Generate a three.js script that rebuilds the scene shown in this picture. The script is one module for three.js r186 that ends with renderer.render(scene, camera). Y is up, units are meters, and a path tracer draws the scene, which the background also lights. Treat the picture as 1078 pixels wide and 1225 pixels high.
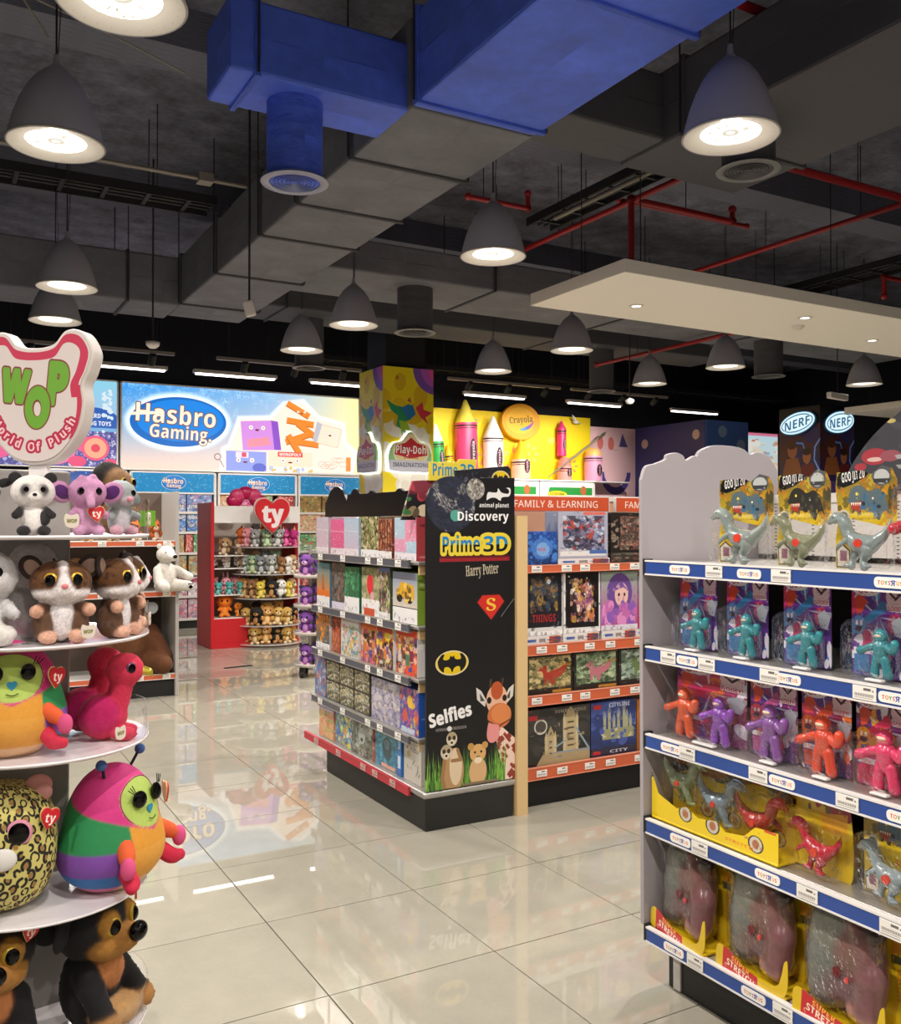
import * as THREE from 'three';
import { RoundedBoxGeometry } from 'three/addons/geometries/RoundedBoxGeometry.js';
import { mergeGeometries } from 'three/addons/utils/BufferGeometryUtils.js';
import { MarchingCubes } from 'three/addons/objects/MarchingCubes.js';
import { RectAreaLightUniformsLib } from 'three/addons/lights/RectAreaLightUniformsLib.js';
import { ImprovedNoise } from 'three/addons/math/ImprovedNoise.js';

// ---------- camera, exposure, light levels ----------
const scene = new THREE.Scene();
scene.background = new THREE.Color(0x000000);
const camera = new THREE.PerspectiveCamera(57.78, 1078 / 1225, 0.05, 60);
camera.position.set(0, 1.467, 0);
camera.rotation.order = 'YXZ';
camera.rotation.set(THREE.MathUtils.degToRad(0.645), THREE.MathUtils.degToRad(-29.54), 0);
const renderer = new THREE.WebGLRenderer({ antialias: true });
renderer.toneMapping = THREE.LinearToneMapping;
renderer.toneMappingExposure = 1.0;
renderer.shadowMap.enabled = true;
RectAreaLightUniformsLib.init();
const PENDANT_CD = 12, TUBE_LEVEL = 7, TRACK_CD = 8.5, DOWN_CD = 4, LIGHTBOX = 1.25;

// ---------- helpers ----------
const PI = Math.PI, V = (x, y, z) => new THREE.Vector3(x, y, z), V2 = (x, y) => new THREE.Vector2(x, y);
const rnd = (s) => () => { s = (s + 0x6d2b79f5) | 0; let t = Math.imul(s ^ (s >>> 15), 1 | s); t = (t + Math.imul(t ^ (t >>> 7), 61 | t)) ^ t; return ((t ^ (t >>> 14)) >>> 0) / 4294967296; };
const taken = new Map();
const numbered = (n) => { const k = taken.get(n) ?? 0; taken.set(n, k + 1); return k ? n + '_' + String(k).padStart(3, '0') : n; };
function tag(o, label, category, group) { o.userData.label = label; o.userData.category = category; if (group) o.userData.group = group; return o; }
function thing(name, label, category, pos = [0, 0, 0], ry = 0, group) {
  const o = new THREE.Group(); o.name = numbered(name); o.position.set(...pos); o.rotation.y = ry; scene.add(o);
  return tag(o, label, category, group);
}
function part(parent, name, geo, m, pos, rot) {
  const o = new THREE.Mesh(geo, m); o.name = name;
  if (pos) o.position.set(...pos); if (rot) o.rotation.set(...rot);
  parent.add(o); return o;
}
function solo(name, label, category, geo, m, pos, rot, group) {
  const o = part(scene, numbered(name), geo, m, pos, rot); return tag(o, label, category, group);
}
function struct(name, geo, m, pos, rot, label, category) {
  const o = part(scene, name, geo, m, pos, rot); o.userData.kind = 'structure';
  return tag(o, label, category);
}
const mat = (c, r = 0.6, o = {}) => new THREE.MeshStandardMaterial({ color: c, roughness: r, ...o });
const phys = (c, r = 0.6, o = {}) => new THREE.MeshPhysicalMaterial({ color: c, roughness: r, ...o });
const box = (w, h, d) => new THREE.BoxGeometry(w, h, d);
const rbox = (w, h, d, r = 0.006, s = 2) => new RoundedBoxGeometry(w, h, d, s, Math.min(r, w / 2.01, h / 2.01, d / 2.01));
const at = (g, x, y, z) => g.translate(x, y, z);
const cyl = (r1, r2, h, n = 24, open = false) => new THREE.CylinderGeometry(r1, r2, h, n, 1, open);
const sph = (r, a = 24, b = 16) => new THREE.SphereGeometry(r, a, b);
function strip(g) { const o = new THREE.BufferGeometry(), s = g.index ? g.toNonIndexed() : g; for (const k of ['position', 'normal', 'uv']) if (s.attributes[k]) o.setAttribute(k, s.attributes[k]); return o; }
const merge = (...gs) => mergeGeometries(gs.flat().map(strip));
function bar(a, b, r, n = 8) {
  const A = V(...a), B = V(...b), g = cyl(r, r, A.distanceTo(B), n), q = new THREE.Quaternion().setFromUnitVectors(V(0, 1, 0), B.clone().sub(A).normalize());
  return g.applyQuaternion(q).translate(...A.add(B).multiplyScalar(0.5).toArray());
}
const tube = (pts, r, seg = 24, n = 6) => new THREE.TubeGeometry(new THREE.CatmullRomCurve3(pts.map((p) => V(...p))), seg, r, n);
const lathe = (pts, n = 40) => new THREE.LatheGeometry(pts.map((p) => V2(...p)), n);
// A limb of changing radius through joints.
function limb(pts, radii, n = 12, seg = 24) {
  const c = new THREE.CatmullRomCurve3(pts.map((p) => V(...p))), fr = c.computeFrenetFrames(seg), pos = [], idx = [], CAP = 3, rows = seg + 2 * CAP;
  for (let q = 0; q <= rows; q++) {
    const i = Math.max(0, Math.min(seg, q - CAP)), over = q < CAP ? (CAP - q) / CAP : q > seg + CAP ? (q - seg - CAP) / CAP : 0, t = i / seg, f = t * (radii.length - 1), k = Math.min(radii.length - 2, Math.floor(f)), u = f - k;
    const r0 = radii[k] + (radii[k + 1] - radii[k]) * (u * u * (3 - 2 * u)), r = r0 * Math.max(0.001, Math.cos(over * PI / 2)), p = c.getPoint(t).addScaledVector(fr.tangents[i], (q < CAP ? -1 : 1) * r0 * Math.sin(over * PI / 2) * 0.9);
    for (let j = 0; j <= n; j++) { const a = j / n * 2 * PI, d = fr.normals[i].clone().multiplyScalar(Math.cos(a) * r).add(fr.binormals[i].clone().multiplyScalar(Math.sin(a) * r)).add(p); pos.push(d.x, d.y, d.z); }
  }
  for (let i = 0; i < rows; i++) for (let j = 0; j < n; j++) { const a = i * (n + 1) + j, b = a + n + 1; idx.push(a, a + 1, b, a + 1, b + 1, b); }
  const g = new THREE.BufferGeometry(); g.setAttribute('position', new THREE.Float32BufferAttribute(pos, 3)); g.setIndex(idx); g.computeVertexNormals();
  const uv = new Float32Array(pos.length / 3 * 2); g.setAttribute('uv', new THREE.BufferAttribute(uv, 2)); return g;
}
function ball(x, y, z, rx, ry = rx, rz = rx, n = 20) { return sph(1, n, Math.round(n * 0.7)).scale(rx, ry, rz).translate(x, y, z); }
function tint(g, c) { const k = new THREE.Color(c), n = g.attributes.position.count, a = new Float32Array(n * 3); for (let i = 0; i < n; i++) { a[3 * i] = k.r; a[3 * i + 1] = k.g; a[3 * i + 2] = k.b; } g.setAttribute('color', new THREE.BufferAttribute(a, 3)); return g; }
const mergeTinted = (list) => mergeGeometries(list.map(([g, c]) => tint(strip(g), c)));
// Flat outline with thickness, front towards +z; uv runs 0..1 over the outline's box.
function plate(shape, depth, bevel = 0.002, seg = 16) {
  const g = new THREE.ExtrudeGeometry(shape, { depth, bevelEnabled: bevel > 0, bevelThickness: bevel, bevelSize: bevel, bevelSegments: 2, curveSegments: seg });
  g.computeBoundingBox(); const b = g.boundingBox, p = g.attributes.position, uv = g.attributes.uv;
  for (let i = 0; i < p.count; i++) uv.setXY(i, (p.getX(i) - b.min.x) / (b.max.x - b.min.x), (p.getY(i) - b.min.y) / (b.max.y - b.min.y));
  g.clearGroups(); return g;
}
// Lays uv in metres on every face, by the way it points.
function metreUV(g, k = 1) { const p = g.attributes.position, n = g.attributes.normal, uv = g.attributes.uv; for (let i = 0; i < p.count; i++) { const a = Math.abs(n.getX(i)), b = Math.abs(n.getY(i)), c = Math.abs(n.getZ(i)); if (b >= a && b >= c) uv.setXY(i, p.getX(i) * k, p.getZ(i) * k); else if (a >= c) uv.setXY(i, p.getZ(i) * k, p.getY(i) * k); else uv.setXY(i, p.getX(i) * k, p.getY(i) * k); } return g; }
const poly = (pts) => new THREE.Shape(pts.map((p) => V2(...p)));
const spline = (pts) => { const s = new THREE.Shape(); s.moveTo(...pts[0]); s.splineThru(pts.slice(1).map((p) => V2(...p))); return s; };
const ellipse = (x, y, rx, ry) => new THREE.Shape().absellipse(x, y, rx, ry, 0, 2 * PI);
function heartShape(s) { const h = new THREE.Shape(); h.moveTo(0, -0.5 * s); h.bezierCurveTo(-0.2 * s, -0.28 * s, -0.56 * s, -0.02 * s, -0.5 * s, 0.26 * s); h.bezierCurveTo(-0.45 * s, 0.54 * s, -0.1 * s, 0.54 * s, 0, 0.3 * s); h.bezierCurveTo(0.1 * s, 0.54 * s, 0.45 * s, 0.54 * s, 0.5 * s, 0.26 * s); h.bezierCurveTo(0.56 * s, -0.02 * s, 0.2 * s, -0.28 * s, 0, -0.5 * s); return h; }
const roundRect = (w, h, r, x = 0, y = 0) => { const s = new THREE.Shape(), a = x - w / 2, b = y - h / 2; s.moveTo(a + r, b); s.lineTo(a + w - r, b); s.quadraticCurveTo(a + w, b, a + w, b + r); s.lineTo(a + w, b + h - r); s.quadraticCurveTo(a + w, b + h, a + w - r, b + h); s.lineTo(a + r, b + h); s.quadraticCurveTo(a, b + h, a, b + h - r); s.lineTo(a, b + r); s.quadraticCurveTo(a, b, a + r, b); return s; };
// ---------- print: canvas pictures ----------
function canvas(w, h, draw) { const c = document.createElement('canvas'); c.width = w; c.height = h; const x = c.getContext('2d'); draw(x, w, h); const t = new THREE.CanvasTexture(c); t.colorSpace = THREE.SRGBColorSpace; t.anisotropy = 8; return t; }
function pen(x) {
  const o = {
    fill(c, a = 0, b = 0, w = 1, h = 1) { x.fillStyle = c; x.fillRect(a, b, w, h); return o; },
    grad(c1, c2, a = 0, b = 0, w = 1, h = 1, side = false) { const g = side ? x.createLinearGradient(a, 0, a + w, 0) : x.createLinearGradient(0, b, 0, b + h); g.addColorStop(0, c1); g.addColorStop(1, c2); x.fillStyle = g; x.fillRect(a, b, w, h); return o; },
    ell(cx, cy, rx, ry, c, rot = 0) { x.fillStyle = c; x.beginPath(); x.ellipse(cx, cy, rx, ry, rot, 0, 2 * PI); x.fill(); return o; },
    ring(cx, cy, rx, ry, c, w, rot = 0) { x.strokeStyle = c; x.lineWidth = w; x.beginPath(); x.ellipse(cx, cy, rx, ry, rot, 0, 2 * PI); x.stroke(); return o; },
    poly(pts, c, line, w) { x.beginPath(); pts.forEach((p, i) => (i ? x.lineTo(...p) : x.moveTo(...p))); x.closePath(); if (c) { x.fillStyle = c; x.fill(); } if (line) { x.strokeStyle = line; x.lineWidth = w; x.stroke(); } return o; },
    path(pts, c, w) { x.strokeStyle = c; x.lineWidth = w; x.lineCap = 'round'; x.lineJoin = 'round'; x.beginPath(); pts.forEach((p, i) => (i ? x.lineTo(...p) : x.moveTo(...p))); x.stroke(); return o; },
    curve(p, c, w, fill) { x.beginPath(); x.moveTo(p[0], p[1]); for (let i = 2; i + 3 < p.length; i += 2) x.quadraticCurveTo(p[i], p[i + 1], (p[i] + p[i + 2]) / 2, (p[i + 1] + p[i + 3]) / 2); x.lineTo(p[p.length - 2], p[p.length - 1]); if (fill) { x.closePath(); x.fillStyle = fill; x.fill(); } if (c) { x.strokeStyle = c; x.lineWidth = w; x.lineCap = 'round'; x.stroke(); } return o; },
    text(s, cx, cy, size, c, { font = 'bold', face = 'sans-serif', line, lw = 0, w, rot = 0, skew = 0, sy = 1, align = 'center' } = {}) {
      x.save(); x.translate(cx, cy); x.rotate(rot); x.transform(1, 0, skew, 1, 0, 0); x.scale(size / 100, size / 100 * sy); x.font = font + ' 100px ' + face; x.textAlign = align; x.textBaseline = 'middle';
      if (w) x.scale(w / (x.measureText(s).width * size / 100), 1);
      x.lineJoin = 'round'; if (line) { x.strokeStyle = line; x.lineWidth = lw / size * 100; x.strokeText(s, 0, 0); } x.fillStyle = c; x.fillText(s, 0, 0); x.restore(); return o;
    },
    specks(n, cols, r0, r1, seed, [a, b, w, h] = [0, 0, 1, 1], stretch = 1) { const r = rnd(seed); if (n > 50 && r1 > r0 * 2) n *= 3; for (let i = 0; i < n; i++) { const u = r(), q = n > 150 ? r0 * 0.45 + Math.pow(u, 2.6) * (r1 - r0 * 0.45) * (1 - 0.55 * i / n) : r0 + u * (r1 - r0); x.globalAlpha = n > 150 ? 0.5 + 0.45 * r() : 1; o.ell(a + r() * w, b + r() * h, q * (0.6 + r() * 0.8) * stretch, q * (0.6 + r() * 0.8), cols[Math.floor(r() * cols.length)], r() * PI); } x.globalAlpha = 1; return o; },
    within(cx, cy, w, h, f, rot = 0) { x.save(); x.translate(cx, cy); x.rotate(rot); x.scale(w, h); f(o); x.restore(); return o; },
    clip(a, b, w, h, f) { x.save(); x.beginPath(); x.rect(a, b, w, h); x.clip(); f(o); x.restore(); return o; }, x,
  };
  return o;
}
function noiseTex(w, h, f, color = true) { const d = new Uint8Array(w * h * 4); for (let j = 0; j < h; j++) for (let i = 0; i < w; i++) { const v = f(i / w, j / h), k = 4 * (j * w + i); for (let c = 0; c < 3; c++) d[k + c] = Math.max(0, Math.min(255, v[c])); d[k + 3] = 255; } const t = new THREE.DataTexture(d, w, h); t.magFilter = THREE.LinearFilter; t.wrapS = t.wrapT = THREE.RepeatWrapping; if (color) t.colorSpace = THREE.SRGBColorSpace; t.needsUpdate = true; return t; }
const perlin = new ImprovedNoise();
const fbm = (x, y, z, o = 4) => { let s = 0, a = 0.5; for (let i = 0; i < o; i++) { s += a * perlin.noise(x, y, z); x *= 2.03; y *= 2.03; z *= 2.03; a *= 0.5; } return s; };

// ---------- materials ----------
const black = mat(0x131314, 0.55), blackGloss = mat(0x0c0c0d, 0.3), white = mat(0xe4e0dc, 0.55), offWhite = mat(0xcfc8c2, 0.6);
const grey = mat(0x9b9793, 0.5), steel = mat(0xb6b2ac, 0.35, { metalness: 0.6 }), wood = mat(0xcdae7c, 0.6), navyDark = mat(0x0b0d1a, 0.8);
const rodMat = mat(0x3a3a3d, 0.5, { metalness: 0.5 }), redPipe = mat(0x9b1c22, 0.4), darkPaint = mat(0x26262a, 0.75);
const crinkle = noiseTex(256, 256, (u, v) => { const n = 128 + 190 * fbm(u * 6, v * 6, 4.2) + 60 * fbm(u * 22, v * 22, 6.6); return [n, n, n]; }, false);
const clear = phys(0xffffff, 0.03, { transmission: 1, thickness: 0, ior: 1.35 }), film = phys(0xffffff, 0.02, { transmission: 1, thickness: 0, ior: 1.4, bumpMap: crinkle, bumpScale: 0.02, clearcoat: 1, clearcoatRoughness: 0.14 });
const eyeBlack = phys(0x040404, 0.07, { ior: 1.35 });
// ---------- room shell ----------
const X0 = -3, X1 = 15.6, Z0 = -13.44, Z1 = 3, CEIL = 4.6;
const slabTex = noiseTex(512, 512, (u, v) => { const n = 1 + 0.5 * fbm(u * 12, v * 12, 3.1) + 0.25 * fbm(u * 60, v * 60, 9); return [104 * n, 106 * n, 122 * n]; });
slabTex.repeat.set(6, 6);
const ceilMat = mat(0xffffff, 0.85, { map: slabTex });
const wallDark = mat(0x0e0f1b, 0.8);
struct('ceiling', box(X1 - X0 + 0.4, 0.2, Z1 - Z0 + 0.4), ceilMat, [(X0 + X1) / 2, CEIL + 0.1, (Z0 + Z1) / 2], null, 'dark painted concrete ceiling above the shop', 'ceiling');
struct('wall_back', box(X1 - X0 + 0.4, CEIL, 0.2), wallDark, [(X0 + X1) / 2, CEIL / 2, Z0 - 0.1], null, 'dark navy wall behind the light boxes', 'wall');
struct('wall_front', box(X1 - X0 + 0.4, CEIL, 0.2), offWhite, [(X0 + X1) / 2, CEIL / 2, Z1 + 0.1], null, 'pale shop wall across the sales floor', 'wall');
struct('wall_left', box(0.2, CEIL, Z1 - Z0), wallDark, [X0 - 0.1, CEIL / 2, (Z0 + Z1) / 2], null, 'dark navy side wall', 'wall');
struct('wall_right', box(0.2, CEIL, Z1 - Z0), wallDark, [X1 + 0.1, CEIL / 2, (Z0 + Z1) / 2], null, 'dark navy wall past the column', 'wall');
// floor: a bed of grout and polished porcelain tiles
const grout = mat(0x4a463f, 0.9);
const floor = struct('floor', box(X1 - X0, 0.1, Z1 - Z0), grout, [(X0 + X1) / 2, -0.054, (Z0 + Z1) / 2], null, 'polished cream porcelain tile floor', 'floor');
const tileTex = [0, 1, 2].map((k) => noiseTex(256, 256, (u, v) => { const n = 1 + 0.05 * fbm(u * 5 + k * 7, v * 5, k) + 0.03 * fbm(u * 40, v * 40, k + 4), s = [0, 0.012, -0.012][k]; return [161 * (n + s), 156 * (n + s), 141 * (n + s)]; }));
const tileMats = tileTex.map((t) => phys(0xffffff, 0.012, { map: t, specularIntensity: 1, ior: 1.6 }));
{
  const T = 0.606, list = [], proj = new THREE.Matrix4(), r = rnd(5), g = rbox(T - 0.004, 0.01, T - 0.004, 0.0012, 1);
  camera.updateMatrixWorld(true); proj.copy(camera.projectionMatrix).multiply(camera.matrixWorldInverse.copy(camera.matrixWorld).invert());
  for (let i = -8; i < 24; i++) for (let j = -18; j < 11; j++) {
    const x = 1.705 + (i + 0.5) * T, z = -3.31 + (j + 0.5) * T; if (x - T / 2 < X0 || x + T / 2 > X1 || z - T / 2 < Z0 || z + T / 2 > Z1) continue;
    const p = V(x, 0, z).applyMatrix4(proj), d = Math.hypot(x, z), ahead = V(x, -1.467, z).dot(camera.getWorldDirection(V(0, 0, 0))) > 0.3;
    const open = x < 2.4 || z > -3.4 || (x < 4.2 && z < -5.2) || z < -9; // where no fixture covers the floor
    list.push({ x, z, d, k: Math.floor(r() * 3), seen: ahead && Math.abs(p.x) < 1.12 && p.y < 0.2 && p.y > -1.15 && open });
  }
  list.sort((a, b) => b.seen - a.seen || a.d - b.d);
  const rest = [];
  list.forEach((t, n) => { if (n < 290 && t.seen) part(floor, 'tile', g, tileMats[t.k], [t.x - floor.position.x, -0.005 - floor.position.y, t.z - floor.position.z]); else rest.push(strip(box(T - 0.004, 0.01, T - 0.004)).translate(t.x - floor.position.x, -0.005 - floor.position.y, t.z - floor.position.z)); });
  const o = part(floor, 'tiles', mergeGeometries(rest), tileMats[0]); o.userData.kind = 'stuff';
}

// ---------- pendants ----------
const shadeMat = mat(0xa6a6b2, 0.55, { side: THREE.DoubleSide }), rimMat = mat(0xd6d0c6, 0.5);
const lensTex = canvas(256, 256, (x) => { const p = pen(x), r = rnd(3); p.fill('#ffffff', 0, 0, 256, 256); for (let k = 0; k < 90; k++) { const a = r() * 2 * PI, d = 40 + r() * 80; x.fillStyle = ['#6d6f72', '#9a9da0', '#c6cacd'][k % 3]; x.save(); x.translate(128 + Math.cos(a) * d, 128 + Math.sin(a) * d); x.rotate(a); x.fillRect(-14 * r(), -3, 10 + 20 * r(), 3 + 6 * r()); x.restore(); } p.ell(128, 128, 34, 34, '#85878a'); p.ell(128, 128, 17, 17, '#d8dadc'); });
const lensMat = mat(0xf4f2ec, 0.3, { emissive: 0xfff6e6, emissiveMap: lensTex, emissiveIntensity: 1.7 });
const shadeGeo = lathe([[0.001, 0.335], [0.03, 0.335], [0.05, 0.325], [0.085, 0.292], [0.118, 0.245], [0.148, 0.185], [0.17, 0.125], [0.188, 0.06], [0.2, 0.008], [0.2, 0], [0.194, 0.004], [0.182, 0.06], [0.16, 0.13], [0.13, 0.2], [0.09, 0.26], [0.03, 0.3], [0.001, 0.3]], 48);
const rimGeo = lathe([[0.2, 0], [0.204, 0.004], [0.2, 0.012], [0.132, 0.03], [0.126, 0.026], [0.126, 0.02], [0.196, 0.002]], 48);
const lensGeo = cyl(0.11, 0.13, 0.085, 40);
const beads = merge([...Array(24)].map((_, k) => sph(0.0045, 8, 6).translate(Math.cos(k * PI / 12) * 0.176, 0.011, Math.sin(k * PI / 12) * 0.176)));
function pendant(x, z, where, y = 3.1) {
  const t = thing('pendant_lamp', 'grey dome pendant lamp with bright lens ' + where, 'lamp', [x, y, z], 0, 'dome pendants hung from the ceiling');
  part(t, 'lamp_shade', shadeGeo, shadeMat); const rim = part(t, 'rim', rimGeo, rimMat); part(rim, 'studs', beads, steel);
  part(t, 'lens', lensGeo, lensMat, [0, 0.064, 0]);
  part(t, 'cap', lathe([[0.001, 0.06], [0.012, 0.06], [0.014, 0.02], [0.032, 0.0], [0.03, -0.01]], 20), shadeMat, [0, 0.338, 0]);
  part(t, 'suspension_cord', merge(bar([0, 0.38, 0], [0, CEIL - y, 0], 0.0045), tube([[0.006, 0.39, 0.006], [0.018, 0.7, 0.01], [0.008, 1, 0.012], [0.01, CEIL - y, 0.01]], 0.0025)), rodMat);
  const l = new THREE.SpotLight(0xfff8f0, PENDANT_CD, 0, 1.48, 0.45, 2); l.position.set(0, 0.064, 0); l.target.position.set(0, -2, 0); l.shadow.radius = 1.8; t.add(l, l.target);
  return t;
}
for (const [x, z, w] of [[0.53, -3.04, 'just beyond the bear sign'], [0.487, -4.333, 'beside the ceiling junction box'], [2.969, -2.826, 'under the grille of the side duct'], [3.039, -4.83, 'over the learning gondola'], [0.854, -6.937, 'between the round stand and plush gondola'], [0.915, -8.143, 'right over the plush gondola'], [3.117, -8.377, 'over the plush spinner'], [3.093, -7.093, 'between the main duct and black column'], [5.359, -8.518, 'before the yellow crayon wall'], [5.356, -7.108, 'under the flat grey duct'], [7.457, -8.381, 'before the pink wall panel'], [7.349, -7.078, 'before the navy boxed wall'], [9.7, -7.15, 'past the emergency light bar']]) pendant(x, z, w);
for (const [x, z] of [[0.52, -0.9], [0.52, 1.1], [2.97, -0.8], [2.97, 1.1], [-1.7, -0.9], [-1.7, -3], [-1.7, -5.2], [5.4, -2.9]]) pendant(x, z, 'over the aisle by the pale wall');

// ---------- white hanging soffit with downlights ----------
const soffitMat = mat(0xf3eee6, 0.7);
function soffit(x0, x1, z0, z1, y, h, label, lamps) {
  const s = thing('ceiling_panel', label, 'ceiling panel', [x0, y, z1]);
  part(s, 'board', rbox(x1 - x0, h, z1 - z0, 0.004), soffitMat, [(x1 - x0) / 2, h / 2, (z0 - z1) / 2]);
  for (const [px, pz] of [[0.3, -0.2], [0.3, z0 - z1 + 0.2], [2.4, -0.4], [x1 - x0 - 0.3, -0.3]]) part(s, 'hanger_rod', bar([px, h, pz], [px, CEIL - y, pz], 0.004), rodMat);
  for (const [lx, lz] of lamps) {
    const d = part(s, 'downlight', lathe([[0.052, 0], [0.054, -0.004], [0.034, -0.006], [0.032, 0.0]], 28), white, [lx - x0, 0, lz - z1]);
    part(d, 'bulb', new THREE.CircleGeometry(0.033, 24).rotateX(PI / 2), mat(0xffffff, 0.3, { emissive: 0xfff3dd, emissiveIntensity: 6 }), [0, -0.003, 0]);
    const l = new THREE.SpotLight(0xfff0da, DOWN_CD, 0, 0.9, 0.7, 2); l.position.set(lx - x0, -0.02, lz - z1); l.target.position.set(lx - x0, -2, lz - z1); l.shadow.radius = 2; s.add(l, l.target);
  }
  return s;
}
const bigSoffit = soffit(3.72, 9.2, -5.42, -4.4, 3.0, 0.085, 'long white suspended ceiling panel with round downlights', [[4.374, -5.05], [5.725, -4.72], [6.93, -5.03], [8.2, -4.75]]);
part(bigSoffit, 'smoke_detector', lathe([[0.001, -0.03], [0.03, -0.028], [0.05, -0.012], [0.052, 0]], 24), white, [2.2, 0, -0.55]);
soffit(11.3, 14.4, -8.65, -7.2, 3.0, 0.09, 'short white suspended ceiling panel above the dark display tower', [[12.6, -7.9]]);

// ---------- ducts ----------
const wrinkle = noiseTex(512, 512, (u, v) => { const n = 128 + 150 * fbm(u * 4, v * 5, 1.7) + 14 * fbm(u * 30, v * 30, 2); return [n, n, n]; }, false);
const ductTex = noiseTex(512, 512, (u, v) => { const n = 1 + 0.2 * fbm(u * 4, v * 5, 5.5) + 0.07 * fbm(u * 30, v * 30, 8); return [108 * n, 109 * n, 118 * n]; });
const blueTex = noiseTex(512, 512, (u, v) => { const n = 1 + 0.22 * fbm(u * 4, v * 5, 2.5) + 0.1 * fbm(u * 25, v * 25, 1); return [76 * n, 106 * n, 222 * n]; });
const ductGrey = mat(0xffffff, 0.7, { map: ductTex, bumpMap: wrinkle, bumpScale: 0.02 }), ductBlue = mat(0xffffff, 0.6, { map: blueTex, bumpMap: wrinkle, bumpScale: 0.015 });
const ductDark = mat(0x4c4c52, 0.75, { bumpMap: wrinkle, bumpScale: 0.015 });
// Sections of insulated duct along an axis with raised seam bands between them.
function duct(name, label, segs, group) {
  const t = thing(name, label, 'air duct', [0, 0, 0], 0, group);
  for (const [m, x0, x1, y0, y1, z0, z1, bands] of segs) {
    part(t, 'duct_section', metreUV(rbox(x1 - x0, y1 - y0, z1 - z0, 0.02, 3), 0.6), m, [(x0 + x1) / 2, (y0 + y1) / 2, (z0 + z1) / 2]);
    for (const b of bands || []) {
      const along = z1 - z0 > x1 - x0;
      part(t, 'seam_band', along ? rbox(x1 - x0 + 0.03, y1 - y0 + 0.03, 0.03, 0.006) : rbox(0.03, y1 - y0 + 0.03, z1 - z0 + 0.03, 0.006), m === ductBlue ? ductBlue : ductDark, along ? [(x0 + x1) / 2, (y0 + y1) / 2, b] : [b, (y0 + y1) / 2, (z0 + z1) / 2]);
      for (const s of [-1, 1]) part(t, 'hanger_rod', bar(along ? [(x0 + x1) / 2 + s * (x1 - x0 + 0.05) / 2, y0, b] : [b, y0, (z0 + z1) / 2 + s * (z1 - z0 + 0.05) / 2], along ? [(x0 + x1) / 2 + s * (x1 - x0 + 0.05) / 2, CEIL, b] : [b, CEIL, (z0 + z1) / 2 + s * (z1 - z0 + 0.05) / 2], 0.005), rodMat);
    }
  }
  return t;
}
function diffuser(parent, x, z, y0, y1, m, faceMat, r = 0.135) {
  const d = part(parent, 'drop_collar', cyl(r, r, y1 - y0, 36), m, [x, (y0 + y1) / 2, z]), y = -(y1 - y0) / 2;
  part(d, 'grille_flange', lathe([[r - 0.004, 0.02], [r + 0.03, 0], [r + 0.028, -0.006], [r - 0.01, -0.008], [r - 0.012, 0.01]], 40), faceMat, [0, y, 0]);
  for (let k = 0; k < 6; k++) { const q = 0.018 + k * 0.019; part(d, 'grille_ring', lathe([[q + 0.006, -0.006], [q + 0.0075, -0.005], [q - 0.002, 0.012], [q - 0.004, 0.011]], 32), faceMat, [0, y, 0]); }
  return d;
}
const chrome = mat(0x9ba0b8, 0.35, { metalness: 0.5 }), greyFace = mat(0x77777a, 0.45, { metalness: 0.4 });
const mainDuct = duct('main_air_duct', 'wide rectangular air duct painted blue at one end with round grille', [
  [ductBlue, 2.06, 2.79, 3.5, 3.95, -4.02, -0.6, [-3.95, -2.85]],
  [ductGrey, 2.06, 2.79, 3.5, 3.95, -9.3, -4.03, [-4.75, -5.6, -6.35, -7.5, -8.7]],
  [ductBlue, 1.17, 2.08, 3.5, 3.84, -4.46, -4.07, [1.3]],
]);
diffuser(mainDuct, 1.555, -4.28, 3.12, 3.5, ductBlue, chrome);
const sideDuct = duct('side_air_duct', 'black painted rectangular air duct beside the blue one', [[ductDark, 3.44, 4.35, 3.5, 3.9, -4.12, 0.5, [-3.6, -1.6]], [ductDark, 2.78, 3.46, 3.52, 3.88, -4.12, -3.75]]);
diffuser(sideDuct, 3.72, -3.42, 3.3, 3.52, ductDark, greyFace);
duct('cross_air_duct', 'grey wrapped air duct running crosswise in front of the game light box', [[ductGrey, -1.6, 2.07, 3.5, 3.95, -9.45, -8.8, [0.4, 1.6]]]);
const farDuct = duct('far_air_duct', 'flat grey air duct running crosswise past the black column', [[ductGrey, 2.8, 11.2, 3.62, 3.9, -8.22, -7.28, [4.6, 6.4, 8.3]]]);
diffuser(farDuct, 3.93, -7.6, 3.22, 3.63, ductDark, greyFace, 0.165); diffuser(farDuct, 8.7, -7.7, 3.2, 3.63, ductDark, greyFace, 0.165);
const backDuct = duct('rear_air_duct', 'thin dark air duct above the light box with two round outlets', [[ductDark, 2.4, 10, 3.8, 4.05, -10.35, -9.6, [3.4, 7]]]);
diffuser(backDuct, 3.85, -10.1, 3.25, 3.81, ductDark, greyFace, 0.165); diffuser(backDuct, 8.0, -9.95, 3.25, 3.81, ductDark, greyFace, 0.165);

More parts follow.
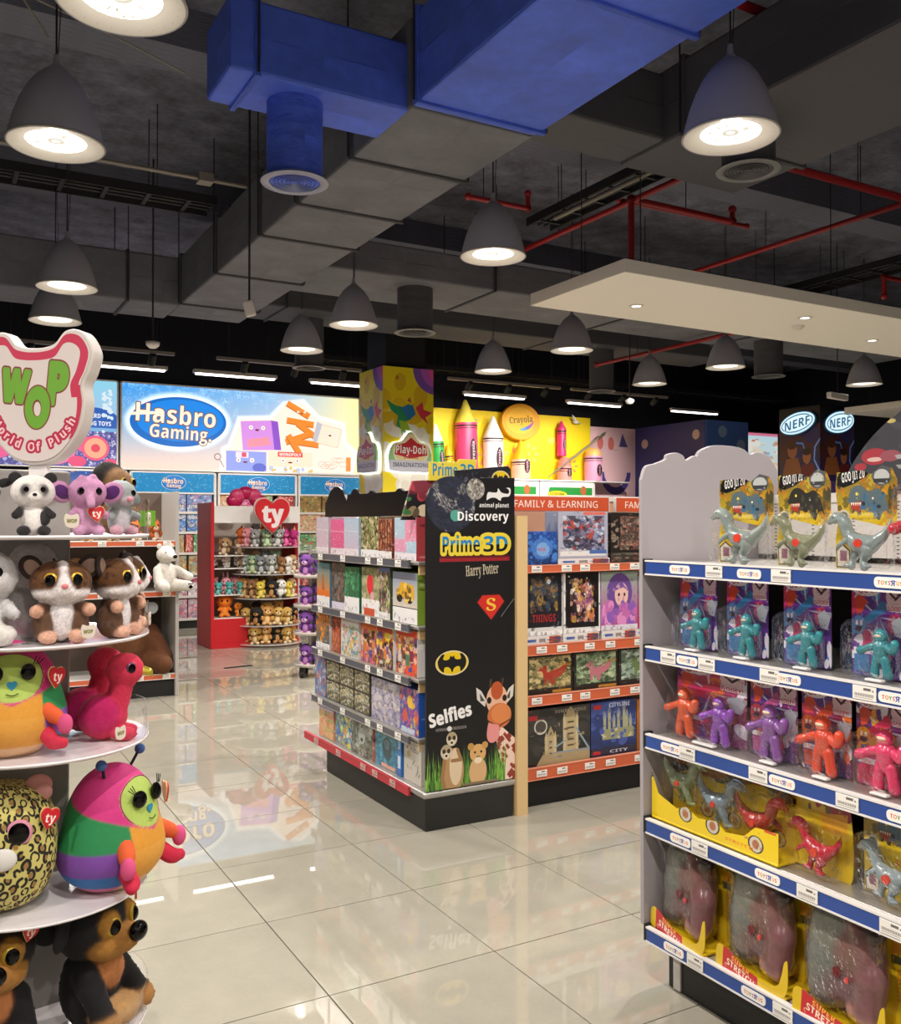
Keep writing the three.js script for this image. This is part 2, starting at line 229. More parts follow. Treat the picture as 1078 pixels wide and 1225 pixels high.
// ---------- sprinkler pipes, trays, conduits ----------
function pipe(runs, r, label, hang = []) {
  const t = thing('sprinkler_pipe', label, 'pipe');
  for (const [a, b] of runs) { part(t, 'pipe_run', bar(a, b, r, 12), redPipe); for (const e of [a, b]) part(t, 'fitting', ball(...e, r * 1.5, r * 1.5, r * 1.5, 12), redPipe); }
  for (const [x, y, z] of hang) part(t, 'hanger_rod', bar([x, y, z], [x, CEIL, z], 0.004), rodMat);
}
pipe([[[3.66, 4, -6.18], [4.22, 4, -6.18]], [[4.22, 4, -6.18], [4.22, 4.12, -6.18]]], 0.02, 'short red sprinkler pipe above the lamp beside the main duct', [[3.8, 4, -6.18]]);
pipe([[[4.83, 4, -9.5], [4.83, 4, -4.5]], [[4.8, 4, -5.6], [4.8, 3.1, -5.6]], [[4.8, 4, -5.6], [5.9, 4, -5.6]], [[5.9, 4, -5.6], [5.9, 4.1, -5.6]]], 0.024, 'red sprinkler pipe with a vertical drop to the white panel', [[4.83, 4, -8], [4.83, 4, -6.6], [4.83, 4, -5]]);
pipe([[[3.4, 4, -3.22], [4.12, 4, -3.22]], [[4.12, 4, -3.22], [4.12, 4.1, -3.22]]], 0.024, 'short red sprinkler pipe with an elbow above the side duct');
pipe([[[4.06, 3.9, -2.94], [5.6, 3.9, -2.94]]], 0.022, 'red sprinkler pipe with a nozzle close to the black cable tray');
pipe([[[5.2, 4, -4.54], [7.6, 4, -4.54]]], 0.03, 'thick red sprinkler main crossing above the white panel', [[6.1, 4, -4.54], [7.2, 4, -4.54]]);
pipe([[[6.75, 4, -7.4], [6.75, 4, -4.2]]], 0.024, 'red sprinkler pipe branching back from the thick main', [[6.75, 4, -6], [6.75, 4, -5]]);
pipe([[[4.8, 4.04, -5.75], [6.2, 4.04, -5.72]]], 0.018, 'thin red sprinkler branch behind the vertical drop', [[5.5, 4.04, -5.73]]);
pipe([[[7.72, 3.55, -9.7], [7.72, 3.55, -6.9]]], 0.024, 'red sprinkler pipe above the lamps behind the white panel', [[7.72, 3.55, -8.9], [7.72, 3.55, -7.0]]);
pipe([[[8.6, 4, -6.1], [10.5, 4, -6.1]], [[8.6, 4, -6.1], [8.6, 3.8, -6.1]]], 0.024, 'red sprinkler pipe with a short stub over the white panel end');
const trayMat = mat(0x1b1b20, 0.6), conduitMat = mat(0x8a847c, 0.5, { metalness: 0.2 });
function tray(a, b, w, label) {
  const A = V(...a), B = V(...b), L = A.distanceTo(B), t = thing('cable_tray', label, 'cable tray', A.clone().add(B).multiplyScalar(0.5).toArray(), Math.atan2(B.x - A.x, B.z - A.z));
  for (const s of [-1, 1]) part(t, 'side_rail', box(0.012, 0.07, L), trayMat, [s * w / 2, 0, 0]);
  for (let k = 0; k < L / 0.3; k++) part(t, 'rung', box(w, 0.012, 0.03), trayMat, [0, -0.02, -L / 2 + 0.15 + k * 0.3]);
  for (let k = 0; k < 3; k++) part(t, 'cable', bar([-w / 4 + k * w / 4, 0, -L / 2], [-w / 4 + k * w / 4, 0, L / 2], 0.012), black);
  for (let k = 0; k < L / 1.5; k++) for (const s of [-1, 1]) part(t, 'hanger_rod', bar([s * w / 2, 0, -L / 2 + 0.5 + k * 1.5], [s * w / 2, CEIL - a[1], -L / 2 + 0.5 + k * 1.5], 0.004), rodMat);
}
tray([-2, 3.95, -7.25], [1.95, 3.95, -7.25], 0.3, 'black cable tray crossing beneath the dark ceiling beside the duct');
tray([4.62, 4.05, -6.6], [4.62, 4.05, 1], 0.25, 'black cable tray running alongside the pale conduit');
tray([5.1, 3.9, -12.9], [15, 3.9, -12.9], 0.3, 'black cable tray along the back above the tube lights');
tray([8.95, 4.2, -12], [8.95, 4.2, 0], 0.4, 'wide black cable tray over the far end of the white panel');
solo('conduit', 'pale grey steel conduit along the black cable tray', 'conduit', merge(bar([4.5, 3.97, -6.2], [4.5, 3.97, 1], 0.018), at(box(0.09, 0.06, 0.14), 4.5, 3.96, -3.9)), conduitMat);
solo('conduit', 'thin grey conduit crossing the ceiling above the round stand', 'conduit', merge(bar([-2, 3.88, -6.5], [2.0, 3.88, -6.5], 0.016), at(box(0.1, 0.06, 0.1), 1.7, 3.88, -6.5)), conduitMat);
solo('conduit', 'thin steel cable with a junction box near the pendant', 'cable', merge(tube([[-0.4, 3.75, -4.1], [0.2, 3.72, -4.25], [0.75, 3.7, -4.45], [1.1, 3.68, -4.6]], 0.005), at(rbox(0.07, 0.05, 0.07), 0.24, 3.98, -4.2), tube([[0.24, 3.96, -4.2], [0.25, 3.8, -4.2], [0.45, 3.55, -4.3]], 0.005)), conduitMat);
for (const z of [-11.6, -8.7, -5.85, -1.9]) solo('ceiling_beam', 'dark concrete downstand beam under the ceiling', 'beam', box(X1 - X0, 0.25, 0.35), ceilMat, [(X0 + X1) / 2, CEIL - 0.125, z], null, 'downstand beams');
// hanging sensors and exit fitting
function rodSensor(x, y, z, label, head, cat = 'detector') { const t = thing('hanging_detector', label, cat, [x, y, z]); part(t, 'rod', bar([0, 0.02, 0], [0, CEIL - y, 0], 0.008), rodMat); part(t, 'head', head, white); return t; }
rodSensor(1.7, 3.0, -8.2, 'white smoke detector on a long rod above the plush shelves', lathe([[0.001, -0.035], [0.03, -0.033], [0.055, -0.01], [0.06, 0.02], [0.02, 0.03]], 28));
rodSensor(1.99, 2.98, -6.4, 'white box sensor on a long rod below the main duct', rbox(0.07, 0.11, 0.05, 0.012).rotateZ(0.3));
rodSensor(7.6, 2.98, -8.9, 'small white round detector hanging between two far pendants', lathe([[0.001, -0.05], [0.04, -0.04], [0.06, 0], [0.02, 0.03]], 24));
{ const t = thing('emergency_light', 'white emergency light bar hanging past the downlights', 'light bar', [8.9, 2.88, -6.9], 0.2); part(t, 'body', rbox(0.4, 0.07, 0.06, 0.01), white); part(t, 'rod', bar([0, 0.03, 0], [0, CEIL - 2.88, 0], 0.006), rodMat); }
// fluorescent battens washing the back wall
const tubeMat = mat(0xffffff, 0.4, { emissive: 0xfff8f0, emissiveIntensity: 4 });
for (const [x, w] of [[0.7, 'beyond the bear sign'], [2.2, 'over the award light box'], [3.7, 'over the game light box'], [5.35, 'behind the black column'], [7.9, 'over the giant pink crayon'], [9.9, 'over the thin pink crayon'], [12.2, 'over the navy boxed wall']]) {
  const t = thing('batten_light', 'slim white fluorescent batten ' + w, 'lamp', [x, 3.5, -12.5], 0, 'battens above the back wall');
  part(t, 'housing', rbox(1.16, 0.05, 0.09, 0.008), offWhite); part(t, 'diffuser', rbox(1.1, 0.025, 0.07, 0.01), tubeMat, [0, -0.034, 0]);
  for (const s of [-0.45, 0.45]) part(t, 'hanger_rod', bar([s, 0.02, 0], [s, CEIL - 3.5, 0], 0.003), rodMat);
  const l = new THREE.RectAreaLight(0xfff8f0, TUBE_LEVEL, 1.1, 0.06); l.position.set(0, -0.052, 0); l.rotation.x = -PI / 2; t.add(l);
}
for (const [x, w, k] of [[1.6, 'the award light box', 1], [4.0, 'the game light box', 1], [7.2, 'the giant pink crayon', 1.5], [9.3, 'the thin pink crayon', 1.5]]) {
  const t = thing('light_track', 'grey track rail with black spotlights before ' + w, 'track light', [x, 3.45, -11.1]); part(t, 'rail', rbox(1.9, 0.04, 0.05, 0.004), conduitMat);
  for (const s of [-0.8, 0.8]) part(t, 'hanger_rod', bar([s, 0.02, 0], [s, CEIL - 3.45, 0], 0.004), rodMat);
  for (const s of [-0.6, 0.05, 0.7]) {
    const h = part(t, 'spot_head', lathe([[0.001, 0.07], [0.034, 0.07], [0.042, 0.05], [0.042, -0.07], [0.038, -0.07], [0.036, 0.045], [0.001, 0.05]], 24), black, [s, -0.075, -0.02], [k > 1 ? 1.0 : 0.72, 0, 0]);
    part(h, 'bulb', cyl(0.03, 0.034, 0.05, 20), mat(0xffffff, 0.4, { emissive: 0xfff6ea, emissiveIntensity: 3 }), [0, -0.035, 0]);
    const l = new THREE.SpotLight(0xfff8f0, TRACK_CD * k, 0, 0.72, 0.7, 2); l.position.set(0, -0.035, 0); l.target.position.set(0, -2, 0); l.shadow.radius = 0.8; h.add(l, l.target);
  }
}
// ---------- back wall: light boxes, header strips, shelving ----------
function gamingLogo(p, cx, cy, w, h, glow) { // blue oval with stacked cream words
  if (glow) for (let k = 6; k > 0; k--) p.ell(cx, cy, w / 2 + k * 9, h / 2 + k * 9, `rgba(235,250,255,${0.16 + 0.1 * (6 - k)})`, -0.03);
  p.ell(cx, cy, w / 2 * 1.03, h / 2 * 1.04, '#f3fbff', -0.03).ell(cx, cy, w / 2, h / 2, '#1266b8', -0.03).ell(cx + w * 0.02, cy - h * 0.03, w * 0.45, h * 0.42, '#1b80d8', -0.03);
  p.text('Hasbro', cx - w * 0.03, cy - h * 0.13, h * 0.46, '#fbe3cc', { w: w * 0.86, rot: 0.05, line: '#7a4a3a', lw: h * 0.035, sy: 1.1 });
  p.path([[cx - w * 0.49, cy - h * 0.12], [cx - w * 0.2, cy - h * 0.17]], '#fbe3cc', h * 0.06);
  p.text('Gaming.', cx + w * 0.02, cy + h * 0.22, h * 0.36, '#fbe3cc', { w: w * 0.66, rot: 0.05, line: '#7a4a3a', lw: h * 0.03 });
}
const gameFace = (p, x, y, w, h, c, mouth = '#6b2a2a') => { for (const s of [-1, 1]) p.ell(x + s * w * 0.28, y, w * 0.1, w * 0.1, '#fff6ec').ring(x + s * w * 0.28, y, w * 0.1, w * 0.1, '#b08a7a', 2).ell(x + s * w * 0.28, y, w * 0.03, w * 0.03, '#402a2a'); p.ell(x, y + h * 0.16, w * 0.09, h * 0.07, mouth); };
const gamingTex = canvas(2048, 704, (x, W, H) => {
  const p = pen(x), r = rnd(11);
  p.grad('#2f8fe0', '#f6cfba', 0, 0, W, H);
  { const g = x.createLinearGradient(0, 0, W, 0); g.addColorStop(0, 'rgba(255,220,200,0)'); g.addColorStop(0.6, 'rgba(250,230,225,.45)'); g.addColorStop(1, 'rgba(255,236,160,1)'); x.fillStyle = g; x.fillRect(0, 0, W, H); }
  for (let k = 0; k < 220; k++) { const q = r(); p.ring(r() * 1300, q * q * 330, 6 + r() * 16, 6 + r() * 16, `rgba(${150 + 90 * r()},${215 + 30 * r()},255,.5)`, 3); }
  for (let k = 0; k < 120; k++) p.ell(r() * W, 480 + r() * 220, 2, 2, 'rgba(150,110,110,.35)');
  // paper-cut pile of games with a glowing outline
  const pile = [[0.4, 1], [0.405, 0.74], [0.43, 0.7], [0.47, 0.36], [0.6, 0.33], [0.66, 0.14], [0.74, 0.1], [0.81, 0.3], [0.92, 0.36], [0.93, 0.6], [0.98, 0.72], [0.96, 1]].map(([a, b]) => [a * W, b * H]);
  for (let k = 5; k > 0; k--) p.poly(pile, null, `rgba(255,252,250,${0.25 + 0.12 * (5 - k)})`, k * 16);
  p.poly(pile, '#fde3d2');
  p.poly([[0.47, 0.38], [0.6, 0.35], [0.615, 0.72], [0.48, 0.74]].map(([a, b]) => [a * W, b * H]), '#cf8ad8').poly([[0.6, 0.35], [0.63, 0.36], [0.645, 0.72], [0.615, 0.72]].map(([a, b]) => [a * W, b * H]), '#8b4fc0');
  p.poly([[0.5, 0.6], [0.59, 0.56], [0.6, 0.66], [0.5, 0.7]].map(([a, b]) => [a * W, b * H]), '#f08c9c');
  gameFace(p, 0.54 * W, 0.45 * H, 190, 130, '#fff');
  for (const [a, b, w, q] of [[0.7, 0.2, 230, 0.5], [0.71, 0.36, 250, 0.12], [0.735, 0.45, 190, 0.6], [0.7, 0.56, 240, -0.35], [0.73, 0.62, 260, 0.1], [0.68, 0.64, 190, 1.0]]) p.within(a * W + 40, b * H, 1, 1, () => { p.fill('#e8862e', -w / 2, -30, w, 58).fill('#c9661a', -w / 2, 18, w, 10); }, q);
  gameFace(p, 0.735 * W, 0.22 * H, 110, 80);
  p.poly([[0.82, 0.36], [0.92, 0.42], [0.9, 0.66], [0.8, 0.6]].map(([a, b]) => [a * W, b * H]), '#fbdcc4', '#d6a78f', 4).poly([[0.805, 0.33], [0.83, 0.36], [0.805, 0.6], [0.785, 0.58]].map(([a, b]) => [a * W, b * H]), '#b9b9c0');
  gameFace(p, 0.865 * W, 0.48 * H, 150, 110);
  p.fill('#8f9be0', 0.41 * W, 0.75 * H, 0.17 * W, 0.25 * H).fill('#f8d9e0', 0.45 * W, 0.76 * H, 110, 50).fill('#d8486a', 0.475 * W, 0.765 * H, 40, 40).ell(0.55 * W, 0.95 * H, 60, 40, '#5e66c4'); gameFace(p, 0.49 * W, 0.86 * H, 210, 110);
  p.fill('#fbdcc0', 0.59 * W, 0.74 * H, 0.195 * W, 0.2 * H).fill('#e04a40', 0.63 * W, 0.74 * H, 0.11 * W, 44).text('MONOPOLY', 0.685 * W, 0.772 * H, 36, '#fff3ea', { w: 200 }); gameFace(p, 0.685 * W, 0.85 * H, 230, 100); p.fill('#f7efe2', 0.6 * W, 0.93 * H, 0.2 * W, 0.07 * H).specks(14, ['#e0b45c', '#b9c0da'], 10, 22, 4, [0.6 * W, 0.94 * H, 0.19 * W, 30]);
  p.fill('#e8862e', 0.94 * W, 0.78 * H, 46, 130); for (let k = 0; k < 9; k++) p.ring((0.83 + 0.012 * k) * W, (0.8 + 0.15 * r()) * H, 40, 22, '#d9ab93', 4);
  p.ring(0.375 * W, 0.83 * H, 26, 26, '#8a5f50', 7).path([[0.385 * W, 0.87 * H], [0.4 * W, 0.95 * H]], '#8a5f50', 7);
  gamingLogo(p, 0.22 * W, 0.43 * H, 780, 420, true);
});
const awardTex = canvas(1024, 640, (x, W, H) => {
  const p = pen(x); p.grad('#8fd6ee', '#c9b7e8', 0, 0, W, H); p.ell(860, 330, 200, 130, '#2d62b8').fill('#2d62b8', 560, 280, 464, 80); p.text('AWARD', 850, 262, 44, '#ffffff', { w: 130 }).text('WINNING TOYS', 850, 318, 44, '#ffffff', { w: 270 });
  p.fill('#7fb4e0', 300, 350, 724, 26).fill('#53539c', 0, 376, W, 264).specks(420, ['#f4f2fb', '#2b2b55', '#e6b9d8', '#c9c4ee'], 5, 14, 6, [0, 376, W, 260]); p.ell(220, 480, 160, 120, '#f05a94').ell(600, 520, 150, 110, '#f47aa6').ell(800, 470, 60, 60, '#ee5a92').ell(880, 500, 92, 92, '#f7587f').ell(880, 500, 74, 74, '#fbb08a').ell(880, 500, 30, 30, '#ea3f5a').ell(760, 600, 60, 40, '#ef4f7e').ell(980, 610, 50, 36, '#ef4f7e').specks(40, ['#dfeef6'], 6, 14, 9, [930, 60, 60, 220]);
});
function lightbox(name, label, x0, x1, y0, y1, z, tex, level) {
  const t = thing(name, label, 'light box', [(x0 + x1) / 2, (y0 + y1) / 2, z]), w = x1 - x0, h = y1 - y0;
  part(t, 'case', box(w, h, 0.12), white, [0, 0, -0.061]);
  part(t, 'lit_face', new THREE.PlaneGeometry(w - 0.03, h - 0.03), mat(0x111111, 0.5, { emissive: 0xffffff, emissiveMap: tex, emissiveIntensity: level }), [0, 0, 0.004]);
  for (const [a, b, c, d] of [[w, 0.02, 0, h / 2 - 0.01], [w, 0.02, 0, -h / 2 + 0.01], [0.02, h, -w / 2 + 0.01, 0], [0.02, h, w / 2 - 0.01, 0]]) part(t, 'frame', box(a, b, 0.02), white, [c, d, 0.002]);
  return t;
}
lightbox('game_light_box', 'glowing light box with blue oval logo and pile of cartoon games', 2.33, 5.9, 2.2, 3.41, -13.3, gamingTex, LIGHTBOX);
lightbox('award_light_box', 'glowing light box with award words and pink ring toy', 0.3, 2.3, 2.2, 3.41, -13.3, awardTex, LIGHTBOX * 0.8);
const bwTop = solo('ledge', 'white ledge along the back wall under the light boxes', 'ledge', rbox(9.0, 0.025, 0.31, 0.006), white, [6.6, 2.187, -13.135]);
const stripTex = canvas(1024, 256, (x, W, H) => { const p = pen(x), r = rnd(8); p.fill('#1c86c2', 0, 0, W, H); for (let k = 0; k < 120; k++) p.within(r() * W, r() * H, 1, 1, () => p.fill(['#3fa4da', '#1674ae', '#7cc2e6'][k % 3], -14, -3, 28, 6), r() * PI); gamingLogo(p, W * 0.5, H * 0.5, 300, 190); });
const crayStripTex = canvas(1024, 256, (x, W, H) => { const p = pen(x); p.fill('#f2efe6', 0, 0, W, H).poly([[150, 70], [1000, 70], [1000, 200], [120, 200]], '#2f8f3f').ell(300, 190, 190, 60, '#e7cf2e').text('Crayola', 300, 178, 70, '#33572a', { face: 'serif' }).ell(820, 120, 60, 80, '#b4683c').fill('#d8d04a', 0, 220, W, 36); });
const skyStripTex = canvas(512, 256, (x, W, H) => { const p = pen(x); p.grad('#274a94', '#6a86c2', 0, 0, W, H).specks(60, ['#3a66b4', '#8aa2d6', '#b08a5c'], 10, 40, 2, [0, 0, W, H]); });
function wallBay(x0, x1, tex, label, shelves, z = -13.0) {
  const t = thing('game_shelving', label, 'shelving', [x0, 0, z]), w = x1 - x0;
  part(t, 'plinth', box(w, 0.13, 0.36), black, [w / 2, 0.065, -0.2]); part(t, 'back_panel', box(w, 2.1, 0.03), offWhite, [w / 2, 1.1, -0.4]);
  for (const s of [0.012, w - 0.012]) part(t, 'upright', box(0.024, 2.16, 0.4), white, [s, 1.08, -0.2]);
  for (const y of shelves) { part(t, 'shelf', rbox(w - 0.05, 0.03, 0.38, 0.004), white, [w / 2, y - 0.017, -0.2]); part(t, 'price_rail', rbox(w - 0.05, 0.035, 0.012, 0.003), offWhite, [w / 2, y - 0.016, -0.003]); }
  const h = part(t, 'header', rbox(w - 0.03, 0.31, 0.03, 0.004), white, [w / 2, 2.015, -0.015]); part(h, 'printed_face', new THREE.PlaneGeometry(w - 0.07, 0.26), mat(0xffffff, 0.4, { map: tex }), [0, 0, 0.017]);
  return t;
}
const SHELVES = [0.14, 0.451, 0.763, 1.05, 1.34, 1.617];
wallBay(1.25, 2.37, skyStripTex, 'white wall shelving under a sky blue header strip', SHELVES);
wallBay(2.4, 3.57, stripTex, 'white wall shelving bay next to the red plush stand', SHELVES);
wallBay(3.6, 4.77, stripTex, 'white wall shelving bay behind the red plush stand', SHELVES);
wallBay(4.79, 5.95, stripTex, 'white wall shelving bay behind the wrapped column', SHELVES);
wallBay(6.8, 7.95, crayStripTex, 'white art shelving bay below the pink crayon', [0.14, 0.8, 1.617]);
wallBay(7.97, 9.1, crayStripTex, 'white art shelving bay below the yellow oval sign', [0.14, 0.8, 1.617]);
wallBay(9.12, 10.3, crayStripTex, 'white art shelving bay below the thin pink crayon', [0.14, 0.8, 1.617]);

// ---------- wrapped column with dough signs ----------
const doughTex = canvas(512, 2048, (x, W, H) => {
  const p = pen(x), r = rnd(21); p.fill('#f0d81c', 0, 0, W, H);
  for (const [a, b, q, s] of [[150, 420, 190, 120], [330, 560, 200, 120], [120, 700, 170, 110], [300, 880, 240, 110], [420, 1150, 220, 100], [140, 1450, 170, 130], [380, 1750, 180, 140]]) p.specks(26, ['#f4f0e4', '#f6f2ea', '#ece4d4'], s * 0.4, s * 0.7, a, [a - q / 2, b - s / 2, q, s]);
  p.specks(8, ['#e6c21a', '#e0b81a'], 50, 90, 4, [0, 0, W, 500]); p.ell(W + 20, 0, 230, 190, '#7c4fb0').ell(W + 40, -10, 170, 150, '#b65ac0').ell(W + 60, 0, 110, 110, '#e0559a');
  p.poly([[30, 250], [120, 290], [200, 300], [260, 270], [310, 330], [280, 390], [200, 420], [230, 500], [180, 470], [130, 440], [150, 370], [80, 330]], '#2a9a6a').poly([[180, 300], [300, 280], [330, 350], [260, 400]], '#2a78b8').poly([[160, 400], [240, 410], [280, 480], [210, 470], [190, 520]], '#9fc62e').poly([[330, 300], [400, 250], [410, 310], [500, 330], [430, 370], [460, 420], [380, 370]], '#d8374a').poly([[240, 250], [270, 220], [290, 270]], '#c65a4a');
  for (const [a, b, c] of [[140, 80, '#b5702a'], [60, 620, '#2a7a6a'], [430, 610, '#e0a020'], [210, 1190, '#6a6a9a'], [420, 1260, '#d88a3a'], [40, 1380, '#6f8a1e']]) p.poly([[a, b - 20], [a + 18, b], [a, b + 22], [a - 18, b]], c);
});
const column = thing('wrapped_column', 'square column wrapped in yellow paint splash print', 'column', [5.335, 0, -10.855]);
for (const [name, px, pz, ry] of [['printed_panel', 0, 0.355, 0], ['printed_panel', -0.355, 0, -PI / 2], ['printed_panel', 0.355, 0, PI / 2], ['printed_panel', 0, -0.355, PI]]) part(column, name, box(0.712, 3.43, 0.012), mat(0xffffff, 0.45, { map: doughTex }), [px, 1.715, pz], [0, ry, 0]);
part(column, 'top_board', box(0.7, 0.02, 0.7), white, [0, 3.42, 0]);
solo('column_core', 'black square column rising to the ceiling above the yellow wrap', 'column', box(0.56, CEIL - 3.44, 0.56), mat(0x15161c, 0.6), [5.335, 3.44 + (CEIL - 3.44) / 2, -10.855]);
const doughSignTex = canvas(512, 440, (x, W, H) => { const p = pen(x); p.fill('#9cc88a', 0, 0, W, H).ell(256, 210, 215, 190, '#dfe4c8').ell(256, 190, 205, 170, '#e8d59a').fill('#d2d0dc', 0, 312, W, 128).ell(256, 170, 180, 140, '#f0dcae').poly([[60, 250], [90, 150], [190, 120], [256, 60], [330, 120], [430, 150], [455, 250], [256, 290]], '#c3202c'); p.text('Play-Doh', 256, 195, 108, '#f6ece4', { w: 370, line: '#8c1018', lw: 12, sy: 1.15 }).text('SHAPING', 256, 283, 36, '#b04a2a', { w: 180 }).text('IMAGINATIONS', 256, 362, 66, '#4d5566', { w: 430 }); });
const doughShape = (s) => spline([[-0.5 * s, -0.42 * s], [-0.53 * s, -0.1 * s], [-0.42 * s, 0.16 * s], [-0.2 * s, 0.24 * s], [0, 0.44 * s], [0.2, 0.24].map((v) => v * s), [0.42 * s, 0.16 * s], [0.53 * s, -0.1 * s], [0.5 * s, -0.42 * s], [0.2 * s, -0.45 * s], [-0.2 * s, -0.45 * s], [-0.5 * s, -0.42 * s]]);
const haloMat = mat(0xffffff, 0.5, { emissive: 0xf4fff0, emissiveIntensity: 1.8 });
for (const [px, pz, ry, w] of [[5.335, -10.497, 0, 'facing the aisle'], [4.977, -10.855, -PI / 2, 'on the narrow side of the column']]) {
  const t = thing('dough_sign', 'halo lit cloud shaped dough logo sign ' + w, 'sign', [px, 2.36, pz], ry);
  part(t, 'light_ring', plate(doughShape(0.605), 0.02, 0.001), haloMat, [0, 0, 0.008]); part(t, 'face', plate(doughShape(0.56), 0.03, 0.003), mat(0xffffff, 0.4, { map: doughSignTex }), [0, 0, 0.035]);
}
// ---------- crayon wall ----------
const crayonWallTex = canvas(1536, 512, (x, W, H) => { const p = pen(x), r = rnd(31); p.fill('#f2d40c', 0, 0, W, H); for (const [a, b, q, c] of [[980, 350, 70, '#f2a56a'], [1080, 300, 60, '#f4b45e'], [820, 320, 80, '#f0b070'], [1030, 140, 40, '#f0a050'], [1380, 380, 50, '#f08c5a'], [900, 240, 26, '#e8c030'], [700, 90, 30, '#7fb8b0'], [1250, 190, 20, '#f6efd8']]) { for (let k = 0; k < 8; k++) p.ell(a + Math.cos(k * PI / 4) * q, b + Math.sin(k * PI / 4) * q, q * 0.3, q * 0.16, c, k * PI / 4); p.ell(a, b, q * 0.25, q * 0.25, c); } });
const crayonWall = thing('crayon_wall_panel', 'bright yellow printed wall panel behind the crayons', 'wall panel', [8.165, 2.755, -13.3]);
part(crayonWall, 'board', box(4.53, 1.18, 0.06), white, [0, 0, -0.032]); part(crayonWall, 'printed_face', new THREE.PlaneGeometry(4.53, 1.18), mat(0xffffff, 0.5, { map: crayonWallTex }), [0, 0, 0.002]);
const pinkTex = canvas(512, 1024, (x, W, H) => { const p = pen(x); p.fill('#e8bfc2', 0, 0, W, H).ell(110, 90, 34, 40, '#d8736a').ell(230, 95, 34, 40, '#d8736a').ring(280, 260, 150, 110, '#4c3f86', 44).fill('#e8bfc2', 100, 130, 380, 130).poly([[360, 30], [420, 110], [320, 110]], '#4c4a80').poly([[350, 420], [400, 390], [430, 450], [390, 520]], '#d8736a'); });
const pinkPanel = thing('pink_wall_panel', 'pink wall panel printed with coral dots and purple arc', 'wall panel', [10.965, 1.6, -13.3]); part(pinkPanel, 'board', box(1.06, 3.2, 0.06), mat(0xffffff, 0.5, { map: pinkTex }), [0, 0, -0.03]);
const navy = mat(0x38387a, 0.5), dotMats = [mat(0xd8bcae, 0.6), mat(0xa9c8f2, 0.6)];
const navyBlock = thing('navy_wall_block', 'navy blue boxed wall with round dots beside the pink panel', 'wall panel', [12, 1.605, -12.415]);
part(navyBlock, 'side_board', box(0.03, 3.21, 1.77), navy, [-0.5, 0, 0]); part(navyBlock, 'front_board', box(1.0, 3.21, 0.03), mat(0x5f86de, 0.45), [0, 0, 0.885]); part(navyBlock, 'core', box(0.96, 3.2, 1.72), black);
for (const [y, z] of [[1.37, 0.68], [1.3, -0.62], [0.8, 0.1], [0.5, -0.6], [0.9, 0.6]]) part(navyBlock, 'dot', cyl(0.085, 0.085, 0.006, 24).rotateZ(PI / 2), dotMats[0], [-0.517, y, z]);
for (const [a, y] of [[-0.12, 1.42], [0.32, 1.2], [-0.3, 0.9]]) part(navyBlock, 'dot', cyl(0.1, 0.1, 0.006, 24).rotateX(PI / 2), dotMats[1], [a, y, 0.902]);
const bandMat = mat(0x2a1020, 0.5, { side: THREE.DoubleSide });
function crayon(x, y0, w, h, tip, body, label, tipH = 0.3, tilt = 0, round = false) {
  const t = thing('giant_crayon', label, 'crayon prop', [x, y0, -13.285 + w / 2]); t.rotation.z = tilt; const r = w / 2;
  part(t, 'barrel', cyl(r, r, h * (1 - tipH), 32), mat(body, 0.4), [0, h * (1 - tipH) / 2, 0]);
  part(t, 'tip', round ? ball(0, 0, 0, r * 0.95, h * tipH, r * 0.95) : lathe([[r * 0.92, 0], [r * 0.86, h * tipH * 0.1], [r * 0.18, h * tipH * 0.94], [r * 0.08, h * tipH], [0.0001, h * tipH]], 32), mat(tip, 0.4), [0, h * (1 - tipH), 0]);
  for (const [bh, by] of [[0.025, 0.05], [0.012, 0.09]]) part(t, 'label_band', cyl(r * 1.01, r * 1.01, bh, 32, true), bandMat, [0, h * (1 - tipH) - by, 0]);
  part(t, 'name_oval', new THREE.PlaneGeometry(r * 0.75, h * 0.36), mat(0xffffff, 0.5, { map: crayonWordTex, alphaMap: ovalAlpha, transparent: true, alphaTest: 0.5 }), [r * 0.1, h * 0.32, r + 0.004]);
}
const ovalAlpha = canvas(64, 128, (x) => { const p = pen(x); p.fill('#000', 0, 0, 64, 128).ell(32, 64, 30, 62, '#fff'); }); ovalAlpha.colorSpace = THREE.NoColorSpace;
const crayonWordTex = canvas(128, 256, (x) => { const p = pen(x); p.fill('#1d1018', 0, 0, 128, 256).text('Crayola', 64, 128, 62, '#f0a8b8', { face: 'serif', rot: -PI / 2, w: 200 }); });
crayon(7.74, 2.208, 0.37, 1.27, 0xf1dc56, 0xe0406e, 'giant pink crayon with a pale yellow tip', 0.3, 0.03);
crayon(8.25, 2.2, 0.34, 1.04, 0xf2ede4, 0xe6dcd8, 'giant white crayon standing against the yellow wall', 0.32);
crayon(7.27, 2.214, 0.22, 0.86, 0xf0f2e8, 0x2e9a48, 'giant green crayon with a white tip', 0.34, 0.1);
crayon(7.5, 2.212, 0.14, 0.55, 0xf0a818, 0xf0b41c, 'giant amber crayon beside the pink one', 0.3, 0.12);
crayon(8.82, 2.205, 0.32, 0.66, 0xf2b01a, 0xeeb4a0, 'squat crayon with an orange pointed tip', 0.5, 0.02);
crayon(9.72, 2.63, 0.17, 0.62, 0xe03a74, 0xd82a6a, 'thin deep pink crayon floating on the yellow wall', 0.22);
crayon(9.75, 2.2, 0.26, 0.42, 0xf07a70, 0xf0968c, 'short coral crayon with a blunt tip', 0.4, 0, true);
crayon(10.36, 2.2, 0.32, 0.6, 0xf0b86a, 0xe8a4c4, 'pink lilac crayon with a peach rounded tip', 0.25, 0, true);
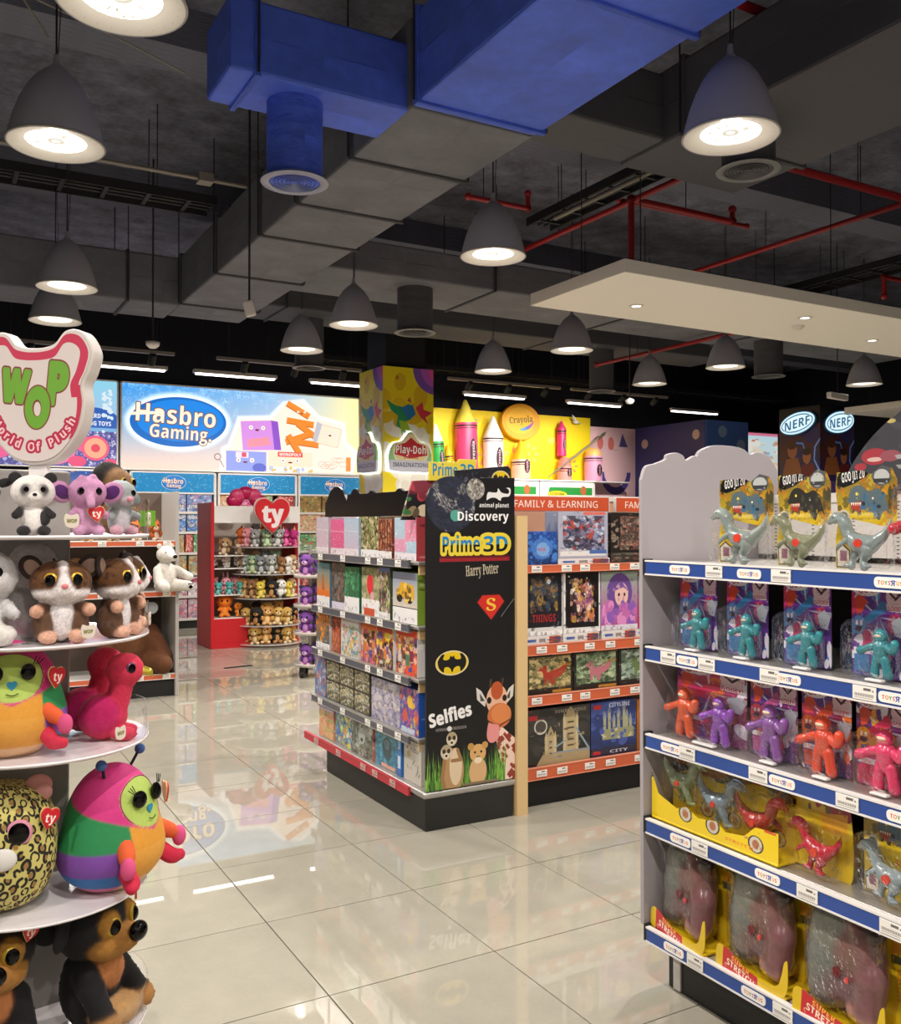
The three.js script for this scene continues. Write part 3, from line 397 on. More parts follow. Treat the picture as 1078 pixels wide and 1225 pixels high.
{ const tex = canvas(512, 384, (x, W, H) => { const p = pen(x); p.fill('#f0a21c', 0, 0, W, H).ell(240, 180, 190, 140, '#f6b62a').text('Crayola', 250, 170, 92, '#4c4a2c', { face: 'serif', w: 320, rot: -0.1 }); const g = x.createLinearGradient(200, 0, 420, 0); ['#3fae5a', '#38a0c8', '#6a58b8', '#d8507a'].forEach((c, k) => g.addColorStop(k / 3, c)); x.fillStyle = g; x.beginPath(); x.moveTo(220, 270); x.quadraticCurveTo(330, 250, 430, 170); x.quadraticCurveTo(400, 280, 260, 285); x.fill(); });
  const t = thing('oval_sign', 'raised orange yellow oval crayon sign on the yellow wall', 'sign', [8.83, 3.18, -13.2], 0); part(t, 'face', plate(ellipse(0, 0, 0.38, 0.3), 0.06, 0.012, 24), mat(0xffffff, 0.35, { map: tex })); part(t, 'standoff', cyl(0.08, 0.08, 0.09).rotateX(PI / 2), white, [0, 0, -0.05]); }
{ const t = thing('giant_brush', 'long grey brush prop slanting across the yellow wall', 'brush prop', [9.5, 2.35, -12.99]); part(t, 'handle', limb([[-0.2, -0.1, 0], [0.4, 0.3, 0], [0.9, 0.62, 0]], [0.012, 0.018, 0.02, 0.014]), mat(0x77705c, 0.5)); part(t, 'bristles', limb([[0.88, 0.6, 0], [0.98, 0.68, 0], [1.05, 0.73, 0]], [0.02, 0.03, 0.006]), mat(0x4c4838, 0.8)); }
{ const t = thing('paper_bird', 'small white paper bird on the corner of the yellow wall', 'wall prop', [10.05, 3.25, -13.22]); part(t, 'body', merge(ball(0, 0, 0, 0.06, 0.03, 0.03), limb([[0, 0, 0], [-0.05, 0.06, 0.02], [-0.1, 0.12, 0.03]], [0.02, 0.025, 0.004])), white); part(t, 'tail', ball(0.08, -0.02, 0, 0.05, 0.012, 0.02), mat(0xb9b7a8, 0.6)); }
// ---------- dark display tower with neon ovals ----------
const towerTex = canvas(512, 1024, (x, W, H) => { const p = pen(x); p.grad('#1c171c', '#4a3c9a', 0, 0, W, H).specks(14, ['#5a2c30', '#3a3070', '#4a2a44'], 50, 110, 6, [0, 200, W, 300]); p.path([[200, 330], [300, 340], [330, 420], [360, 560], [300, 640]], '#2f6df0', 22).path([[200, 330], [300, 340], [330, 420], [360, 560], [300, 640]], '#9fd0ff', 8).path([[520, 300], [450, 380], [440, 500], [500, 600]], '#2f6df0', 26).path([[520, 300], [450, 380], [440, 500], [500, 600]], '#b8dcff', 9); p.ell(170, 400, 60, 75, '#b8724a').ell(165, 350, 62, 40, '#5a2c1a').poly([[40, 640], [90, 480], [240, 470], [300, 640]], '#a8663a').ell(350, 470, 50, 64, '#c07a50').ell(350, 420, 55, 34, '#3c1f16').poly([[260, 720], [290, 540], [430, 530], [470, 720]], '#7c2d2c').fill('#5a4c8a', 0, 700, W, 324).specks(30, ['#42376e', '#6c5ca0'], 20, 60, 3, [0, 720, W, 300]); });
const tower = thing('display_tower', 'dark square display tower with blue lightning print', 'display tower', [11.6, 0, -9.37]);
for (const [px, pz, ry] of [[0, 0.37, 0], [-0.37, 0, -PI / 2], [0.37, 0, PI / 2], [0, -0.37, PI]]) { part(tower, 'printed_panel', new THREE.PlaneGeometry(0.74, 1.6), mat(0xffffff, 0.4, { map: towerTex }), [px + Math.sin(ry) * 0.004, 2.36, pz + Math.cos(ry) * 0.004], [0, ry, 0]); }
part(tower, 'core', box(0.73, 3.17, 0.73), black, [0, 1.585, 0]);
const neonTex = canvas(512, 256, (x, W, H) => { const p = pen(x); p.fill('#dff4ff', 0, 0, W, H).ell(256, 128, 235, 105, '#2e5f7a').ell(256, 128, 222, 92, '#f2fbff').text('NERF', 256, 132, 150, '#2e5f7a', { w: 400, skew: -0.2, line: '#f4fdff', lw: 10 }); });
for (const [px, pz, ry, w] of [[11.6, -8.985, 0, 'facing the white panel'], [11.215, -9.37, -PI / 2, 'on the side towards the navy wall']]) {
  const t = thing('neon_sign', 'glowing white blue slanted oval word sign ' + w, 'sign', [px, 2.93, pz], ry);
  part(t, 'backing', plate(ellipse(0, 0, 0.33, 0.17), 0.02, 0.004, 24).rotateZ(0.18), mat(0x2c5a78, 0.4)); part(t, 'lit_face', plate(ellipse(0, 0, 0.31, 0.15), 0.012, 0.001, 24).rotateZ(0.18), mat(0x222222, 0.4, { emissive: 0xe8f8ff, emissiveMap: neonTex, emissiveIntensity: 1.1 }), [0, 0, 0.022]);
}
const farTex = canvas(512, 512, (x, W, H) => { const p = pen(x); p.grad('#bfe4ee', '#e8d8cc', 0, 0, W, H).fill('#e07a9a', 0, 0, W, 26).specks(60, ['#e8b47a', '#f4ece0', '#c86a4a', '#7fb8d8', '#f2d8b8'], 16, 60, 12, [0, 60, W, 440]); });
lightbox('far_light_box', 'pale blue light box behind the dark display tower', 12.75, 15.3, 2.1, 3.3, -13.3, farTex, 0.8);
// ---------- printed boxes: one sheet of fronts and spines ----------
const A = {}; let cellCount = 0; const CELLS = [];
const art = (name, spine, draw) => { A[name] = cellCount++; CELLS.push([spine, draw]); };
const cap = (p, h = 0.24, c = '#e9e6e4', seed = 1) => p.fill(c, 0, 1 - h, 1, h).specks(9, ['#b9b4b4', '#9a9696', '#cfc6c8'], 0.01, 0.03, seed, [0.1, 1 - h + 0.05, 0.8, h - 0.08], 2);
const bits = (p, bg, cols, n, seed, a = [0, 0, 1, 1], r0 = 0.02, r1 = 0.1) => p.clip(...a, () => p.fill(bg, ...a).specks(n, cols, r0, r1, seed, a));
const pastel = (a, b, s) => (p) => { p.grad(a, b).specks(120, ['#f0d8e2', '#cfe0ea', '#e9b9cc', '#b4cfe0'], 0.008, 0.02, s); p.path([[0, 0.33], [1, 0.36]], 'rgba(240,240,240,.7)', 0.012); cap(p, 0.2, '#e3d6da', s); };
art('pastelgrey', '#b9a8b4', pastel('#b9b0bd', '#c9a9b6', 1)); art('pastelpink', '#cf5a86', pastel('#d4588c', '#cf5480', 2)); art('pastelblue', '#a8bccb', pastel('#a3bccd', '#c8aec0', 3));
art('forest', '#6a5a40', (p) => { bits(p, '#5c5236', ['#7a7a48', '#c2b28a', '#2f2c1c', '#94a060', '#d6cfa0'], 160, 4); cap(p, 0.2); }); art('redwood', '#8a4a34', (p) => { bits(p, '#7a4632', ['#b06a4a', '#d6b294', '#4a2018', '#c88a62', '#8a2f28'], 160, 5); for (let k = 0; k < 5; k++) p.fill('#5a2c20', 0.1 + k * 0.19, 0, 0.05, 0.8); cap(p, 0.2); }); art('pastelmix', '#c04a52', (p) => { p.fill('#a8c2d2').fill('#e08aa4', 0.5, 0, 0.5, 0.55).fill('#d892ac', 0, 0.5, 0.55, 0.3).specks(120, ['#dfe8ee', '#f0d0dc', '#8aa8bc'], 0.01, 0.03, 7); cap(p, 0.18, '#e6dce0'); });
art('orangetower', '#5a7a8a', (p) => { p.grad('#4f8a9a', '#e0803a', 0, 0, 1, 0.75); p.poly([[0.5, 0.1], [0.42, 0.7], [0.6, 0.7]], '#a84a26').fill('#d8722c', 0, 0.62, 1, 0.14); cap(p); }); art('greystreet', '#3c3a38', (p) => { bits(p, '#4a4642', ['#6a6660', '#2c2a28', '#8a8076', '#a86a56', '#5c6a6a'], 150, 9); cap(p, 0.16, '#d8cfe0'); }); art('greenleaf', '#2f6a48', (p) => { bits(p, '#2c6a46', ['#3c8a58', '#1e4a34', '#5aa870', '#2a5a44'], 150, 10); cap(p, 0.34); }); art('tulip', '#8a8a5a', (p) => { bits(p, '#8a8a62', ['#a8a87a', '#6a6a48', '#c2b894'], 120, 11); p.ell(0.5, 0.36, 0.18, 0.2, '#d8323c').ell(0.62, 0.6, 0.1, 0.1, '#dca0a8'); cap(p, 0.34); p.fill('#c8502c', 0.15, 0.84, 0.6, 0.16); });
art('flowers', '#4a5a3a', (p) => { bits(p, '#39402c', ['#8a9a58', '#e0d0c0', '#c06a94', '#5a6a3a', '#2c3020', '#d8c27a'], 170, 12); p.fill('#6a78a8', 0, 0, 1, 0.1); cap(p, 0.14); }); art('truck', '#8aa83a', (p) => { p.grad('#8a94b0', '#cfc4b4', 0, 0, 1, 0.68).poly([[0.15, 0.5], [0.35, 0.2], [0.85, 0.25], [0.9, 0.52]], '#d8a42a').ell(0.3, 0.52, 0.12, 0.08, '#2c2620').ell(0.7, 0.53, 0.12, 0.08, '#2c2620').specks(20, ['#7a5a30', '#e0c060'], 0.02, 0.06, 3, [0.2, 0.25, 0.6, 0.3]); cap(p, 0.3); });
art('sunsetgrey', '#c2bdb8', (p) => { p.grad('#d87a2c', '#5a6266', 0, 0, 1, 0.8).specks(40, ['#e8902c', '#7a6a5a', '#4a5256'], 0.02, 0.08, 14, [0, 0, 1, 0.75]); cap(p, 0.18); }); art('redcity', '#8a3226', (p) => { bits(p, '#8a3c2c', ['#c0522e', '#5a2a24', '#a86a5a', '#d88a5a'], 130, 15); }); art('colourtown', '#d8cfc8', (p) => { p.fill('#d8d0cc').specks(150, ['#3fa0b0', '#d86a5a', '#e0b43a', '#6a7a9a', '#8ab06a', '#c0c4cc'], 0.02, 0.07, 16, [0.1, 0.25, 0.9, 0.7]); });
const comic = (c1, c2, s) => (p) => { p.fill(c1).specks(60, [c2, '#2c1e22', '#e8c8b0', '#5a4a8a', '#d8a04a'], 0.03, 0.16, s, [0, 0.15, 1, 0.85]); const r = rnd(s); for (let k = 0; k < 5; k++) { const a = 0.15 + r() * 0.7, b = 0.35 + r() * 0.3, q = 0.05 + r() * 0.05; p.poly([[a - q * 1.2, b + q * 4], [a - q, b + q * 0.8], [a + q, b + q * 0.8], [a + q * 1.3, b + q * 4]], ['#3a4a9a', '#d8702c', '#7a2c3a', '#4a7a5a', '#c8c0b4'][(k + s) % 5]).ell(a, b, q, q, '#dcaa84').poly([[a - q, b], [a - q * 0.9, b - q * 1.5], [a, b - q], [a + q * 0.8, b - q * 1.6], [a + q, b]], ['#1c1418', '#d8b83a', '#7a4a2c'][(k + s) % 3]); } p.fill(c2, 0.05, 0.02, 0.9, 0.13); };
art('comicpink', '#e3dedd', comic('#c8546a', '#e0702e', 17)); art('comicyellow', '#e3dedd', comic('#e2c22a', '#b0402a', 18)); art('comicorange', '#e3dedd', comic('#d8602a', '#e84a2a', 19));
art('blueorange', '#4a78b0', (p) => { bits(p, '#4f7cb4', ['#e07a3a', '#a8c8e0', '#2c4a8a', '#d85a4a'], 120, 20); }); art('miniart', '#4a4438', (p) => { bits(p, '#5a564a', ['#c8c2a8', '#8a8a70', '#2c2a22', '#b0a05a', '#d8d2c0'], 130, 21); p.fill('#2a2620', 0, 0, 1, 0.05).fill('#2a2620', 0, 0.94, 1, 0.06); }); art('lilaccity', '#8a86a8', (p) => { bits(p, '#8f8ba4', ['#c4bcc8', '#6a668a', '#d8c8b8', '#a8a2b4'], 170, 22); p.text('3D', 0.7, 0.12, 0.16, '#dfe4f2'); }); art('purpletoon', '#2a58b0', (p) => { bits(p, '#3a3a96', ['#7a3a9a', '#e0b43a', '#d85a3a', '#4a7ac8', '#b04a8a'], 110, 23); p.ell(0.55, 0.3, 0.14, 0.14, '#e8b83a').ell(0.3, 0.62, 0.13, 0.14, '#c8503a').fill('#c8d4e2', 0.1, 0.86, 0.7, 0.12); });
art('peach', '#d89a78', (p) => { bits(p, '#dca27a', ['#a8b060', '#e0c28a', '#d86a5a', '#8a9a4a'], 110, 24); p.fill('#b8a8c8', 0, 0, 1, 0.25).text('3D', 0.5, 0.13, 0.14, '#7a4a8a'); }); art('blueyellow', '#2e6ab0', (p) => { bits(p, '#3f78b8', ['#e8d84a', '#8ac05a', '#f0e8d8', '#d88a3a', '#2c4a8a'], 110, 25); p.text('3D PUZZLE', 0.5, 0.1, 0.12, '#e8eef8', { w: 0.8 }); }); art('wolves', '#d07a66', (p) => { bits(p, '#4c5648', ['#8a8f88', '#c2c4bc', '#2f3a2c', '#6a7058'], 170, 26); p.ell(0.5, 0.45, 0.16, 0.22, '#a8aca8').poly([[0.36, 0.3], [0.4, 0.14], [0.48, 0.26]], '#8a8e8a').poly([[0.54, 0.26], [0.6, 0.12], [0.66, 0.3]], '#8a8e8a').ell(0.5, 0.55, 0.06, 0.05, '#2a2a2a').fill('#274f94', 0, 0, 1, 0.06).fill('#274f94', 0, 0, 0.05, 1); }); art('tealsea', '#2a86b0', (p) => { p.grad('#3a8ea4', '#2a6a8a').specks(70, ['#4aa6b8', '#2a5a74', '#6ac0c8'], 0.02, 0.08, 27); p.ell(0.55, 0.5, 0.2, 0.28, '#2f4a56').ell(0.55, 0.4, 0.12, 0.12, '#5a7a84').fill('#d8a08a', 0.3, 0.88, 0.6, 0.09); }); art('bluespine', '#3a7ac0', (p) => { p.grad('#4a8ac8', '#2c5fae').text('3D', 0.5, 0.2, 0.4, '#dfe9f5').fill('#c8d8ea', 0.15, 0.5, 0.7, 0.3); }); art('greybox', '#cfcac0', (p) => { p.fill('#c2bdb2').text('PUZZLE', 0.62, 0.22, 0.12, '#3a3634', { w: 0.5 }).ell(0.3, 0.34, 0.1, 0.08, '#b0a06a').ell(0.22, 0.2, 0.05, 0.04, '#b05a4a').specks(10, ['#a8a296', '#8a857a'], 0.02, 0.04, 3, [0.2, 0.5, 0.7, 0.3], 2); });
art('bluelagoon', '#234a94', (p) => { p.grad('#2a4a9a', '#17305f').specks(60, ['#3a6ac0', '#4a86d0', '#27427a'], 0.03, 0.1, 28); p.ell(0.52, 0.5, 0.32, 0.3, '#4a7ac4').ell(0.55, 0.52, 0.2, 0.2, '#7aa6da').text('SEA', 0.52, 0.52, 0.12, '#d84a4a'); }); art('heroes', '#8a94a8', (p) => { p.fill('#a8a8b8').clip(0.1, 0.1, 0.82, 0.72, () => bits(p, '#4c4a5c', ['#c04a3a', '#8a94b4', '#c8ccd8', '#2c2c3c', '#6a5a78'], 120, 29, [0.1, 0.1, 0.82, 0.72])); p.fill('#d86a5a', 0.5, 0.02, 0.44, 0.06).fill('#dcd8d4', 0.05, 0.84, 0.9, 0.1).fill('#4a6aa8', 0.62, 0.82, 0.34, 0.08); }); art('mosaic', '#2c2622', (p) => { p.fill('#241e1c').clip(0.2, 0.1, 0.75, 0.82, () => bits(p, '#4a3a34', ['#8a6a5c', '#b08a78', '#5a4a48', '#a85a50', '#2a2220', '#7a7a68'], 200, 30, [0.2, 0.1, 0.75, 0.82], 0.01, 0.05)); p.specks(20, ['#6a5a50', '#8a7a6a'], 0.02, 0.05, 4, [0.02, 0.15, 0.15, 0.7]); });
art('darkposter', '#c8c6c6', (p) => { p.fill('#d5d3d2').fill('#1c1a22', 0.02, 0, 0.94, 0.86).specks(60, ['#3a4a5c', '#5a4a3c', '#8a6a4a', '#a8823c', '#26303c'], 0.03, 0.09, 31, [0.15, 0.1, 0.68, 0.5]).ell(0.62, 0.14, 0.05, 0.04, '#d8e4f4').text('THINGS', 0.5, 0.72, 0.12, '#a8252a', { w: 0.62, sy: 1.4 }); cap(p, 0.08); }); art('ornate', '#e0dedb', (p) => { p.fill('#dedbd8').fill('#161214', 0.06, 0, 0.88, 0.9); for (let k = 0; k < 22; k++) p.ell(0.15 + 0.7 * ((k * 37) % 22) / 22, 0.07 + 0.76 * k / 22, 0.02, 0.015, '#d8d0c0'); p.clip(0.18, 0.1, 0.64, 0.72, () => p.specks(60, ['#c06a4a', '#e0b04a', '#8a4a7a', '#d89a86', '#2a2024', '#e8d8c8'], 0.04, 0.11, 32, [0.2, 0.12, 0.6, 0.68])); cap(p, 0.06); }); art('purplegirl', '#a86ab4', (p) => { p.grad('#9ab4a0', '#b04a8c').ell(0.5, 0.36, 0.34, 0.32, '#6a4a8e').ell(0.55, 0.4, 0.18, 0.2, '#e6b8ac').ell(0.48, 0.4, 0.03, 0.03, '#3a2a4a').ell(0.63, 0.4, 0.03, 0.03, '#3a2a4a').poly([[0.3, 0.35], [0.55, 0.18], [0.75, 0.35], [0.6, 0.28]], '#7f5aa6').specks(50, ['#8a5ab0', '#c06aa8', '#d88ac0'], 0.04, 0.1, 33, [0.05, 0.55, 0.9, 0.3]); cap(p, 0.1, '#d8d2dc'); }); art('pinkfashion', '#c2366a', (p) => { p.grad('#7ab4b8', '#c8306a').ell(0.5, 0.42, 0.3, 0.2, '#c02a4a').ell(0.5, 0.6, 0.2, 0.14, '#3a1e1c').fill('#e0b45a', 0.3, 0.66, 0.4, 0.3); });
const dino = (c, s, bg, pal) => (p) => { p.fill('#241f1c').clip(0.06, 0.08, 0.88, 0.76, () => { bits(p, bg, pal, 90, s, [0.06, 0.08, 0.88, 0.76]); p.curve([0.3, 0.35, 0.38, 0.25, 0.44, 0.35, 0.42, 0.48, 0.55, 0.42, 0.68, 0.4, 0.9, 0.22, 0.8, 0.5, 0.68, 0.6, 0.6, 0.62, 0.6, 0.78, 0.52, 0.78, 0.5, 0.64, 0.42, 0.64, 0.42, 0.78, 0.36, 0.76, 0.36, 0.55, 0.34, 0.42, 0.22, 0.42, 0.3, 0.35], null, 0, c); }); p.fill('#a8702c', 0.55, 0.0, 0.4, 0.06).fill('#b8802c', 0.55, 0.9, 0.4, 0.07).text('DINO', 0.85, 0.3, 0.08, '#d89a2c'); };
art('dinored', '#3a302a', dino('#a8382a', 34, '#8a8058', ['#d8c48a', '#5a5a34', '#c8b070', '#3c3a24'])); art('dinopink', '#3a302a', dino('#b8707a', 35, '#7a9070', ['#c8d0a8', '#4a5a3c', '#a8b890', '#34402c'])); art('dinogreen', '#3a302a', dino('#6a7a4a', 36, '#8aa090', ['#c2d0c0', '#5a6a54', '#a8b8a4', '#445040']));
art('bridge', '#262422', (p) => { p.fill('#2a2826').specks(30, ['#34322f', '#3c3a36'], 0.05, 0.15, 37); for (const [a, b, h] of [[0.58, 0.78, 0.2], [0.3, 0.44, 0.5]]) { p.fill('#b8a47c', a, h, b - a, 0.92 - h).poly([[a, h], [(a + b) / 2, h - 0.18], [b, h]], '#a8946a'); for (const e of [a, b]) p.poly([[e - 0.02, h + 0.05], [e, h - 0.1], [e + 0.02, h + 0.05]], '#c8b690').fill('#c8b690', e - 0.02, h, 0.04, 0.85 - h); for (let k = 0; k < 5; k++) p.fill('#5a4a34', a + 0.05, h + 0.08 + k * 0.1, b - a - 0.1, 0.03); } p.path([[0.76, 0.4], [0.96, 0.78]], '#8aa0ac', 0.03).path([[0.44, 0.7], [0.6, 0.6]], '#8aa0ac', 0.03).fill('#8a94a0', 0.4, 0.78, 0.58, 0.05).poly([[0.15, 0.98], [0.25, 0.8], [0.98, 0.82], [0.98, 0.98]], '#a8946e').ell(0.22, 0.32, 0.1, 0.13, '#cfc8bc').ell(0.22, 0.32, 0.08, 0.1, '#4a4640').fill('#c0282e', 0.04, 0.12, 0.13, 0.08).text('TOWER BRIDGE', 0.68, 0.09, 0.08, '#a89a84', { w: 0.5, face: 'serif' }); });
art('castle', '#2c3c78', (p) => { p.grad('#3a4a8c', '#24305c').specks(40, ['#46589c', '#2c3a70'], 0.05, 0.12, 38); for (const [a, h] of [[0.3, 0.35], [0.4, 0.25], [0.5, 0.42], [0.6, 0.3], [0.72, 0.2], [0.78, 0.36], [0.86, 0.45]]) p.fill('#a8a684', a - 0.03, h, 0.06, 0.82 - h).poly([[a - 0.04, h], [a, h - 0.16], [a + 0.04, h]], '#8a90a0'); p.fill('#98966e', 0.25, 0.6, 0.68, 0.22).specks(14, ['#c8c29a', '#4a5aa8'], 0.02, 0.05, 4, [0.25, 0.6, 0.65, 0.2]).fill('#c0282e', 0.06, 0.07, 0.17, 0.09).text('CITYLINE', 0.62, 0.1, 0.12, '#d8dcf0', { w: 0.46 }); }); art('archorange', '#b0682c', (p) => { p.grad('#b8702e', '#8a5022').fill('#7a9ac0', 0.2, 0.15, 0.6, 0.5).poly([[0.2, 0.65], [0.3, 0.3], [0.7, 0.3], [0.8, 0.65]], '#d8a25a'); });
art('whitelow', '#d8d4d0', (p) => { p.fill('#dad6d2').fill('#3a5aa0', 0.1, 0.35, 0.22, 0.3).fill('#8a8682', 0.4, 0.3, 0.16, 0.4).fill('#a8402c', 0.66, 0.1, 0.3, 0.8).specks(20, ['#5a564e', '#2c4a7a', '#c07a3a'], 0.03, 0.08, 3, [0.66, 0.1, 0.3, 0.8]); }); art('darklow', '#3a2c26', (p) => bits(p, '#33302c', ['#6a6458', '#a89a7a', '#8a4a3a'], 60, 40)); art('bluelow', '#2a2c48', (p) => { p.fill('#2b2c40').fill('#c0282e', 0.05, 0.3, 0.16, 0.4).text('CITY', 0.6, 0.5, 0.5, '#c8c8d2', { w: 0.4 }); });
const game = (bg, cols, s, word, wc) => (p) => { bits(p, bg, cols, 90, s); if (word) p.text(word, 0.5, s % 2 ? 0.7 : 0.2, 0.26, wc, { w: 0.86, line: '#20284a', lw: 0.03 }); };
art('gamebattle', '#3a5a9a', game('#6f86b4', ['#a8b4d0', '#4a5a90', '#c88aa0', '#d8d8e0'], 41, 'FORTNITE', '#f2ead8')); art('gameblue', '#2f4f8a', game('#4a74b0', ['#8aa8d0', '#c8d8e8', '#2c4a80', '#d8b48a'], 42, 'MONOPOLY', '#f0ece2')); art('gamegreen', '#3a7a4a', game('#5a9a6a', ['#8ac08a', '#d8e0c8', '#2c5a3a', '#c86a5a'], 43)); art('gamered', '#a82c34', game('#b0343c', ['#d88a7a', '#e8d8c8', '#7a2028'], 44)); art('gamemap', '#b89a5a', game('#a89870', ['#6a9ab0', '#d8c48a', '#b0603a', '#4a6a7a'], 46)); art('gamewhite', '#c83a44', game('#d8ccd0', ['#b8a8b0', '#e8e4e6', '#a83a4a', '#6a7a9a'], 48, 'MONOPOLY', '#d8324a')); art('gamepink', '#b06a8a', game('#c8909c', ['#e0c0c8', '#8a9ab0', '#d8566a', '#6a8a9a'], 50, 'MONOPOLY', '#f2e8e4')); art('gamebrown', '#8a6a3a', game('#8a7048', ['#c8a86a', '#5a4a2c', '#a86a3a', '#7a8a5a'], 51)); art('gametan', '#b87a4a', game('#c89a7a', ['#e0c8a8', '#b85a3a', '#8a9a6a', '#d8d0c0'], 53)); art('craftpink', '#d83a7a', game('#c84a7a', ['#f0a8c0', '#5a2c5a', '#e8d0a8'], 55));
// Breaks flat areas of a print into finer picture detail by repeating small scraps of it nearby.
function scramble(x, ox, oy, w, h, seed, n) { const r = rnd(seed * 31 + 7); for (let k = 0; k < n; k++) { const a = 8 + r() * 22, b = 6 + r() * 20, sx = r() * (w - a), sy = r() * (h - b), dx = Math.max(0, Math.min(w - a, sx + (r() - 0.5) * 60)), dy = Math.max(0, Math.min(h - b, sy + (r() - 0.5) * 50)); x.globalAlpha = 0.3 + 0.35 * r(); x.drawImage(x.canvas, ox + sx, oy + sy, a, b, dx, dy, a * 0.8, b * 0.8); } x.globalAlpha = 1; }
const sheet = canvas(2048, 2048, (x) => { CELLS.forEach(([spine, draw], i) => { x.save(); x.translate((i % 8) * 256, Math.floor(i / 8) * 256); x.beginPath(); x.rect(0, 0, 256, 256); x.clip(); x.save(); x.beginPath(); x.rect(0, 0, 208, 256); x.clip(); x.scale(208, 256); draw(pen(x)); x.restore(); scramble(x, (i % 8) * 256, Math.floor(i / 8) * 256, 208, 256, i, 46); const p = pen(x); p.fill(spine, 208, 0, 48, 256).specks(8, ['rgba(255,255,255,.35)', 'rgba(20,20,30,.35)'], 5, 12, i + 2, [216, 20, 32, 216]); x.restore(); }); });
const printMat = phys(0xffffff, 0.35, { map: sheet, clearcoat: 0.3, clearcoatRoughness: 0.2 });
function packGeo(w, h, d, cell) {
  const g = new RoundedBoxGeometry(w, h, d, 1, 0.002), p = g.attributes.position, n = g.attributes.normal, uv = g.attributes.uv, per = p.count / 6, cx = (cell % 8) * 256, cy = Math.floor(cell / 8) * 256;
  for (let i = 0; i < p.count; i++) {
    const f = Math.floor(i / per), X = p.getX(i) / w + 0.5, Y = p.getY(i) / h + 0.5, Z = p.getZ(i) / d + 0.5; let u, v, s = true;
    if (f === 4) { u = X; v = Y; s = false; } else if (f === 5) { u = 1 - X; v = Y; } else if (f === 0) { u = 1 - Z; v = Y; } else if (f === 1) { u = Z; v = Y; } else { u = Z; v = X; }
    const px = s ? 210 + u * 44 : 2 + u * 204, py = 3 + (1 - v) * 250; uv.setXY(i, (cx + px) / 2048, 1 - (cy + py) / 2048);
  }
  g.clearGroups(); return g;
}
const flap = mat(0xd8d4cc, 0.5);
// A printed carton; ry turns its front from +z.
function carton(name, label, w, h, d, cell, pos, ry, group, cat = 'box') {
  const t = thing(name, label, cat, pos, ry, group); part(t, 'carton', packGeo(w, h, d, cell), printMat, [0, h / 2, 0]);
  return t;
}
const railGrey = mat(0x56565e, 0.4), railRed = mat(0xb8323e, 0.45), railOrange = mat(0xc8603c, 0.45), railBlue = mat(0x2c4a92, 0.4), tagWhite = mat(0xe9e4de, 0.6);
const priceTex = canvas(128, 64, (x) => { const p = pen(x); p.fill('#ece7df', 0, 0, 128, 64).fill('#6a6460', 60, 8, 40, 12).fill('#8a8580', 106, 14, 10, 8); for (let k = 0; k < 24; k++) p.fill('#8f8a86', 10 + k * 4.4, 34, 2 + (k * 7 % 3), 14); p.fill('#b4aea8', 10, 52, 100, 4); });
const priceMat = mat(0xffffff, 0.5, { map: priceTex }), priceGeo = rbox(0.065, 0.034, 0.003, 0.001, 1);
// A price rail with tags; runs along local x, front towards +z.
function rail(parent, L, h, m, pos, ry, tags, plates = [], lip = white, tagMat = priceMat) {
  const r = part(parent, 'price_rail', rbox(L, h, 0.014, 0.003), m, pos, [0, ry, 0]);
  part(r, 'lip', merge(at(box(L, 0.005, 0.018), 0, h / 2, 0), at(box(L, 0.005, 0.018), 0, -h / 2, 0)), lip);
  for (const t of tags) part(r, 'price_tag', priceGeo, tagMat, [t, 0, 0.009]);
  for (const t of plates) part(r, 'logo_plate', plate(roundRect(0.085, 0.026, 0.012), 0.002, 0), logoMat, [t, 0, 0.0075]);
  return r;
}
const logoMat = mat(0xffffff, 0.4, { map: canvas(256, 80, (x) => { const p = pen(x); p.fill('#f4efe8', 0, 0, 256, 80); [['T', '#d8323c', 40], ['O', '#e0802c', 68], ['Y', '#3a9a4a', 96], ['S', '#c83a6a', 122]].forEach(([c, q, a]) => p.text(c, a, 42, 42, q)); x.save(); x.translate(152, 42); x.scale(-1, 1); p.text('R', 0, 0, 58, '#2a3f9a'); x.restore(); p.text('"', 134, 36, 30, '#2a3f9a').text('"', 170, 36, 30, '#2a3f9a'); p.text('U', 190, 42, 42, '#e0a02c').text('S', 216, 42, 42, '#d8323c'); }) });

const pinkTag = mat(0xe0b4b4, 0.5, { map: priceTex }), lipOrange = mat(0xd8886c, 0.5);
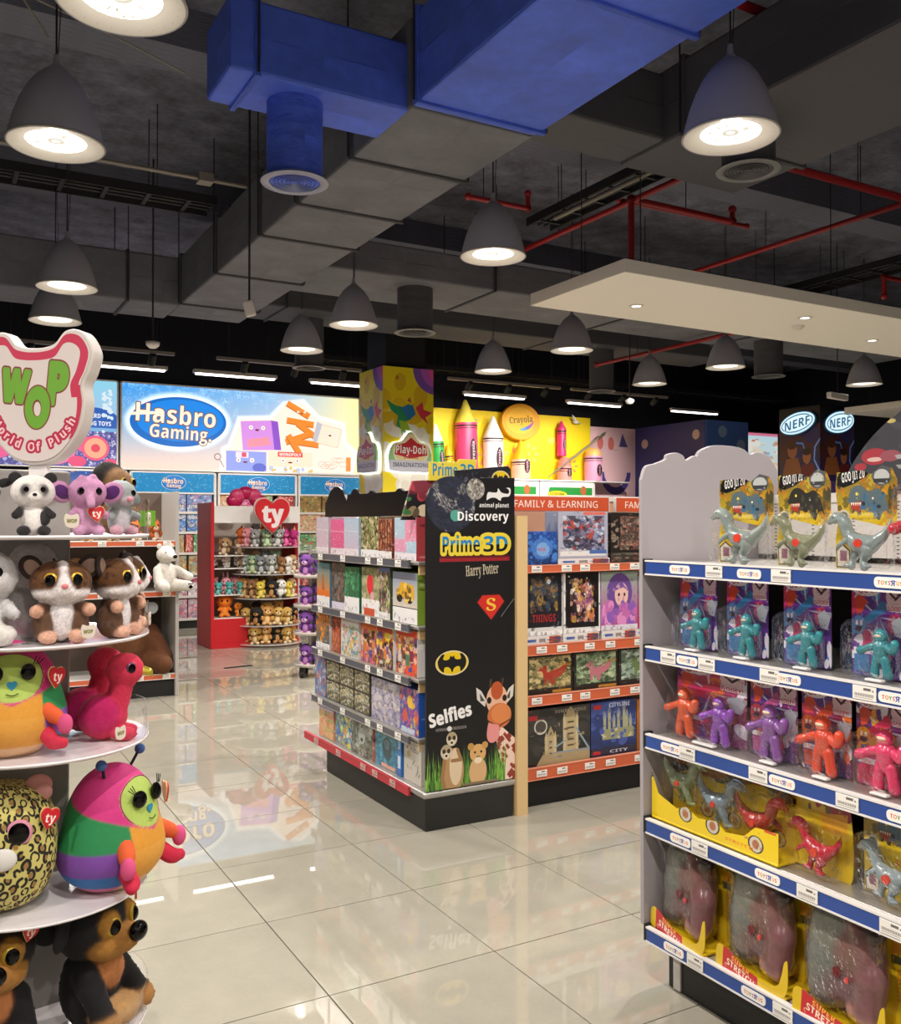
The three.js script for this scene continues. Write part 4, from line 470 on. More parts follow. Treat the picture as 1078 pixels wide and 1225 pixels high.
// ---------- puzzle island ----------
const island = thing('puzzle_island', 'black based island shelving holding puzzle boxes beside the printed panel', 'shelving', [0, 0, 0]);
part(island, 'plinth', rbox(0.5, 0.155, 1.24, 0.006), mat(0x201f1f, 0.45), [2.32, 0.078, -4.515]);
part(island, 'deck', rbox(0.53, 0.035, 1.42, 0.016, 4), steel, [2.325, 0.168, -4.6]);
part(island, 'core_panel', box(0.04, 1.35, 1.36), wood, [2.46, 0.86, -4.62]);
for (let k = 0; k < 14; k++) part(island, 'slat', box(0.008, 0.075, 1.36), wood, [2.436, 0.25 + k * 0.095, -4.62]);
part(island, 'corner_post', box(0.065, 1.5, 0.05), wood, [2.61, 0.75, -3.9]);
const islandShelves = [1.276, 0.962, 0.705, 0.42, 0.165];
islandShelves.forEach((y, i) => { if (i < 4) { part(island, 'shelf', rbox(0.36, 0.016, 1.37, 0.004), steel, [2.255, y - 0.008, -4.66]); for (const z of [-4.0, -5.32]) part(island, 'bracket', box(0.34, 0.05, 0.012), wood, [2.26, y - 0.04, z]); } rail(island, i === 4 ? 1.42 : 1.3, 0.036, i === 4 ? railRed : railGrey, [2.055, y - (i === 4 ? 0.005 : 0.012), i === 4 ? -4.74 : -4.68], -PI / 2, [-0.5, -0.2, 0.1, 0.33, 0.5].map((v, k) => v + 0.04 * ((i * 3 + k) % 3)), [], i === 4 ? railRed : steel, i === 4 ? pinkTag : priceMat); });
const ON = ['on the top shelf of the island', 'on the second shelf of the island', 'on the middle shelf of the island', 'on the fourth shelf of the island', 'on the bottom deck of the island'];
const ISL = [
  [[-5.36, -5.16, 'pastelgrey', 'pale grey pink puzzle box'], [-5.15, -4.94, 'pastelpink', 'hot pink puzzle box'], [-4.93, -4.72, 'pastelblue', 'powder blue and pink puzzle box'], [-4.71, -4.48, 'forest', 'puzzle box with mossy forest picture'], [-4.47, -4.3, 'redwood', 'puzzle box with red brown tree trunks'], [-4.29, -4.04, 'pastelmix', 'puzzle box of blue and pink squares']],
  [[-5.35, -5.14, 'orangetower', 'puzzle box with an iron tower at orange dusk'], [-5.13, -4.93, 'greystreet', 'puzzle box with a dark grey street'], [-4.92, -4.71, 'greenleaf', 'puzzle box with deep green leaves'], [-4.7, -4.47, 'tulip', 'puzzle box with a red bloom on tan'], [-4.46, -4.32, 'flowers', 'narrow puzzle box with meadow flowers'], [-4.31, -4.03, 'truck', 'puzzle box with a yellow digger truck']],
  [[-5.36, -5.14, 'sunsetgrey', 'puzzle box with orange sky over grey water'], [-5.13, -4.98, 'redcity', 'narrow rust red puzzle box'], [-4.97, -4.72, 'colourtown', 'puzzle box with a colourful town map'], [-4.71, -4.5, 'comicpink', 'pink comic puzzle box with white side'], [-4.49, -4.28, 'comicyellow', 'yellow comic puzzle box with white side'], [-4.27, -4.03, 'comicorange', 'orange comic puzzle box with white side']],
  [[-5.38, -5.2, 'blueorange', 'blue and orange puzzle box'], [-4.57, -4.22, 'lilaccity', 'lilac grey puzzle box with a crowded city'], [-4.21, -4.0, 'purpletoon', 'purple blue puzzle box with cartoon shapes']],
  [[-5.31, -5.08, 'peach', 'peach coloured puzzle box'], [-5.07, -4.83, 'blueyellow', 'blue and yellow puzzle box'], [-4.82, -4.53, 'wolves', 'puzzle box with grey wolves'], [-4.52, -4.25, 'tealsea', 'teal puzzle box with a sea animal'], [-4.24, -4.19, 'bluespine', 'thin blue puzzle box set on edge'], [-4.18, -3.99, 'greybox', 'grey white puzzle carton']],
];
const ISH = [0.222, 0.27, 0.225, 0.235, 0.215];
ISL.forEach((row, i) => row.forEach(([a, b, n, d], k) => carton('puzzle_box', d + ' ' + ON[i], b - a - 0.006, ISH[i] * (n === 'bluespine' ? 0.95 : 1 - 0.03 * ((k * 5 + i) % 3)), 0.2, A[n], [2.19 + 0.008 * (k % 2), islandShelves[i] + (i === 4 ? 0.021 : 0.001), (a + b) / 2], -PI / 2, 'puzzle boxes on the island')));
for (const [z, k] of [[-5.09, 0], [-4.885, 1], [-4.675, 2]]) for (const l of [0, 1]) carton('puzzle_box', 'small square grey brown puzzle box stacked in pairs on the fourth shelf', 0.2, 0.115, 0.2, A.miniart, [2.19, 0.421 + l * 0.116, z], -PI / 2, 'stacked small puzzle boxes');
// header cards behind the panel
solo('header_silhouette', 'black cloud shaped back of a header card on the island', 'header card', plate(poly([[-0.54, 0], ...[...Array(61)].map((_, i) => { const q = -0.54 + i * 0.018, d = (c, r, y) => y + Math.sqrt(Math.max(0, r * r - (q - c) ** 2)); return [q, Math.max(0.03, q > -0.2 ? 0.125 : 0, d(-0.37, 0.17, 0.005), d(-0.1, 0.075, 0.08), d(0.12, 0.05, 0.09), d(0.46, 0.06, 0.08))]; }), [0.54, 0]]), 0.012, 0.001), blackGloss, [2.11, 1.5, -4.69], [0, -PI / 2, 0]);
const headTex = canvas(512, 256, (x, W, H) => { const p = pen(x); p.fill('#1a1418', 0, 0, W, H).fill('#5a1a24', 0, 0, W, 110).specks(30, ['#7a2c38', '#3a2030', '#a83a44', '#3a4a6a'], 20, 50, 8, [0, 0, W, 120]).specks(30, ['#5a4a3a', '#8a7a5a', '#3a6a3a', '#c8b89a'], 14, 34, 4, [0, 120, W, 130]); });
solo('header_card', 'dark red printed header card behind the island panel', 'header card', plate(poly([[0, -0.02], [0.5, -0.02], [0.5, 0.2], [0.06, 0.17]]), 0.01, 0.001), mat(0xffffff, 0.4, { map: headTex }), [2.02, 1.5, -4.06]);
// printed end panel: outline with a planet bulging over its corner
const PW = 0.5, PH = 1.5; // metres; print uses the same frame, y down from the top
const panelTex = canvas(640, 1920, (x, W, H) => {
  const p = pen(x), u = W / PW, X = (m) => m * u, Y = (m) => H - m * u, r = rnd(44); p.fill('#131214', 0, 0, W, H);
  // planet and moon
  x.save(); x.beginPath(); x.arc(X(0.135), Y(1.365), X(0.135), 0, 2 * PI); x.clip(); p.fill('#23252e', 0, 0, W, H); for (let k = 0; k < 2600; k++) { const a = r(), b = r(), n = fbm(a * 4 + 2, b * 4, 7.7), lit = n > 0.06; x.globalAlpha = 0.35; p.ell(X(0.27 * a), Y(1.5 - 0.27 * b), 2 + r() * (lit ? 10 : 16), 1 + r() * 4, lit ? ['#b9b4ae', '#8e8a88', '#d0ccc6'][k % 3] : ['#1b1e2a', '#2c3a5c', '#3a3a40'][k % 3], 0.6 + 2 * n); } x.globalAlpha = 1; x.restore();
  x.save(); x.beginPath(); x.arc(X(0.272), Y(1.44), X(0.052), 0, 2 * PI); x.clip(); p.fill('#8f8a82', 0, 0, W, H); for (let k = 0; k < 60; k++) p.ell(X(0.272 + (r() - 0.5) * 0.1), Y(1.44 + (r() - 0.5) * 0.1), 4 + r() * 10, 4 + r() * 10, ['#5a5650', '#b4afa4', '#706b64'][k % 3]); x.restore();
  // elephant mark and words
  p.curve([X(0.335), Y(1.385), X(0.335), Y(1.43), X(0.37), Y(1.425), X(0.4), Y(1.425), X(0.4), Y(1.45), X(0.41), Y(1.44), X(0.42), Y(1.425), X(0.45), Y(1.42), X(0.465), Y(1.42), X(0.47), Y(1.435), X(0.455), Y(1.45), X(0.43), Y(1.445), X(0.48), Y(1.455), X(0.475), Y(1.405), X(0.44), Y(1.405), X(0.42), Y(1.4), X(0.42), Y(1.385), X(0.41), Y(1.385), X(0.39), Y(1.4), X(0.36), Y(1.4), X(0.335), Y(1.385)], null, 0, '#d9d6d3');
  p.text('animal planet', X(0.38), Y(1.362), X(0.03), '#dedbd8', { w: X(0.175) }).ell(X(0.158), Y(1.31), X(0.028), X(0.028), '#4f9a8a').text('Discovery', X(0.315), Y(1.308), X(0.062), '#e8e5e2', { w: X(0.3) });
  const prime = (a, y, w, h) => { p.text('Prime', a - w * 0.2, y, h, '#0d0f14', { w: w * 0.55, line: '#d8c23a', lw: h * 0.34, sy: 1.25 }).text('3D', a + w * 0.3, y, h, '#0d0f14', { w: w * 0.38, line: '#d8c23a', lw: h * 0.34, sy: 1.25 }); x.save(); x.beginPath(); x.rect(a - w, y - h, 2 * w, h * 1.02); x.clip(); p.text('Prime', a - w * 0.2, y, h, '#1a7ab8', { w: w * 0.55, sy: 1.25 }).text('3D', a + w * 0.3, y, h, '#1a7ab8', { w: w * 0.38, sy: 1.25 }); x.restore(); };
  prime(X(0.27), Y(1.17), X(0.4), X(0.085)); p.fill('#8f2028', X(0.07), Y(1.105), X(0.4), X(0.018)).fill('#5c161c', X(0.07), Y(1.115), X(0.4), X(0.008));
  p.text('Harry Potter', X(0.31), Y(1.045), X(0.05), '#b8ac94', { face: 'serif', w: X(0.19), sy: 1.4, rot: -0.06 });
  // shield mark
  p.poly([[0.28, 0.885], [0.31, 0.92], [0.41, 0.92], [0.44, 0.885], [0.362, 0.795]].map(([a, b]) => [X(a), Y(b)]), '#c02a22', '#4a1a14', 5).text('S', X(0.362), Y(0.872), X(0.085), '#e0b43a', { face: 'serif', w: X(0.065) });
  // oval bat mark
  p.ell(X(0.14), Y(0.6), X(0.092), X(0.06), '#d8c8a0').ell(X(0.14), Y(0.6), X(0.086), X(0.054), '#d8b81c'); p.curve([X(0.06), Y(0.61), X(0.07), Y(0.63), X(0.085), Y(0.645), X(0.1), Y(0.645), X(0.085), Y(0.615), X(0.125), Y(0.615), X(0.13), Y(0.64), X(0.135), Y(0.63), X(0.145), Y(0.63), X(0.15), Y(0.64), X(0.155), Y(0.615), X(0.195), Y(0.615), X(0.18), Y(0.645), X(0.195), Y(0.645), X(0.21), Y(0.63), X(0.22), Y(0.61), X(0.215), Y(0.58), X(0.195), Y(0.56), X(0.185), Y(0.555), X(0.185), Y(0.585), X(0.15), Y(0.58), X(0.14), Y(0.548), X(0.13), Y(0.58), X(0.095), Y(0.585), X(0.095), Y(0.555), X(0.085), Y(0.56), X(0.065), Y(0.58), X(0.06), Y(0.61)], null, 0, '#131214');
  p.path([[X(0.42), Y(0.81)], [X(0.5), Y(0.9)]], '#7a7a80', 4);
  // giraffe
  const ear = (s) => p.poly([[0.385 + s * 0.05, 0.4], [0.385 + s * 0.08, 0.45], [0.385 + s * 0.11, 0.47], [0.385 + s * 0.105, 0.41], [0.385 + s * 0.06, 0.37]].map(([a, b]) => [X(a), Y(b)]), '#cfc9c0').poly([[0.385 + s * 0.06, 0.4], [0.385 + s * 0.09, 0.44], [0.385 + s * 0.085, 0.4]].map(([a, b]) => [X(a), Y(b)]), '#4a4640');
  ear(-1); ear(1); x.save(); x.beginPath(); x.moveTo(X(0.38), Y(0.3)); x.bezierCurveTo(X(0.38), Y(0.2), X(0.42), Y(0.1), X(0.44), Y(0)); x.lineTo(X(0.52), Y(0)); x.lineTo(X(0.5), Y(0.2)); x.closePath(); x.clip(); p.fill('#e2c4b4', 0, 0, W, H); for (let k = 0; k < 60; k++) p.within(X(0.36 + 0.15 * r()), Y(-0.02 + 0.33 * r()), 1, 1, () => p.fill('#8a3a2c', -18, -9, 36, 20), 0.9); x.restore();
  p.path([[X(0.355), Y(0.44)], [X(0.36), Y(0.5)]], '#4a3428', 16).path([[X(0.42), Y(0.45)], [X(0.43), Y(0.5)]], '#4a3428', 16);
  p.ell(X(0.395), Y(0.4), X(0.062), X(0.075), '#d8a98a').ell(X(0.395), Y(0.445), X(0.035), X(0.045), '#b0502c').ell(X(0.35), Y(0.4), X(0.013), X(0.016), '#1c1412').ell(X(0.44), Y(0.405), X(0.013), X(0.016), '#1c1412').ell(X(0.41), Y(0.32), X(0.07), X(0.062), '#c06a3c').ell(X(0.42), Y(0.33), X(0.058), X(0.048), '#d07e4a').path([[X(0.345), Y(0.3)], [X(0.4), Y(0.265)], [X(0.47), Y(0.295)]], '#5a2c1c', 8).curve([X(0.345), Y(0.29), X(0.33), Y(0.23), X(0.35), Y(0.19), X(0.38), Y(0.19), X(0.41), Y(0.21), X(0.41), Y(0.27), X(0.4), Y(0.275)], null, 0, '#d88a86');
  p.text('Selfies', X(0.13), Y(0.35), X(0.085), '#e8e5e2', { w: X(0.24), rot: -0.17, line: '#e8e5e2', lw: 6 }).text('HOWARD ROBINSON', X(0.135), Y(0.285), X(0.02), '#8f8b88', { w: X(0.17) }).ell(X(0.125), Y(0.285), X(0.013), X(0.013), '#d8d4d0');
  // grass, meerkats, cub
  for (let k = 0; k < 260; k++) { const a = r() * 0.44, b = (a < 0.12 || (a > 0.2 && a < 0.44) ? 0.06 : 0.03) + r() * 0.15; p.poly([[X(a - 0.004), Y(0)], [X(a + 0.004), Y(0)], [X(a + (r() - 0.5) * 0.05), Y(b)]], ['#4a7a2c', '#6a9a3a', '#8ab84a', '#2f5a24'][k % 4]); }
  p.ell(X(0.145), Y(0.08), X(0.06), X(0.11), '#b08a5e').ell(X(0.16), Y(0.1), X(0.035), X(0.09), '#d8c2a2').path([[X(0.1), Y(0.15)], [X(0.085), Y(0.05)], [X(0.1), Y(0)]], '#9a744a', 26).path([[X(0.17), Y(0.18)], [X(0.188), Y(0.13)], [X(0.14), Y(0.13)]], '#9a744a', 22);
  for (const [a, b, q] of [[0.138, 0.235, 1], [0.108, 0.175, 1.05]]) p.ell(X(a), Y(b), X(0.03 * q), X(0.034 * q), '#c9bda6').ell(X(a), Y(b + 0.016), X(0.024 * q), X(0.018 * q), '#a89878').ell(X(a - 0.013), Y(b + 0.004), X(0.009), X(0.011), '#3a2c22').ell(X(a + 0.013), Y(b + 0.004), X(0.009), X(0.011), '#3a2c22').ell(X(a), Y(b - 0.016), X(0.013), X(0.013), '#dccfb8').ell(X(a), Y(b - 0.018), X(0.007), X(0.006), '#1c1412');
  p.ell(X(0.285), Y(0.06), X(0.05), X(0.07), '#cfa676').ell(X(0.285), Y(0.15), X(0.046), X(0.044), '#d2a468').ell(X(0.245), Y(0.185), X(0.018), X(0.018), '#c0904e').ell(X(0.325), Y(0.185), X(0.018), X(0.018), '#c0904e').ell(X(0.268), Y(0.155), X(0.006), X(0.006), '#1c1410').ell(X(0.304), Y(0.155), X(0.006), X(0.006), '#1c1410').ell(X(0.286), Y(0.128), X(0.012), X(0.008), '#3a241a').ell(X(0.286), Y(0.115), X(0.022), X(0.016), '#e6d2b4').fill('#7a6a54', X(0.2), Y(0.012), X(0.2), X(0.012));
});
{ const s = new THREE.Shape(); s.moveTo(0.0, 0); s.lineTo(PW, 0); s.lineTo(PW, 1.5); s.lineTo(0.3, 1.495); s.absarc(0.272, 1.44, 0.053, 1.0, 2.3, false); s.lineTo(0.21, 1.478); s.absarc(0.135, 1.365, 0.135, 0.98, 3.14, false); s.lineTo(0.0, 1.2); s.closePath();
  const t = thing('printed_end_panel', 'tall black end panel printed with planet, logos, giraffe and meerkats', 'display panel', [2.075, 0.19, -3.905], 0.0); const g = plate(s, 0.012, 0.0008, 32), p = g.attributes.position, uv = g.attributes.uv; for (let i = 0; i < p.count; i++) uv.setXY(i, p.getX(i) / PW, p.getY(i) / PH); part(t, 'board', g, mat(0xffffff, 0.35, { map: panelTex }), [0, 0, 0.0]); }
{ const tex = canvas(512, 256, (x, W, H) => { const p = pen(x); p.fill('#16161c', 0, 0, W, H).specks(60, ['#2c2e3c', '#4a4c5c', '#24242e'], 8, 24, 5, [0, 0, W, H]).ell(410, 110, 84, 70, '#d8c8a0').ell(410, 110, 78, 64, '#d8b81c'); p.poly([[340, 90], [370, 70], [385, 100], [400, 80], [410, 92], [420, 80], [435, 100], [450, 70], [480, 90], [470, 140], [440, 130], [410, 165], [380, 130], [350, 140]], '#16161c'); });
  const t = thing('header_board', 'dark header board with yellow bat oval rising above the end panel', 'header card', [2.29, 1.6, -4.0]); part(t, 'board', plate(poly([[0, 0], [0.33, 0], [0.325, 0.14], [0.31, 0.155], [0, 0.125]]), 0.01, 0.001), mat(0xffffff, 0.4, { map: tex })); part(t, 'foot', box(0.3, 0.15, 0.008), black, [0.15, -0.07, 0]);
  const tex2 = canvas(512, 160, (x, W, H) => { const p = pen(x); p.fill('#d8c23a', 0, 0, W, H).text('Prime', 165, 82, 120, '#1f78ac', { w: 280 }).text('3D', 410, 82, 130, '#1f78ac', { w: 170 }); });
  solo('topper_sign', 'small blue and yellow word sign standing over the printed planet', 'sign', plate(poly([[-0.13, -0.05], [0.13, -0.05], [0.14, 0.06], [0.04, 0.06], [0.03, 0.045], [-0.13, 0.04]]), 0.012, 0.001), mat(0xffffff, 0.4, { map: tex2 }), [2.3, 1.725, -4.05]); }

// ---------- learning gondola ----------
const learn = thing('learning_gondola', 'shelving with orange price rails and orange header boards', 'shelving', [0, 0, 0]);
part(learn, 'plinth', box(2.0, 0.15, 0.42), black, [3.66, 0.075, -4.19]); part(learn, 'back_panel', box(2.0, 1.45, 0.03), mat(0xb98a70, 0.6), [3.66, 0.87, -4.4]); part(learn, 'side_panel', box(0.02, 1.3, 0.4), mat(0x3a302c, 0.6), [2.655, 0.8, -4.2]);
const learnShelves = [1.24, 0.832, 0.575, 0.205];
learnShelves.forEach((y, i) => { part(learn, 'shelf', rbox(2.0, 0.018, 0.44, 0.004), steel, [3.66, y - 0.009, -4.17]); rail(learn, 2.0, [0.036, 0.05, 0.05, 0.06][i], railOrange, [3.66, y - [0.012, 0.02, 0.022, 0.025][i], -3.93], 0, [-0.93, -0.77, -0.62, -0.45, -0.28, -0.05, 0.15, 0.4].map((v, k) => v + 0.03 * ((i + k) % 2)), [], lipOrange); });
const learnTex = canvas(1024, 112, (x, W, H) => { const p = pen(x); p.fill('#c9512c', 0, 0, W, H).text('FAMILY & LEARNING', 500, 58, 74, '#f3e3d6', { w: 830, font: '' }); });
for (const [a, b] of [[2.7, 3.42], [3.47, 4.2]]) { const h = part(learn, 'header', rbox(b - a, 0.085, 0.025, 0.003), offWhite, [(a + b) / 2, 1.57, -4.2]); part(h, 'printed_face', new THREE.PlaneGeometry(b - a - 0.006, 0.079), mat(0xffffff, 0.45, { map: learnTex }), [0, 0, 0.0135]); }
part(learn, 'top_rail', box(2.0, 0.03, 0.05), offWhite, [3.66, 1.608, -4.4]); for (const x of [2.75, 3.445, 4.15]) part(learn, 'header_post', box(0.02, 0.12, 0.15), offWhite, [x, 1.56, -4.3]);
const LB = (n, d, x0, x1, y0, y1, dep = 0.12, z = -3.955) => carton('game_box', d, x1 - x0, y1 - y0, dep, A[n], [(x0 + x1) / 2, y0, z - dep / 2], 0, 'boxed games on the learning shelves');
LB('bluelagoon', 'small deep blue game box on the top learning shelf', 2.68, 2.885, 1.241, 1.42); LB('whitelow', 'low white game box lying under the grey picture box', 2.89, 3.235, 1.241, 1.276, 0.2); LB('heroes', 'large grey framed picture game box lying upright on white box', 2.89, 3.222, 1.277, 1.525); LB('darklow', 'low dark game box under the brown mosaic box', 3.245, 3.56, 1.241, 1.3, 0.2); LB('mosaic', 'dark box with brown mosaic picture on the top learning shelf', 3.245, 3.56, 1.301, 1.522);
for (const [k, x] of [2.79, 3.04, 3.3, 3.54].entries()) LB('whitelow', 'low white puzzle box lying along the second learning shelf', x - 0.12, x + 0.12, 0.833, 0.88, 0.2, -3.95 - 0.003 * k).userData.group = 'low white boxes';
LB('darkposter', 'dark poster style puzzle box with red lettering', 2.68, 2.92, 0.881, 1.2); LB('ornate', 'black puzzle box with ornate picture in a dotted frame', 2.925, 3.17, 0.881, 1.2); LB('purplegirl', 'puzzle box with a purple haired doll face', 3.175, 3.43, 0.881, 1.2); LB('pinkfashion', 'red and pink puzzle box at the end of the second shelf', 3.435, 3.68, 0.881, 1.17);
LB('dinored', 'dark game box with a red dinosaur', 2.69, 2.985, 0.576, 0.783); LB('dinopink', 'dark game box with a pink dinosaur', 2.992, 3.29, 0.576, 0.783); LB('dinogreen', 'dark game box with a green dinosaur', 3.297, 3.6, 0.576, 0.783);
LB('bridge', 'large dark model kit box with a tower bridge', 2.69, 3.1, 0.206, 0.502); LB('bluelow', 'low dark model kit box under the castle box', 3.105, 3.418, 0.206, 0.25, 0.2); LB('castle', 'blue model kit box with a spired castle', 3.105, 3.418, 0.251, 0.5); LB('archorange', 'orange model kit box with a stone arch', 3.424, 3.68, 0.206, 0.49);

// ---------- boxed games on the back wall ----------
const WB = (n, d, x, y, w, h, g) => carton('board_game', d, w, h, 0.24, A[n], [x, y + 0.001, -13.13], 0, g);
for (const x of [2.62, 2.98, 3.34]) { WB('gamebattle', 'pale blue battle board game box on the top back wall shelf', x, 1.617, 0.345, 0.24, 'blue board games in the first bay'); WB('gameblue', 'mid blue board game box on the second back wall shelf', x, 1.34, 0.345, 0.24, 'blue board games in the first bay'); }
WB('gamered', 'narrow red board game on the third back wall shelf', 3.2, 1.05, 0.1, 0.25); WB('gamemap', 'tan map board game on the third back wall shelf', 3.02, 1.05, 0.22, 0.25); WB('gamegreen', 'green board game on the third back wall shelf', 3.38, 1.05, 0.24, 0.25);
for (const x of [3.0, 3.36]) { WB('gamemap', 'blue and tan map board game on the fourth back wall shelf', x, 0.763, 0.33, 0.24, 'map board games'); WB('gamewhite', 'white board game with red title on the fifth shelf', x, 0.451, 0.345, 0.26, 'white board games'); WB('gamepink', 'pink board game with white title on the lowest shelf', x, 0.14, 0.345, 0.26, 'pink board games'); }
for (const [x, n, d] of [[3.74, 'gametan', 'tan board game above the red plush stand'], [3.98, 'craftpink', 'magenta craft box above the heart sign'], [4.28, 'gamegreen', 'green board game behind the heart sign'], [4.6, 'gamered', 'red board game behind the heart sign']]) WB(n, d, x, 1.617, 0.24, 0.23);
for (const [y, n, d] of [[1.617, 'gamebrown', 'brown board game on the top shelf beside the heart sign'], [1.34, 'gametan', 'tan board game on the second shelf beside the heart sign'], [1.05, 'gamegreen', 'green board game on the third shelf beside the heart sign'], [0.763, 'gamebrown', 'brown board game on the fourth shelf beside the purple plush'], [0.451, 'gamered', 'red board game on the fifth shelf beside the purple plush']]) for (const x of [4.98, 5.34]) WB(n, d, x, y, 0.34, 0.24, 'board games beside the heart sign');
for (const [x, n, d] of [[1.45, 'gamebrown', 'brown board game under the sky header'], [1.78, 'gameblue', 'blue board game under the sky header'], [2.13, 'gametan', 'tan board game under the sky header']]) WB(n, d, x, 1.617, 0.31, 0.24);
// ---------- plush toys ----------
const E3 = (x, y, z, rx, ry, rz, c) => ({ k: 0, p: [x, y, z, rx, ry ?? rx, rz ?? rx], c });
const L3 = (a, ra, b, rb, c) => ({ k: 1, p: [...a, ra, ...b, rb], c });
const pd = (q, x, y, z) => { const p = q.p; if (q.k === 0) { const a = (x - p[0]) / p[3], b = (y - p[1]) / p[4], c = (z - p[2]) / p[5], l = Math.sqrt(a * a + b * b + c * c); return (l - 1) * Math.min(p[3], p[4], p[5]) * (l > 1 ? 1.15 : 1); } const ux = p[4] - p[0], uy = p[5] - p[1], uz = p[6] - p[2], vx = x - p[0], vy = y - p[1], vz = z - p[2], t = Math.max(0, Math.min(1, (ux * vx + uy * vy + uz * vz) / (ux * ux + uy * uy + uz * uz))); return Math.hypot(vx - ux * t, vy - uy * t, vz - uz * t) - (p[3] + (p[7] - p[3]) * t); };
const JITTER = [[1, 0, 0], [-1, 0, 0], [0, 1, 0], [0, -1, 0], [0, 0, 1], [0, 0, -1]];
// One continuous soft body from joined ellipsoids and tapered limbs; colours follow the nearest piece or paint().
function softBody(prims, { k = 0.05, res = 46, fur = 0.006, freq = 40, paint, s = 1, mottle = 0.12, sharp = 90, grain = 1 } = {}) {
  const lo = [9, 9, 9], hi = [-9, -9, -9];
  for (const q of prims) { const c = q.k ? [[q.p[0], q.p[1], q.p[2], q.p[3], q.p[3], q.p[3]], [q.p[4], q.p[5], q.p[6], q.p[7], q.p[7], q.p[7]]] : [q.p]; for (const e of c) for (let i = 0; i < 3; i++) { lo[i] = Math.min(lo[i], e[i] - e[3 + i]); hi[i] = Math.max(hi[i], e[i] + e[3 + i]); } }
  const ctr = lo.map((v, i) => (v + hi[i]) / 2), S = Math.max(...lo.map((v, i) => hi[i] - v)) / 2 * 1.12 + k * 0.5;
  const mc = new MarchingCubes(res, mat(0xffffff), false, false, 90000); mc.isolation = 0; const h = res / 2;
  for (let kz = 0, n = 0; kz < res; kz++) for (let j = 0; j < res; j++) for (let i = 0; i < res; i++, n++) { const x = ctr[0] + (i - h) / h * S, y = ctr[1] + (j - h) / h * S, z = ctr[2] + (kz - h) / h * S; let d = 9; for (const q of prims) { const e = pd(q, x, y, z), m = Math.max(k - Math.abs(d - e), 0) / k; d = Math.min(d, e) - m * m * k * 0.25; } mc.field[n] = -d; }
  mc.update(); const n = mc.count, P = new Float32Array(n * 3), N = new Float32Array(n * 3), C = new Float32Array(n * 3), col = new THREE.Color(), tmp = new THREE.Color();
  const cols = prims.map((q) => new THREE.Color(q.c));
  for (let v = 0; v < n; v++) {
    const x = ctr[0] + mc.positionArray[3 * v] * S, y = ctr[1] + mc.positionArray[3 * v + 1] * S, z = ctr[2] + mc.positionArray[3 * v + 2] * S; let nx = mc.normalArray[3 * v], ny = mc.normalArray[3 * v + 1], nz = mc.normalArray[3 * v + 2]; const l = Math.hypot(nx, ny, nz) || 1; nx /= l; ny /= l; nz /= l;
    let W = 0; col.setRGB(0, 0, 0); prims.forEach((q, i) => { const w = Math.exp(-Math.max(0, pd(q, x, y, z)) * sharp); W += w; col.r += cols[i].r * w; col.g += cols[i].g * w; col.b += cols[i].b * w; }); col.multiplyScalar(1 / W);
    if (paint) { const q = S / res * 0.8; let R = 0, G = 0, B = 0; for (const [a, b, c] of JITTER) { const p = paint(x + a * q, y + b * q, z + c * q); if (p != null) tmp.set(p); else tmp.copy(col); R += tmp.r; G += tmp.g; B += tmp.b; } col.setRGB(R / 6, G / 6, B / 6); }
    const m = 1 + mottle * 2 * perlin.noise(x * 60 * grain, y * 60 * grain, z * 60 * grain) + mottle * perlin.noise(x * 17 * grain, y * 17 * grain, z * 17 * grain); const f = fur * (perlin.noise(x * freq, y * freq, z * freq) + 0.6 * perlin.noise(x * freq * 2.6, y * freq * 2.6, z * freq * 2.6));
    P[3 * v] = (x + nx * f) * s; P[3 * v + 1] = (y + ny * f) * s; P[3 * v + 2] = (z + nz * f) * s; N[3 * v] = nx; N[3 * v + 1] = ny; N[3 * v + 2] = nz; C[3 * v] = col.r * m; C[3 * v + 1] = col.g * m; C[3 * v + 2] = col.b * m;
  }
  const g = new THREE.BufferGeometry(); g.setAttribute('position', new THREE.BufferAttribute(P, 3)); g.setAttribute('normal', new THREE.BufferAttribute(N, 3)); g.setAttribute('color', new THREE.BufferAttribute(C, 3)); return g;
}
// ---------- gondola of carded stretch toys ----------
const CARD = {}; const CARDS = []; const card = (n, d) => { CARD[n] = CARDS.length; CARDS.push(d); };
const splat = (p, w, a = 0.3, b = 0.09, s = 0.13) => p.poly([[a - s * 2.1, b + s * 0.7], [a - s * 1.9, b - s * 0.1], [a - s, b - s * 0.6], [a + s * 2.4, b - s * 0.7], [a + s * 1.7, b + s * 0.1], [a + s * 0.2, b + s * 0.6], [a - s * 1.2, b + s * 0.9]], '#0e0d10').text(w, a, b, s, '#f2efe8', { rot: -0.12, w: s * 3, line: '#0e0d10', lw: s * 0.1 });
const theropod = (p, c1, c2) => { p.curve([0.2, 0.34, 0.26, 0.2, 0.44, 0.18, 0.55, 0.26, 0.7, 0.2, 0.82, 0.3, 0.9, 0.5, 0.84, 0.42, 0.76, 0.46, 0.72, 0.55, 0.62, 0.44, 0.5, 0.44, 0.46, 0.4, 0.36, 0.46, 0.3, 0.4, 0.2, 0.34], null, 0, c1).poly([[0.24, 0.36], [0.44, 0.34], [0.4, 0.44], [0.28, 0.42]], '#a83a2c').ell(0.36, 0.27, 0.02, 0.016, '#e8d84a').specks(16, [c2, '#e6e6da', '#2a2c30'], 0.012, 0.035, 9, [0.4, 0.24, 0.45, 0.24]); for (let k = 0; k < 5; k++) p.poly([[0.26 + k * 0.035, 0.355], [0.275 + k * 0.035, 0.39], [0.29 + k * 0.035, 0.352]], '#f0ead8'); };
